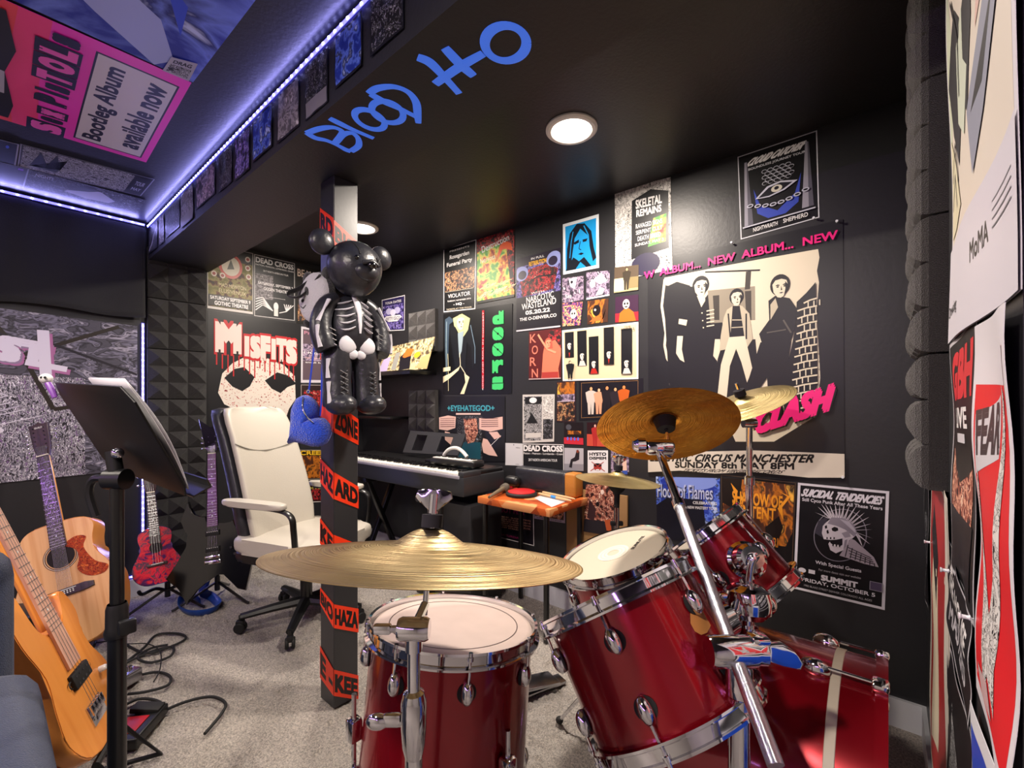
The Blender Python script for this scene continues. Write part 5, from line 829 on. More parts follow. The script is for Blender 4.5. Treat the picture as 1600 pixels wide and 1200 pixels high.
# backrest: swept cross-section up a reclined curve
def sweep(name, pts, hw, th, m, off, par):
    mb = MB().m(m); rings = []
    for (y, z), w_ in zip(pts, hw):
        ring = []
        for j in range(24):
            a = 2 * math.pi * j / 24; ca, sa = math.cos(a), math.sin(a); ex = abs(ca) ** .35 * (1 if ca > 0 else -1); ey = abs(sa) ** .6 * (1 if sa > 0 else -1)
            ring.append(mb._v((ex * w_, y + off + ey * th + .05 * (abs(ex) ** 2) , z)))
        rings.append(ring)
    for a, b in zip(rings, rings[1:]):
        for j in range(24): mb._f([a[j], a[(j + 1) % 24], b[(j + 1) % 24], b[j]])
    mb._f(rings[0][::-1]); mb._f(rings[-1]); return mb.build(name, par, sharp=60)
pts = [(-.2, .43), (-.208, .47), (-.222, .55), (-.248, .65), (-.285, .77), (-.325, .88), (-.36, .97), (-.395, 1.04), (-.418, 1.085), (-.438, 1.112), (-.455, 1.122)]
hw = [.18, .2, .208, .208, .206, .202, .198, .194, .186, .168, .11]
sweep('backrest', pts, hw, .03, 'leather_white', .012, t)
sweep('back_shell', [(y - .045, z - .006) for y, z in pts], [w_ + .006 for w_ in hw], .05, 'leather_black', -.012, t)
sm = []
for i in range(15):
    x = -.2 + .4 * i / 14; z = .885 + .05 * (x / .2) ** 2
    k = next(q for q in range(10) if pts[q + 1][1] >= z); f_ = (z - pts[k][1]) / (pts[k + 1][1] - pts[k][1]); y = pts[k][0] + (pts[k + 1][0] - pts[k][0]) * f_
    sm.append((x, y + .012 + .03 * min(1, (1 - (abs(x) / .204) ** 5.7) + .05) ** .3 + .05 * (x / .204) ** 2 + .004, z))
MB().m(mat('stitch', '8d897f', .6)).tube(sm, .0032, 6).build('seam', t)
for s_ in (-1, 1):
    mb = MB().m('black_metal'); mb.tube(spline([(s_ * .27, -.2, .64), (s_ * .275, .0, .645), (s_ * .275, .13, .64), (s_ * .275, .185, .615), (s_ * .272, .195, .55), (s_ * .25, .19, .42), (s_ * .2, .18, .385)], 5, False), .017, 12, flat=.55); fr_ = mb.build('armrest', t)
    MB().m('leather_white').prism(spline([(-.028, -.22), (.028, -.22), (.032, .0), (.026, .13), (-.026, .13), (-.032, .0)], 4), (s_ * .275, 0, .66), (1, 0, 0), (0, 1, 0), .028, bevel=.01, seg=3).build('arm_pad', fr_)
MB().m('black_metal').tube([(0, 0, .08), (0, 0, .3)], .03, 20).tube([(0, 0, .29), (0, 0, .36)], .019, 16).box((0, 0, .352), (.2, .26, .03), bevel=.008).build('column', t)
fx = math.atan2(fdir.y, fdir.x); cst = None
for k in range(5):
    a = math.radians(15.5 + 72 * k) - (fx - math.pi / 2); c, s_ = math.cos(a), math.sin(a)
    R = Matrix.Rotation(a, 3, 'Z')
    mb = MB().m('black_plastic'); mb.tube([(c * .02, s_ * .02, .1), (c * .16, s_ * .16, .092), (c * .3, s_ * .3, .078)], [.032, .026, .02], 8, flat=.8).build('base_leg', t)
    T4 = Matrix.Translation((c * .3, s_ * .3, 0)) @ Matrix.Rotation(a + .6 * k, 4, 'Z')
    if cst is None:
        cst = MB().m('black_plastic').tube([(0, 0, .04), (0, 0, .085)], .008, 10).box((0, 0, .048), (.03, .04, .03), bevel=.008).build('caster', t)
        for q in (-1, 1): MB().m('rubber').lathe([(0, -.008), (.022, -.008), (.026, -.004), (.026, .004), (.022, .008), (0, .008)], (q * .014, 0, .0262), (1, 0, 0), 24).build('wheel', cst)
        cst.matrix_local = T4
    else: dup(cst, t, T4)
# wall shelf and the picture on it
t = MB().m('black_metal').box((XB - .115, 2.85, 1.355), (.23, .76, .03), bevel=.002).build('wall_shelf'); tag(t, 'black floating shelf on the right wall above the keyboard', 'shelf')
A, B = onx(603, 520, 2.03), onx(680, 505, 2.03)
poster('glossy beige photo print leaning on the black wall shelf', [Vector((2.025, A.y, 1.565)), Vector((2.025, B.y - .01, 1.60)), Vector((1.96, B.y, 1.374)), Vector((1.96, A.y, 1.374))], 'c9b98a', [('r', 0, 0, 1, 1, 'beige_photo'), ('p', [(.45, .02), (.4, .5), (.5, .7), (.62, .6), (.66, .05)], '17141c'), ('p', [(.45, .5), (.5, .8), (.65, .72), (.62, .5), (.5, .45)], 'd8682a'), ('r', .28, .05, .38, .7, '8d8d88'), ('e', .74, .5, .06, .1, 'd8b02a'), ('e', .72, .12, .05, .12, 'd8cf8a'), ('p', [(.8, .05), (.84, .4), (1, .5), (1, .0)], 'b59a6a'), ('p', [(0, 0), (.05, .5), (.2, .6), (.2, 0)], 'b5a5c9')], 'print', wave=.001)
t = MB().m('black_metal').box((XB - .085, 3.0, 1.03), (.17, .44, .02), bevel=.002).build('wall_shelf'); tag(t, 'small lower black shelf left of the foam panel above the keyboard', 'shelf')
# stage keyboard
KX0, KX1, KY0, KY1, KZ = 1.69, 2.03, 1.765, 3.14, .755
kc = Vector(((KX0 + KX1) / 2, (KY0 + KY1) / 2, .62))
t = thing('stage_keyboard', 'long black stage keyboard with white keys along the right wall', 'keyboard', Matrix.Translation(kc)); inv = Matrix.Translation(-kc)
MB(inv).m('grey_plastic').box((kc.x, kc.y, .685), (KX1 - KX0, KY1 - KY0, .11), bevel=.008, seg=3).build('body', t)
mb = MB(inv).m('black_plastic'); mb.box((1.925, kc.y, .75), (.205, KY1 - KY0 - .01, .03), bevel=.01, seg=3); mb.build('control_panel', t)
for y in (KY0 + .022, KY1 - .022): MB(inv).m('grey_plastic').box(((KX0 + 1.83) / 2, y, .75), (.14, .044, .03), bevel=.005).build('cheek_block', t)
MB(inv).m(mat('lip_grey', '9a97a2', .35)).box((KX0 - .001, kc.y, .735), (.012, KY1 - KY0 - .06, .018), bevel=.002).build('front_rail', t)
wk = bk = None; n = 52; y0, y1 = KY0 + .048, KY1 - .048; dy = (y1 - y0) / n
for i in range(n):
    y = y0 + (i + .5) * dy
    if wk is None: wk = MB().m('key_white').box((0, 0, 0), (.13, dy * .94, .02), bevel=.0015).build('white_key', t); q = wk
    else: q = wk.copy(); COL.objects.link(q); q.parent = t
    q.location = Vector((1.765, y, .744)) - kc
    if i % 7 in (0, 1, 3, 4, 5) and i < n - 1:
        if bk is None: bk = MB().m('gloss_black').box((0, 0, 0), (.085, dy * .52, .014), bevel=.002).build('black_key', t); q = bk
        else: q = bk.copy(); COL.objects.link(q); q.parent = t
        q.location = Vector((1.787, y + dy / 2, .76)) - kc
mb = MB(inv).m('grey_plastic')
a0, a1, b0, b1 = onx(630, 707, 1.95), onx(716, 712, 1.95), onx(642, 673, 2.01), onx(728, 679, 2.01)
def rest(u, v): return a0.lerp(a1, u).lerp(b0.lerp(b1, u), v)
def rq(u0, u1, v0, v1):
    nn = (rest(1, 0) - rest(0, 0)).cross(rest(0, 1) - rest(0, 0)).normalized() * .004; P = [rest(u0, v0), rest(u1, v0), rest(u1, v1), rest(u0, v1)]
    f = [mb._v(p + nn) for p in P]; k = [mb._v(p - nn) for p in P]
    for q in ([0, 1, 2, 3],): mb._f([f[i] for i in q]); mb._f([k[i] for i in q[::-1]])
    for i in range(4): mb._f([f[i], f[(i + 1) % 4], k[(i + 1) % 4], k[i]])
for a in ((0, 1, 0, .12), (0, 1, .84, 1), (0, .16, .12, .84), (.36, .62, .12, .84), (.82, 1, .12, .84)): rq(*a)
mb.build('music_rest', t)
t = thing('keyboard_stand', 'black cross legged stand under the stage keyboard', 'stand', Matrix.Translation((kc.x, kc.y, 0)))
for yy in (-.33, .33):
    for s_ in (-1, 1): MB().m('black_metal').box((0, yy + .025 * s_, .315), (.03, .04, .68), Matrix.Rotation(s_ * .42, 3, 'Y'), bevel=.004).build('cross_leg', t)
    for z in (.613, .02): MB().m('black_metal').box((0, yy, z), (.32, .1, .03) if z > .1 else (.34, .1, .03), bevel=.006).build('crossbar', t)
t = MB().m('black_paint').box((1.86, 1.9, .29), (.26, .3, .57), bevel=.006).build('amplifier'); tag(t, 'plain black cabinet under the right end of the keyboard', 'speaker cabinet')
# melodica and tube
mc = Vector((1.845, 1.985, .79)); R4 = Matrix.Translation(mc) @ Matrix.Rotation(math.radians(4), 4, 'Z')
t = thing('melodica', 'small black melodica with white keys lying on the keyboard', 'melodica', R4)
MB().m('black_plastic').box((0, 0, 0), (.1, .36, .04), bevel=.012, seg=3).build('body', t)
MB().m('white_plastic').box((-.018, 0, .021), (.055, .31, .006), bevel=.001).build('key_bed', t)
bk = None
for i in range(19):
    if i % 7 in (2, 6): continue
    if bk is None: bk = MB().m('gloss_black').box((0, 0, 0), (.032, .009, .006), bevel=.001).build('black_key', t); q = bk
    else: q = bk.copy(); COL.objects.link(q); q.parent = t
    q.location = (-.004, -.148 + .0163 * i, .026)
tb = [onx(p[0], p[1], 1.87) for p in ((692, 722), (694, 711), (702, 702), (713, 700), (722, 705), (730, 714))]
tag(MB().m('white_plastic').tube(spline([tuple(p) for p in tb], 5, False), .011, 12).build('breath_tube'), 'white arched plastic tube resting over the melodica', 'tube')
tag(MB().m('black_plastic').box((1.87, 2.23, .776), (.06, .1, .022), bevel=.006).build('remote_control'), 'small black remote on the keyboard left of the melodica', 'remote')
# foam covered microphone on its stand
mh = atd(652, 779, 2.0); mt = atd(678, 772, 2.08); hold = atd(690, 776, 2.1)
t = thing('microphone_stand', 'black boom stand holding a foam covered microphone in front of the keyboard', 'microphone stand', Matrix.Translation((hold.x, hold.y, 0))); inv = Matrix.Translation((-hold.x, -hold.y, 0))
MB(inv).m('black_metal').tube([Vector((hold.x, hold.y, .03)), hold], .009, 10).build('pole', t)
MB(inv).m('black_metal').lathe([(0, 0), (.11, 0), (.11, .012), (.02, .03), (0, .03)], (hold.x, hold.y, .0), (0, 0, 1), 28).build('base', t)
MB(inv).m(mat('foam_dark', '3a3a3e', .95, bump=.6, bscale=500)).tube([mh, mh.lerp(mt, .08), mh.lerp(mt, .92), mt], [.015, .02, .02, .014], 16).build('windscreen', t)
MB(inv).m('black_metal').tube([mt, hold, hold + (hold - mt) * .5], .007, 8).build('boom', t)
# small table
art('parquet', [(0, 'a8481a'), (.3, 'c96a2c'), (.5, 'd68a4c'), (.66, '8a3412'), (.8, 'd8783a')], 9, 'cells', sharp=True, rough=.35)
def patch_wood():
    m = bpy.data.materials.new('patch_wood'); m.use_nodes = True; nt = m.node_tree; b = nt.nodes['Principled BSDF']; L = nt.links.new; b.inputs['Roughness'].default_value = .35
    tc = nt.nodes.new('ShaderNodeTexCoord'); v = nt.nodes.new('ShaderNodeTexVoronoi'); v.inputs['Scale'].default_value = 11; v.distance = 'MANHATTAN'; L(tc.outputs['Object'], v.inputs['Vector'])
    r = nt.nodes.new('ShaderNodeValToRGB'); r.color_ramp.interpolation = 'CONSTANT'; e = r.color_ramp.elements
    while len(e) < 5: e.new(.5)
    for k, (p, c) in zip(e, ((0, '9a3c14'), (.25, 'd8763a'), (.45, 'c45a22'), (.65, 'e09a62'), (.82, 'b04c1a'))): k.position = p; k.color = rgb(c)
    s_ = nt.nodes.new('ShaderNodeSeparateColor'); L(v.outputs['Color'], s_.inputs[0]); L(s_.outputs[0], r.inputs['Fac']); L(r.outputs['Color'], b.inputs['Base Color']); MATS['patch_wood'] = m
patch_wood()
TZ = .645; tc_ = Vector((1.893, 1.45, 0))
t = thing('side_table', 'small table with orange patchwork wood top and black legs', 'table', Matrix.Translation(tc_))
MB().m('patch_wood').box((0, 0, TZ - .018), (.35, .47, .036), bevel=.003).build('tabletop', t)
for sx in (-1, 1):
    for sy in (-1, 1): MB().m('black_metal').box((sx * .15, sy * .2, (TZ - .036) / 2), (.022, .022, TZ - .036), bevel=.003).build('leg', t)
pp = onz(815, 774, TZ)
t = thing('practice_pad', 'round red drum practice pad with black rim on the small table', 'practice pad', Matrix.Translation(pp))
MB().m('rubber').lathe([(0, 0), (.08, 0), (.086, .006), (.086, .014), (.078, .02), (0, .02)], n=40).build('base', t)
MB().m(mat('pad_red', 'c01f22', .4)).lathe([(0, .029), (.06, .028), (.073, .023), (.074, .019)], n=40).build('pad', t)
a, b = onz(764, 777, TZ + .014), onz(792, 760, TZ + .028)
t = thing('microphone', 'tan handheld microphone lying across the table left of the red pad', 'microphone', Matrix.Identity(4))
MB().m(mat('tan_metal', '8d7d66', .4, .5)).tube([a, a.lerp(b, .3), a.lerp(b, .75)], [.007, .011, .014], 14).build('handle', t)
MB().m(mat('mesh_metal', '7d7468', .5, .6, bump=.8, bscale=600)).tube([a.lerp(b, .75), a.lerp(b, .8), a.lerp(b, .95), b], [.014, .023, .023, .012], 16).build('grille', t)
a, b = onz(817, 757, TZ + .02), onz(838, 753, TZ + .02)
art('rainbow', [(0, 'd8a02a'), (.35, '7fae3a'), (.5, '2a8ab0'), (.65, '3a3aa8')], 14, 'noise', detail=0, sharp=False)
tag(MB().m('rainbow').tube([a, b], [.012, .016], 12).build('brush'), 'small rainbow striped brush beside the red practice pad', 'brush')
pa, pb, pc, pd = [onz(*p, TZ + .002) for p in ((835, 778), (858, 768), (893, 780), (862, 792))]
tag(MB().m('paper_white').poly([pa, pd, pc, pb]).build('paper'), 'white paper sheet lying on the small table', 'paper')
o = bpy.data.objects['paper']; md = o.modifiers.new('s', 'SOLIDIFY'); md.thickness = .0015; md.offset = 1
for i, (p, q) in enumerate((((842, 771), (893, 783)), ((848, 769), (899, 780)))):
    a, b = onz(*p, TZ + .012 + .002 * i), onz(*q, TZ + .012 + .002 * i)
    t = thing('drumstick', ['nearer wooden drumstick with blue tape on the small table', 'farther wooden drumstick on the small table beside the black case'][i], 'drumstick', Matrix.Identity(4), 'drumsticks on the table')
    MB().m(mat('stick_wood', 'd0a87a', .5)).tube([a, a.lerp(b, .04), a.lerp(b, .85), a.lerp(b, .96), b], [.005, .0065, .0065, .004, .003], 10).build('shaft', t)
    if i == 0: MB().m(ink('3a8ad0')).tube([a.lerp(b, .4), a.lerp(b, .55)], .0072, 10).build('tape_band', t)
a, b = onx(812, 757, 2.05), onx(908, 757, 2.05)
t = thing('padded_case', 'black leather padded case with tan end panel at the back of the small table', 'case', Matrix.Translation((2.035, (a.y + b.y) / 2, TZ)))
hy = (a.y - b.y) / 2
MB().m('leather_black').box((0, .03, .068), (.08, hy * 2 - .06, .13), bevel=.022, seg=4).build('body', t)
MB().m(mat('tan_leather', 'b8762c', .5, bump=.15, bscale=120)).box((-.001, -hy + .035, .066), (.084, .07, .126), bevel=.012, seg=3).build('end_panel', t)
MB().m('black_plastic').box((-.06, hy - .01, .05), (.06, .1, .06), bevel=.025, seg=4).build('side_pad', t)
tag(MB().m(mat('red_plastic', 'b0141c', .4)).box((2.06, 1.735, .70), (.05, .05, .05), bevel=.004).build('storage_tin'), 'small red box between keyboard and padded case', 'box')
bpy.data.objects['storage_tin'].location = (0, -.0, -.06 + .0)
# floor clutter at the left
t = thing('combo_amplifier', 'small black amplifier on the floor behind the orange bass', 'amplifier', Matrix.Translation((.0, 2.62, 0)) @ Matrix.Rotation(math.radians(-30), 4, 'Z'))
MB().m('black_plastic').box((0, 0, .17), (.36, .22, .34), bevel=.012, seg=3).build('cabinet', t)
MB().m('grey_plastic').box((0, -.112, .3), (.32, .006, .05), bevel=.002).build('control_strip', t)
MB().m('fabric_black').box((0, -.112, .14), (.31, .006, .22), bevel=.002).build('speaker_cloth', t)
for i in range(5): MB().m('chrome').lathe([(0, .014), (.007, .013), (.008, 0)], (-.12 + .06 * i, -.115, .3), (0, -1, 0), 14).build('knob', t)
t = thing('effects_pedal', 'black floor effects unit with red panel behind the music stand pole', 'effects pedal', Matrix.Translation((.352, 2.0, 0)) @ Matrix.Rotation(math.radians(50), 4, 'Z') @ Matrix.Scale(.62, 4))
MB().m('black_plastic').box((0, 0, .035), (.3, .17, .06), bevel=.01, seg=3).build('housing', t)
MB().m('red_plastic').box((-.03, .01, .067), (.14, .11, .008), bevel=.003).build('panel', t)
MB().m('rubber').box((.1, 0, .075), (.075, .15, .03), Matrix.Rotation(.15, 3, 'X'), bevel=.006).build('treadle', t)
t = thing('woven_basket', 'brown woven wooden basket beside the armchair', 'basket', Matrix.Translation((.12, 2.1, 0)))
art('basket_weave', [(0, '4a1c08'), (.4, '8a3a12'), (.6, 'b5541c')], 30, 'wave', dist=1, stretch=(1, 1, 3), sharp=False, rough=.5)
mb = MB().m('basket_weave')
for k in range(6): mb.lathe([(.135 + .004 * k, .033 * k + .001), (.15 + .004 * k, .033 * k + .016), (.136 + .004 * k, .033 * k + .032)], n=28)
mb.lathe([(0, .002), (.135, .002)], n=28); mb.build('wall', t)
MB().m('basket_weave').lathe([(.15 + .02 * 1, .196), (.175, .204), (.162, .212), (.152, .204), (.156, .196)], n=28, closed=True).build('rim', t)
CBL = [[(185, 1000), (225, 1020), (262, 1012), (290, 998), (278, 990), (245, 992), (225, 1012), (190, 1040)], [(150, 1060), (210, 1030), (245, 1016), (270, 1012), (266, 1026), (235, 1036), (215, 1028), (235, 1014), (262, 1008)], [(190, 1064), (240, 1052), (265, 1058), (262, 1072), (230, 1082), (200, 1086)], [(170, 1120), (215, 1095), (250, 1100), (250, 1118), (225, 1128), (180, 1118)], [(200, 1150), (245, 1120), (290, 1100), (330, 1092), (352, 1102), (345, 1120), (320, 1150)], [(120, 935), (135, 950), (150, 985), (148, 1010), (135, 1025)], [(150, 1008), (175, 1006), (200, 1010), (230, 1010), (250, 1022), (250, 1050), (240, 1070)]]
LAB = ['black cable in the farthest loop on the carpet', 'black cable coiled twice on the carpet right of the music stand', 'black cable in a flat loop beyond the red pedal', 'black cable looping round the red effects unit', 'long black cable curving right in front on the carpet', 'black cable dropping beside the amplifier', 'thin black cable running past the music stand pole']
for k_, (l, lb) in enumerate(zip(CBL, LAB)):
    pts = [tuple(onz(x, y, .008)) for x, y in l]
    pts = [(x, y, z + .002 * k_) for i, (x, y, z) in enumerate(spline(pts, 7, False))]
    tag(MB().m('rubber').tube(pts, .0055 if 'thin' not in lb else .0025, 8).build('cable'), lb, 'cable', 'black cables on the carpet')
t = thing('power_adapter', 'small silver box among the cables behind the music stand pole', 'adapter', Matrix.Translation(onz(193, 1072, 0)) @ Matrix.Rotation(.5, 4, 'Z'))
MB().m('steel').box((0, 0, .03), (.1, .07, .05), bevel=.006).build('housing', t)
for s_ in (-1, 1): MB().m('chrome').lathe([(0, .012), (.008, .012), (.009, 0)], (s_ * .025, 0, .055), (0, 0, 1), 12).build('knob', t)
# blue strap on the floor
mat('blue_satin', '17408f', .35, var=.3, vscale=30)
sp = [tuple(onz(x, y, z)) for x, y, z in ((322, 905, .1), (318, 925, .05), (330, 932, .02), (342, 945, .015), (328, 955, .012), (300, 958, .012), (282, 950, .015), (284, 935, .03), (300, 930, .04), (312, 940, .02))]
tag(MB().m('blue_satin').tube(spline(sp, 5, False), .024, 10, flat=.25).build('guitar_strap'), 'shiny blue strap coiled on the carpet under the angular black guitar', 'strap')
# pedal on the floor by the drums
t = thing('drum_pedal', 'silver drum pedal footboard on the carpet between the two red drums', 'pedal', Matrix.Translation((1.42, 1.08, 0)) @ Matrix.Rotation(math.radians(70), 4, 'Z'))
MB().m('steel').box((0, 0, .035), (.09, .2, .012), Matrix.Rotation(.12, 3, 'X'), bevel=.004).build('footboard', t)
MB().m('steel').box((0, -.02, .008), (.06, .24, .012), bevel=.003).build('base_plate', t)
# ---------------------------------------------------------------- drums
def drum(name, label, c, n, R, depth, lugs, head='drum_coated', off=0.0, xh=(1, 0, 0), ring=True, hoop='chrome', cat='drum', hooplen=.03, bothheads=True):
    t = thing(name, label, cat, basis(c, n, xh))
    MB().m('red_shell').lathe([(R - .006, -depth + .004), (R, -depth), (R, 0), (R - .006, -.004)], n=64).build('shell', t, sharp=50)
    mb = MB().m(head).lathe([(0, .006), (R - .012, .006), (R - .002, .003), (R + .003, -.006)], n=64)
    if ring: mb.m(mat('head_ring', '3a2428', .5)).lathe([(R * .80, .0066), (R * .80 + .0022, .0066)], n=64)
    mb.build('batter_head', t, sharp=60)
    def hp(z, s, nm):
        prof = [(R + .004, z), (R + .006, z + s * .014), (R + .012, z + s * .016), (R + .013, z + s * .011), (R + .009, z + s * .009), (R + .009, z - s * .008), (R + .018, z - s * .012), (R + .018, z - s * .016), (R + .005, z - s * .014)]
        MB().m(hoop).lathe(prof, n=72, closed=True).build(nm, t, sharp=40)
    hp(0, 1, 'batter_hoop'); hp(-depth, -1, 'resonant_hoop')
    MB().m('drum_white').lathe([(0, -depth - .005), (R - .01, -depth - .005), (R + .003, -depth + .004)], n=48).build('resonant_head', t)
    lg = None; L = min(.045, depth * .3)
    for k in range(lugs):
        for side in (0, 1):
            z = -.055 if side == 0 else -depth + .055
            if depth < .2:
                if side: continue
                z = -depth / 2
            T4 = Matrix.Rotation(off + 2 * math.pi * k / lugs, 4, 'Z') @ Matrix.Translation((R, 0, z)) @ (Matrix.Identity(4) if side == 0 else Matrix.Rotation(math.pi, 4, 'X'))
            if lg is None:
                lg = MB().m('chrome').ell((.006, 0, -.006), (.016, .0135, .024), n=16, k=10).build('lug', t); MB().m('rubber').lathe([(0, .0), (.02, .0), (.02, .002), (0, .002)], (0, 0, -.008), (1, 0, 0), 18).build('gasket', lg)
                MB().m('chrome').tube([(.012, 0, .012), (.012, 0, .066)], .003, 8).lathe([(0, 0), (.0065, 0), (.0065, .008), (.0045, .008), (.0045, .016), (0, .016)], (.012, 0, .058), (0, 0, 1), 12).build('tension_rod', lg); lg.matrix_local = T4
            else: dup(lg, t, T4)
    return t
NT = Vector((.093, .574, .813)).normalized()
ft = drum('floor_tom', 'red floor tom with pinkish head in front of the post under the large cymbal', (.749, .815, .604), (.138, .027, 1), .192, .38, 8, off=.2)
lg = None
nF = Vector((.138, .027, 1)).normalized(); cF = Vector((.749, .815, .604))
fm = ft.matrix_world.copy(); fi = fm.inverted()
for k, a in enumerate((25, 145, 265)):
    aa = math.radians(a); top = fm @ Vector((.21 * math.cos(aa), .21 * math.sin(aa), -.22)); bot = Vector((top.x, top.y, .008))
    mb = MB(fi).m('chrome').tube([top + UP * .08, bot + UP * .02], .0055, 10).m('rubber').tube([bot + UP * .03, bot], .011, 10).m('chrome').box(top, (.03, .03, .05), bevel=.006); mb.build('leg', ft)
def sticker(name, parent, R, a0, a1, pts, m, off=.0008):
    mb = MB().m(m); mid = sum(p[1] for p in pts) / len(pts)
    g = [[mb._v(((R + off) * math.cos(a), (R + off) * math.sin(a), z)) for z in (lo, hi)] for a, lo, hi in pts]
    for p, q in zip(g, g[1:]): mb._f([p[0], q[0], q[1], p[1]])
    return mb.build(name, parent)
# which way a point of the drum looks in its own frame
def ang(t, p):
    q = t.matrix_world.inverted() @ Vector(p); return math.atan2(q.y, q.x), q.z
t1 = drum('rack_tom', 'large tilted red rack tom in the foreground, edge of its head towards the viewer', atd(966, 932, .98), NT, .165, .235, 6, head='drum_white', off=.35, ring=False)
a, z = ang(t1, atd(1095, 967, .83)); sticker('worn_patch', t1, .165, 0, 0, [(a - .16, z - .012, z + .002), (a - .1, z - .022, z + .014), (a, z - .024, z + .026), (a + .1, z - .02, z + .03), (a + .14, z - .018, z + .03)], mat('worn_tan', 'c98a4a', .5))
a, z = ang(ft, atd(612, 1125, .83)); sticker('orange_tape', ft, .192, 0, 0, [(a - .08, z - .02, z + .02), (a, z - .02, z + .008), (a + .12, z - .02, z - .012)], ink('e8642a'))
t2 = drum('rack_tom', 'smaller tilted red rack tom behind the boom arm in front of the wall posters', atd(1098, 836, 1.25), (0, .684, .73), .121, .19, 6, head='drum_white', off=.1, ring=False)
ns = Vector((-.246, .295, 1)).normalized()
sn = drum('snare_drum', 'snare drum with cream head and double ring logo', (1.316, .677, .658), ns, .168, .13, 8, head='drum_white', off=.1, ring=False)
mb = MB().m(mat('logo_pale', 'd6cfc0', .5)).lathe([(.02, .0068), (.052, .0068)], n=40).m(mat('logo_grey', 'b9b4a8', .5)).lathe([(.028, .007), (.031, .007)], n=40).lathe([(.04, .007), (.043, .007)], n=40); lo = mb.build('head_logo', sn); lo.location = (.0, .0, 0)
mb = MB().m(ink('2a2a2c')); r = text2d('SUNLITE', .03); aw = math.radians(205)
inv_ = sn.matrix_world.inverted()
pA, pB = inv_ @ onz(1000, 885, .632), inv_ @ onz(1016, 874, .636); pA.z = pB.z = .0072; ux = pB - pA; uy = Vector((-ux.y, ux.x, 0)).normalized() * .012
V = [mb._v(pA + ux * x * 1.3 + uy * y) for x, y in r[0]]
for f in r[1]: mb._f([V[i] for i in f])
mb.build('head_lettering', sn)
def tripod(label, name, base, ztop, cat='stand', r=.0125, spread=.24, hub=.3, group=None, rot=0, legn=3, dbl=True):
    b = Vector(base); t = thing(name, label, cat, Matrix.Translation((b.x, b.y, 0)), group)
    MB().m('chrome').tube([(0, 0, .06), (0, 0, ztop)], r, 16).build('tube', t)
    MB().m('chrome').lathe([(r, 0), (r + .008, .004), (r + .008, .035), (r, .04)], (0, 0, hub), n=18).lathe([(r, 0), (r + .006, .003), (r + .006, .02), (r, .022)], (0, 0, .08), n=18).build('leg_collar', t)
    for k in range(legn):
        a = rot + 2 * math.pi * k / legn; c, s_ = math.cos(a), math.sin(a)
        MB().m('chrome').tube([(c * .02, s_ * .02, hub + .015), (c * spread * .97, s_ * spread * .97, .022)], .006, 8).tube([(c * .015, s_ * .015, .09), (c * spread * .5, s_ * spread * .5, .16)], .004, 6).m('rubber').ell((c * spread, s_ * spread, .013), (.014, .014, .013), n=10, k=6).build('leg', t)
    return t, Matrix.Translation((-b.x, -b.y, 0))
st, inv = tripod('chrome stand under the snare drum', 'snare_stand', (1.33, .66, 0), .44, rot=1.55)
for k in range(3):
    a = .9 + 2 * math.pi * k / 3; e = sn.matrix_world @ Vector((.19 * math.cos(a), .19 * math.sin(a), -.13)); MB(inv).m('chrome').tube([(1.33, .66, .42), e - ns * .02, e + ns * .012], .0055, 8).m('rubber').ell(e, (.012, .012, .012), n=8, k=6).build('basket_arm', st)
def cymbal(label, c, n, R, m, bell=.062, bh=.026, drop=.03, name='cymbal'):
    c = Vector(c) + Vector(n).normalized() * drop; T = basis(c, n, (1, 0, 0)); mb = MB().m(m); pr = []
    for i in range(11): f = i / 10; pr.append((max(.006, bell * f), bh * (.5 + .5 * math.cos(math.pi * f ** 1.35))))
    for i in range(1, 13): f = i / 12; pr.append((bell + (R - bell) * f, -drop * f ** 1.5))
    pr.append((R, -drop - .0012))
    for i in range(12, -1, -1): f = i / 12; pr.append((bell + (R - bell) * f - .0003, -drop * f ** 1.5 - .0012))
    for i in range(9, -1, -1): f = i / 10; pr.append((max(.006, bell * f), bh * (.5 + .5 * math.cos(math.pi * f ** 1.35)) - .0014))
    mb.lathe(pr, n=96, closed=True); o = mb.build(name, sharp=30); o.matrix_world = T
    return tag(o, label, 'cymbal'), T
def topper(par, T, inv, z=.026, nut=True, cup=True):
    I = inv @ T
    if cup: MB(I).m('rubber').lathe([(.006, -.03), (.026, -.03), (.034, z - .018), (.006, z - .014)], n=20, closed=True).build('cymbal_cup', par)
    MB(I).m(mat('felt', '15121c', .95)).lathe([(.005, z + .002), (.019, z + .002), (.019, z + .024), (.005, z + .024)], n=24, closed=True).build('felt', par)
    MB(I).m('chrome').tube([(0, 0, -.115), (0, 0, z + .05)], .005, 10).build('rod', par)
    if nut:
        w = [(-.034, .022), (-.03, .034), (-.018, .037), (-.008, .034), (0, .038), (.008, .034), (.018, .037), (.03, .034), (.034, .022), (.024, .012), (.01, .006), (.009, -.004), (-.009, -.004), (-.01, .006), (-.024, .012)]
        xd = (T.inverted().to_3x3() @ RT); xd.z = 0; xd.normalize()
        MB(I).m('chrome').prism(w, (0, 0, z + .032), xd, (0, 0, 1), .012, bevel=.003).lathe([(0, -.004), (.01, -.004), (.01, .03), (0, .03)], (0, 0, z + .03), n=14).build('wing_nut', par)
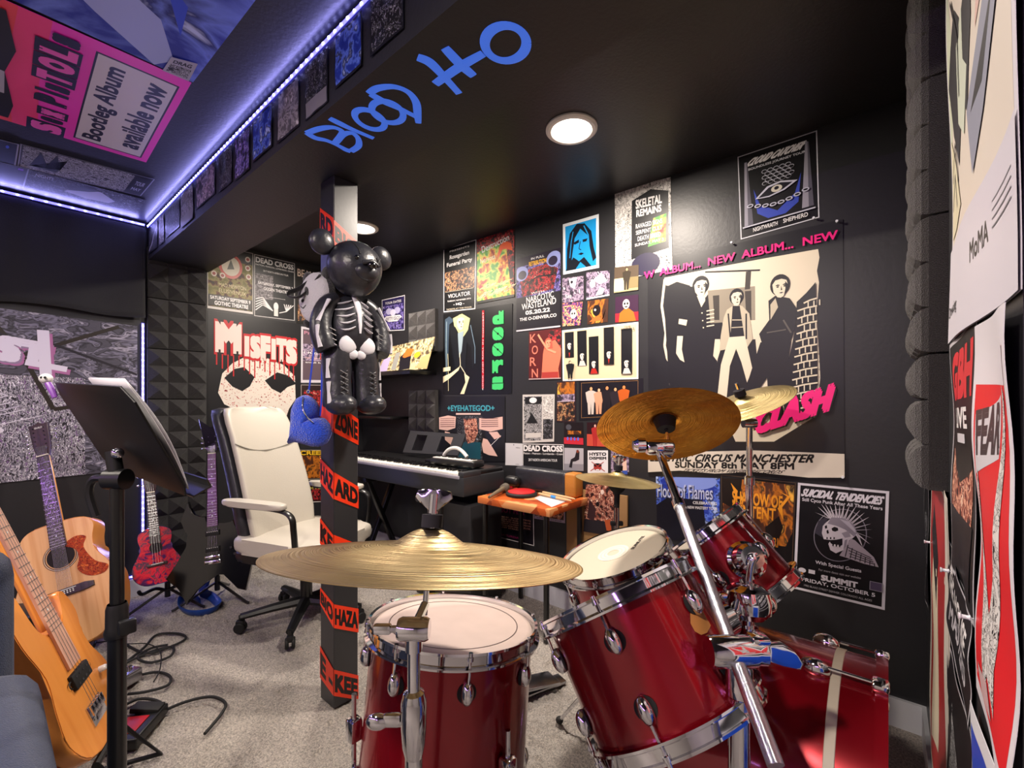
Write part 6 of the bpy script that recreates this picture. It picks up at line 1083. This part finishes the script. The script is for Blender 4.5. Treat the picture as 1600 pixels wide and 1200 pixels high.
# ride in front
cR, nR = (.514, .624, .872), (.197, .101, 1)
rc, T = cymbal('large bronze ride cymbal in the foreground before the post', cR, nR, .27, 'bronze', bell=.078, bh=.03, drop=.022)
base = Vector((.462, .60, 0)); st, inv = tripod('chrome cymbal stand holding the large foreground cymbal', 'cymbal_stand', base, .60, r=.0145, group='chrome cymbal stands', rot=.4, spread=.22)
lo = Vector(cR) - Vector(nR).normalized() * .075; topper(st, T, inv, .03, cup=False)
MB(inv).m('chrome').tube([(base.x, base.y, .58), (base.x, base.y, .755)], .0105, 16).build('upper_tube', st)
MB(inv).m('chrome').lathe([(.0105, .06), (.017, .055), (.021, .04), (.021, .0), (.019, -.03), (.0145, -.05)][::-1], (base.x, base.y, .615), n=20).box(Vector((base.x, base.y, .625)) - RT * .036, (.03, .012, .022), Matrix((RT, FW, UP)).transposed(), bevel=.005).tube([Vector((base.x, base.y, .62)) - RT * .02, Vector((base.x, base.y, .62)) - RT * .06], .006, 8).ell(Vector((base.x, base.y, .622)) - RT * .06, (.02, .01, .014), Matrix((RT, FW, UP)).transposed(), 12, 8).build('height_clamp', st)
hd = Vector((base.x, base.y, .775))
MB(inv).m('chrome').lathe([(0, -.026), (.016, -.026), (.019, -.02), (.019, .02), (.016, .026), (0, .026)], hd, RT, 20).tube([hd - UP * .035, hd + UP * .01], .014, 14).tube([hd, lo], .0075, 10).tube([hd + RT * -.02, hd + RT * -.05], .006, 8).box(hd - RT * .052, (.03, .014, .016), Matrix((RT, FW, UP)).transposed(), bevel=.004).build('tilter', st)
# crash seen from below on the boom
cC, nC = Vector((1.326, .511, 1.071)), Vector((.575, .384, 1)).normalized()
cc, T = cymbal('orange bronze crash cymbal seen from below on the chrome boom arm', cC, nC, .205, 'bronze_orange', bell=.05, bh=.022, drop=.026)
clamp = atd(1146, 1018, .76); base = Vector((clamp.x + .012, clamp.y - .006, 0))
st, inv = tripod('chrome boom stand rising in front of the bass drum', 'cymbal_stand', base, clamp.z - .02, r=.0175, group='chrome cymbal stands', rot=1.2, spread=.2)
topper(st, T, inv, .022, nut=False); tip = atd(1030, 706, 1.2); tail = atd(1172, 1140, .69)
k1 = atd(1062, 800, 1.06)
d_ = (tip - clamp).normalized()
brd = mat('braided_chrome', 'c9ccd6', .2, 1.0, bump=.25, bscale=900)
MB(inv).m(brd).tube([clamp + (clamp - tip) * .3, clamp, clamp.lerp(tip, .62)], .0118, 16).m('chrome').tube([clamp.lerp(tip, .6), tip], .0098, 14).lathe([(.0098, 0), (.014, .002), (.014, .02), (.0098, .024)], clamp.lerp(tip, .62), d_, 16).build('boom_arm', st)
cl = clamp; X3 = Matrix((RT, FW, UP)).transposed()
MB(inv).m('chrome').lathe([(0, -.042), (.024, -.042), (.026, -.036), (.026, .03), (.023, .036), (.023, .05), (0, .05)], cl, RT, 24).lathe([(.0175, -.06), (.022, -.055), (.022, -.01), (.0175, 0)], (base.x, base.y, clamp.z - .02), n=20).prism([(.0, -.012), (.03, -.02), (.06, -.028), (.066, -.016), (.05, .004), (.03, .016), (0, .014)], cl + RT * .05, RT, UP, .016, bevel=.004).box(cl + RT * .042 + UP * .022, (.03, .03, .012), X3, bevel=.004).build('boom_clamp', st)
tl = cC - nC * .09
MB(inv).m('chrome').lathe([(0, -.034), (.018, -.034), (.021, -.028), (.021, .03), (.018, .036), (0, .036)], tip + UP * .012, RT, 22).tube([tip + UP * .01, tl, cC - nC * .03], .0075, 12).lathe([(0, -.07), (.012, -.07), (.02, -.06), (.02, -.04), (.01, -.034), (0, -.034)], tip + UP * .018, RT, 14).build('tilter', st)
# small pale cymbal behind
cS, nS = Vector((1.74, .39, 1.141)), Vector((-.38, .269, 1)).normalized()
cs, T = cymbal('small pale bronze cymbal behind the orange crash', cS, nS, .165, 'bronze_pale', bell=.04, bh=.018, drop=.014)
base = Vector((1.745, .375, 0)); st, inv = tripod('straight chrome stand under the small pale cymbal', 'cymbal_stand', base, .86, r=.0125, group='chrome cymbal stands', rot=.2, spread=.22)
topper(st, T, inv, .018, nut=False)
MB(inv).m('chrome').tube([(base.x, base.y, .84), (base.x, base.y, 1.06)], .0105, 14).lathe([(.0105, 0), (.017, .004), (.017, .03), (.012, .036)], (base.x, base.y, .855), n=18).build('upper_tube', st)
MB(inv).m('chrome').lathe([(0, -.022), (.016, -.022), (.018, 0), (.016, .022), (0, .022)], (base.x, base.y, 1.075), RT, 18).tube([(base.x, base.y, 1.05), (base.x, base.y, 1.08), cS - nS * .03], .009, 12).build('tilter', st)
# hi-hat at the back
cH, nH = Vector((1.792, .906, .807)), Vector((.059, -.063, 1)).normalized()
ch, T = cymbal('flat bronze cymbal on the dark stand in front of the small prints', cH, nH, .18, 'bronze_pale', bell=.045, bh=.02, drop=.022)
base = Vector((1.79, .908, 0)); st, inv = tripod('slim chrome stand with black cup under the flat bronze cymbal', 'cymbal_stand', base, .70, r=.0115, group='chrome cymbal stands', rot=.9, spread=.2)
topper(st, T, inv, .02); MB(inv).m('rubber').lathe([(.012, -.045), (.03, -.03), (.04, -.014), (.04, -.004), (.01, -.0)][::-1], cH - UP * .012, n=22).tube([(base.x, base.y, .69), cH - UP * .05], .012, 12).build('cup', st); MB(inv).m('rubber').box((base.x, base.y, .62), (.055, .02, .02), X3, bevel=.005).build('wing_bolt', st)
# bass drum, axis along the wall
RB = .285; cB = Vector((1.21, 0, .30)); y0, y1 = .02, .43
t = thing('bass_drum', 'red bass drum lying at the bottom right before the dark wall', 'drum', basis((cB.x, y0, cB.z), (0, 1, 0), (1, 0, 0)))
L = y1 - y0
MB().m('red_shell').lathe([(RB - .006, 0.004), (RB, 0), (RB, L), (RB - .006, L - .004)], n=72).build('shell', t, sharp=50)
MB().m('drum_white').lathe([(RB * 1.0, .245), (RB + .0012, .246), (RB + .0012, .268), (RB, .269)][::-1] if 0 else [(RB, .055), (RB + .0014, .056), (RB + .0014, .072), (RB, .073)], n=72).build('white_band', t)
for z, s_, nm in ((0, -1, 'front_hoop'), (L, 1, 'batter_hoop')): MB().m('red_shell').lathe([(RB - .004, z + s_ * .0), (RB + .008, z), (RB + .008, z + s_ * .02), (RB - .004, z + s_ * .02)], n=72, closed=True).build(nm, t)
MB().m('drum_white').lathe([(0, L + .004), (RB - .004, L + .004)], n=48).build('batter_head', t); MB().m('gloss_black').lathe([(0, -.004), (RB - .004, -.004)], n=48).build('front_head', t)
lg = None
for k in range(8):
    for side in (0, 1):
        z = .1 if side == 0 else L - .1; T4 = Matrix.Rotation(math.radians(-103 + 45 * k), 4, 'Z') @ Matrix.Translation((RB, 0, z)) @ (Matrix.Rotation(math.pi, 4, 'X') if side == 0 else Matrix.Identity(4))
        if lg is None:
            lg = MB().m('chrome').ell((.008, 0, 0), (.02, .017, .028), n=16, k=10).build('lug', t); MB().m('chrome').tube([(.016, 0, .02), (.016, 0, .11)], .0035, 8).box((.014, 0, .108), (.018, .03, .028), bevel=.006).build('tension_rod', lg); lg.matrix_local = T4
        else: dup(lg, t, T4)
for s_ in (-1, 1): MB(t.matrix_world.inverted()).m('chrome').tube([(cB.x + s_ * .25, .12, .2), (cB.x + s_ * .34, .05, .01)], .008, 10).build('spur', t)
# tom holder on the bass drum
hb = Vector((1.14, .25, cB.z + math.sqrt(RB ** 2 - (1.14 - cB.x) ** 2)))
t = thing('tom_holder', 'chrome double tom holder standing on the bass drum between the two tilted toms', 'tom holder', Matrix.Translation(hb)); inv = Matrix.Translation(-hb)
MB(inv).m('chrome').box(hb + UP * .004, (.09, .06, .014), bevel=.005).tube([hb, hb + UP * .06], .024, 20).tube([hb + UP * .03, hb + UP * .16], .016, 16).build('post', t)
blk = hb + UP * .115
MB(inv).m('chrome').lathe([(0, -.04), (.034, -.038), (.05, -.024), (.055, 0), (.05, .022), (.034, .036), (.012, .04), (0, .04)], blk, (.2, .1, 1), 24).ell(blk + RT * .03 - FW * .015, (.028, .028, .026), n=16, k=10).box(blk - RT * .04 + UP * .01, (.05, .022, .02), X3, bevel=.006).build('clamp_block', t)
for p, s_, tt, Rr in ((atd(1128, 915, 1.02), -1, t1, .165), (atd(1163, 876, 1.1), 1, t2, .121)):
    m4 = tt.matrix_world; q = m4.inverted() @ p; a = math.atan2(q.y, q.x); zz = -.13 if tt is t1 else -.1
    sp = m4 @ Vector(((Rr + .006) * math.cos(a), (Rr + .006) * math.sin(a), zz)); nd = (m4.to_3x3() @ Vector((math.cos(a), math.sin(a), 0))).normalized()
    MB(inv).m('chrome').lathe([(.045, -.004), (.045, .008), (.038, .014), (.034, .042), (.026, .05), (0, .05)], sp, nd, 28).lathe([(0, 0), (.01, 0), (.012, .012), (.008, .03), (0, .032)], sp + nd * .04, nd, 14).build('tom_bracket', t)
    e = sp + nd * .06; MB(inv).m('chrome').tube(spline([tuple(blk), tuple(blk.lerp(e, .5) + UP * .03), tuple(e), tuple(sp + nd * .02)], 4, False), .0075, 12).build('l_rod', t)
# ---------------------------------------------------------------- tape round the post
def lens_pt(p, face): return onx(p[0], p[1], .8535) if face == 'L' else ony(p[0], p[1], 1.5875)
def tape(label, Lq, Rq, lt, rt, sk=0.0):
    X0, Y0 = .8538, 1.5878
    def fl(p): q = onx(p[0], p[1], X0); q.y = min(1.690, max(Y0, q.y)); return q
    def fr(p): q = ony(p[0], p[1], Y0); q.x = min(.9545, max(X0, q.x)); return q
    o1 = None
    if Rq:
        Q = [fr(p) for p in Rq]; Q[0].x = Q[3].x = X0
        o1 = poster(label, Q, 'tape_orange', [('t', rt, .5, .5, .94, .7, 'tape_ink', {'b': .06})] if rt else [], 'tape', 'orange tape bands round the post', name='barrier_tape', th=.0006)
    if Lq:
        Q = [fl(p) for p in Lq]; Q[1].y = Q[2].y = Y0
        o2 = poster(label, Q, 'tape_orange', [('t', lt, .5, .5, .92, .7, 'tape_ink', {'b': .06})] if lt else [], 'tape', 'orange tape bands round the post', name='barrier_tape', th=.0006)
        if o1:
            o2.name = 'tape_fold'; o2.parent = o1
            for k in ('label', 'category', 'group'): del o2[k]
    return o1
mat('tape_orange', 'f23a14', .35); mat('tape_ink', '12090a', .4)
tape('orange tape band with torn emblem highest on the post above the plush bear', [(492, 330), (519, 342), (519, 381), (492, 368)], [(519, 343), (562, 380), (562, 420), (519, 381)], 'RD', 'BIO')
tape('orange tape band behind the legs of the plush bear', [(495, 544), (521, 560), (521, 578), (495, 562)], [(521, 560), (562, 578), (562, 606), (521, 578)], '', '')
tape('orange tape band reading ZONE beside the blue plush heart', [(495, 610), (520, 628), (520, 676), (495, 648)], [(520, 628), (562, 655), (562, 695), (520, 676)], '', 'ZONE')
tape('orange tape band reading HAZARD at chair back height', [(495, 715), (520, 738), (520, 780), (495, 752)], [(520, 738), (562, 760), (562, 794), (520, 780)], 'HAZ', 'ARD')
tape('orange tape band reading KE just above the large cymbal', [(495, 807), (520, 836), (520, 872), (495, 847)], [(520, 836), (562, 850), (562, 884), (520, 872)], 'KE', '')
tape('orange tape band reading BIOHAZA just below the large cymbal', [(496, 915), (522, 944), (522, 981), (496, 941)], [(522, 944), (562, 950), (562, 987), (522, 981)], 'BIO', 'HAZA')
tape('orange tape band reading KEEP lowest on the post', [(497, 1006), (522, 1046), (522, 1087), (497, 1055)], [(522, 1046), (562, 1054), (562, 1092), (522, 1087)], 'E -', 'KEE')
# ---------------------------------------------------------------- plush bear on the post
bo = Vector((.878, 1.585, 1.105)); t = thing('plush_bear', 'black leather teddy bear with white skeleton markings strapped to the post', 'plush toy', Matrix.Translation(bo))
LB = 'leather_black'; BW = mat('bone_white', 'd8d6dc', .45)
hc, hr = Vector((0, -.102, .525)), Vector((.095, .092, .1))
mb = MB().m(LB).ell(hc, hr, n=32, k=20)
for v in mb.bm.verts:      # wide forehead, narrow jaw
    f = (v.co.z - hc.z) / hr.z; v.co.x = v.co.x * (1.02 + .1 * f if f > 0 else 1.02 + .1 * f)
mb.ell(hc + Vector((0, -.078, -.022)), (.046, .026, .032), n=20, k=12).tube([hc + Vector((-.03, -.1, .0)), hc + Vector((0, -.112, .008)), hc + Vector((.03, -.1, .0))], .008, 8); mb.build('head', t, sharp=60)
for s_ in (-1, 1):
    ec = hc + Vector((s_ * .117, .012, .072)); MB().m(LB).ell(ec, (.044, .026, .045), Matrix.Rotation(-s_ * .35, 3, 'Y'), 20, 12).ell(ec + Vector((0, -.012, 0)), (.024, .014, .026), n=14, k=8).build('ear', t, sharp=60)
MB().m('gloss_black').ell(hc + Vector((.0, -.112, -.006)), (.017, .012, .012), n=14, k=8).build('nose', t)
MB().m('gloss_black').ell(hc + Vector((-.042, -.083, .018)), (.008, .006, .008), n=12, k=8).build('button_eye', t)
for a, b in (((.03, -.091, .03), (.052, -.082, .006)), ((.052, -.08, .034), (.03, -.093, .002))): MB().m('rubber').tube([hc + Vector(a), hc + Vector(b)], .003, 6).build('stitched_eye', t)
def on_ell(c, r, x, z, e=.001):
    q = 1 - ((x - c[0]) / r[0]) ** 2 - ((z - c[2]) / r[2]) ** 2; return Vector((x, c[1] - r[1] * math.sqrt(max(0, q)) - e, z))
hm = []
for i in range(15): hm.append(on_ell(hc, hr, -.048 + .02 * math.sin(i / 14 * 1.5), hc.z + .088 * math.cos(i / 14 * 1.2), .0))
MB().m('rubber').tube(hm, .0022, 6).build('seam', t)
tc2, tr2 = Vector((0, -.07, .31)), Vector((.083, .068, .125)); mb = MB().m(LB).ell(tc2, tr2, n=28, k=18); mb.build('torso', t, sharp=60)
for s_ in (-1, 1):
    arm = MB().m(LB).tube(spline([(s_ * .055, -.07, .415), (s_ * .09, -.072, .39), (s_ * .113, -.076, .335), (s_ * .118, -.085, .285), (s_ * .112, -.095, .245), (s_ * .105, -.1, .225)], 4, False), [.024 + .013 * math.sin(i / 20 * 2.4) for i in range(21)], 16).build('arm', t, sharp=60)
    MB().m(BW).tube([(s_ * .098, -.1, .40), (s_ * .12, -.103, .36), (s_ * .14, -.105, .32)], [.012, .007, .012], 8, flat=.5).tube([(s_ * .143, -.11, .305), (s_ * .146, -.115, .27), (s_ * .138, -.12, .23)], [.011, .007, .012], 8, flat=.5).build('arm_bone', arm)
    for k in range(4): MB().m('steel').tube([(s_ * .095 - .008, -.118 - .002 * k, .3 - .017 * k), (s_ * .095 + .012, -.12 - .002 * k, .292 - .017 * k)], .0016, 5).build('lace', arm)
    leg = MB().m(LB).tube(spline([(s_ * .048, -.07, .235), (s_ * .054, -.074, .19), (s_ * .056, -.078, .13), (s_ * .057, -.082, .07), (s_ * .057, -.086, .03)], 4, False), [.05, .053, .054, .053, .052, .051, .05, .049, .048, .048, .048, .049, .05, .05, .05, .05, .048], 18).build('leg', t, sharp=60)
    MB().m(LB).ell((s_ * .059, -.112, .032), (.047, .07, .034), n=22, k=12).ell((s_ * .059, -.13, .036), (.044, .05, .036), n=20, k=12).build('boot', leg, sharp=60)
    for k in range(5):
        for q in (-1, 1): MB().m('steel').tube([(s_ * .057 - .014 * q, -.128 - .001 * k, .155 - .019 * k), (s_ * .057 + .014 * q, -.129 - .001 * k, .141 - .019 * k)], .0016, 5).build('lace', leg)
    MB().m(BW).tube([(s_ * .098, -.098, .195), (s_ * .103, -.1, .165), (s_ * .101, -.1, .128)], [.012, .007, .012], 8, flat=.5).tube([(s_ * .1, -.103, .115), (s_ * .102, -.106, .08), (s_ * .1, -.11, .04)], [.012, .007, .012], 8, flat=.5).build('leg_bone', leg)
for s_ in (-1, 1):
    for k in range(5):
        z = .402 - .024 * k; pts = [on_ell(tc2, tr2, s_ * (.018 + .058 * f * (1 - .06 * k)), z - .014 * math.sin(f * 2.2) + .006, .001) for f in (0, .25, .5, .75, 1)]
        MB().m(BW).tube(pts, [.005, .0085, .0095, .0085, .004], 8, flat=.4).build('rib', t)
MB().m(BW).tube([on_ell(tc2, tr2, 0, z, .001) for z in (.425, .4, .36, .32, .29)], [.01, .013, .009, .007, .004], 10, flat=.35).build('breastbone', t)
for s_ in (-1, 1):
    c = on_ell(tc2, tr2, s_ * .036, .25, -.001); MB().m(BW).ell(c, (.037, .01, .032), Matrix.Rotation(s_ * .5, 3, 'Y'), 18, 10).ell(on_ell(tc2, tr2, s_ * .017, .217, -.001) + Vector((0, -.004, 0)), (.021, .01, .02), n=14, k=8).build('hip_bone', t)
# black and white plush face bag
def fr_at(p, yaw):
    c, s_ = math.cos(yaw), math.sin(yaw); ux = RT * c - FW * s_; n = -(FW * c) - RT * s_; return ux, n
pc = atd(493, 466, 1.64); ux, n = fr_at(pc, math.radians(34)); mat('plush_white', 'd0ced2', .95, bump=.7, bscale=260, sheen=.5); mat('plush_black', '0c0c10', .95, bump=.7, bscale=260, sheen=.4)
t = thing('plush_bag', 'black and white plush face bag hanging at the left of the bear', 'bag', frame(pc, ux, UP, n)); o16 = [(.086 * math.cos(a) , .094 * math.sin(a)) for a in (2 * math.pi * i / 28 for i in range(28))]
MB().m('plush_white').pillow(o16, (0, 0, 0), (1, 0, 0), (0, 1, 0), .07, back=.2).build('front', t, sharp=60)
MB().m('plush_black').pillow([(x * 1.06, y * 1.05) for x, y in o16], (.006, 0, -.012), (1, 0, 0), (0, 1, 0), .05).build('back', t, sharp=60)
for s_ in (-1, 1):
    MB().m('plush_black').ell((s_ * .026 - .026, .018, .03 - .004 * (s_ < 0)), (.015, .024, .007), Matrix.Rotation(s_ * .6, 3, 'Z'), 14, 8).build('eye_patch', t); MB().m('plush_black').ell((s_ * .058, .082, -.006), (.026, .026, .014), n=16, k=8).build('ear', t)
MB().m('plush_black').ell((-.026, -.012, .033), (.01, .007, .005), n=12, k=8).build('nose', t); MB().m('plush_black').tube(spline([(-.045, -.03, .028), (-.026, -.038, .031), (-.006, -.03, .032)], 5, False), .003, 6).build('mouth', t)
MB().m('plush_black').ell((-.04, -.088, .0), (.02, .018, .02), n=14, k=8).build('foot', t)
s0 = [atd(496, 432, 1.62), atd(484, 440, 1.63), atd(466, 452, 1.62), atd(452, 457, 1.6), atd(452, 463, 1.6), atd(468, 464, 1.6), atd(482, 452, 1.62), atd(500, 430, 1.6)]
iv = t.matrix_world.inverted(); MB(iv).m('fabric_black').tube(spline([tuple(p) for p in s0], 5, False), .012, 10, flat=.35).build('strap', t)
# blue plush heart purse
pc = atd(482, 664, 1.6); ux, n = fr_at(pc, math.radians(10)); mat('plush_blue', '1450f0', .9, bump=1.0, bscale=180, sheen=.6, var=.3, vscale=60)
t = thing('heart_purse', 'bright blue fluffy heart shaped purse hanging left of the post', 'bag', frame(pc, ux, UP, n))
hrt = []
for i in range(40):
    a = 2 * math.pi * i / 40; x = 16 * math.sin(a) ** 3; y = 13 * math.cos(a) - 5 * math.cos(2 * a) - 2 * math.cos(3 * a) - math.cos(4 * a); hrt.append((x, y))
rot = math.radians(-52); hrt = [((x * math.cos(rot) - y * math.sin(rot)) * .0054, (x * math.sin(rot) + y * math.cos(rot)) * .0064) for x, y in hrt]
mb = MB().m('plush_blue').pillow(hrt, (-.002, 0, 0), (1, 0, 0), (0, 1, 0), .1, rings=10)
for v in mb.bm.verts: v.co += v.co.normalized() * .003 * noise.noise(v.co * 90)
mb.build('body', t, sharp=70)
MB().m('chrome').tube(spline([(.0, .1, .03), (.012, .06, .05), (.03, .03, .052), (.05, .01, .045)], 4, False), .0022, 6).build('zipper', t)
iv = t.matrix_world.inverted(); bl = mat('blue_strap', '1a3fc0', .5)
for a in (((497, 500), (490, 550), (484, 600), (482, 614)), ((505, 520), (503, 580), (502, 630), (500, 650))): MB(iv).m(bl).tube([atd(x, y, 1.595) for x, y in a], .006, 8, flat=.3).build('strap', t)
MB(iv).m('chrome').lathe([(.004, 0), (.007, 0), (.007, .003), (.004, .003)], atd(482, 612, 1.59), -FW, 14, closed=True).build('clip', t)
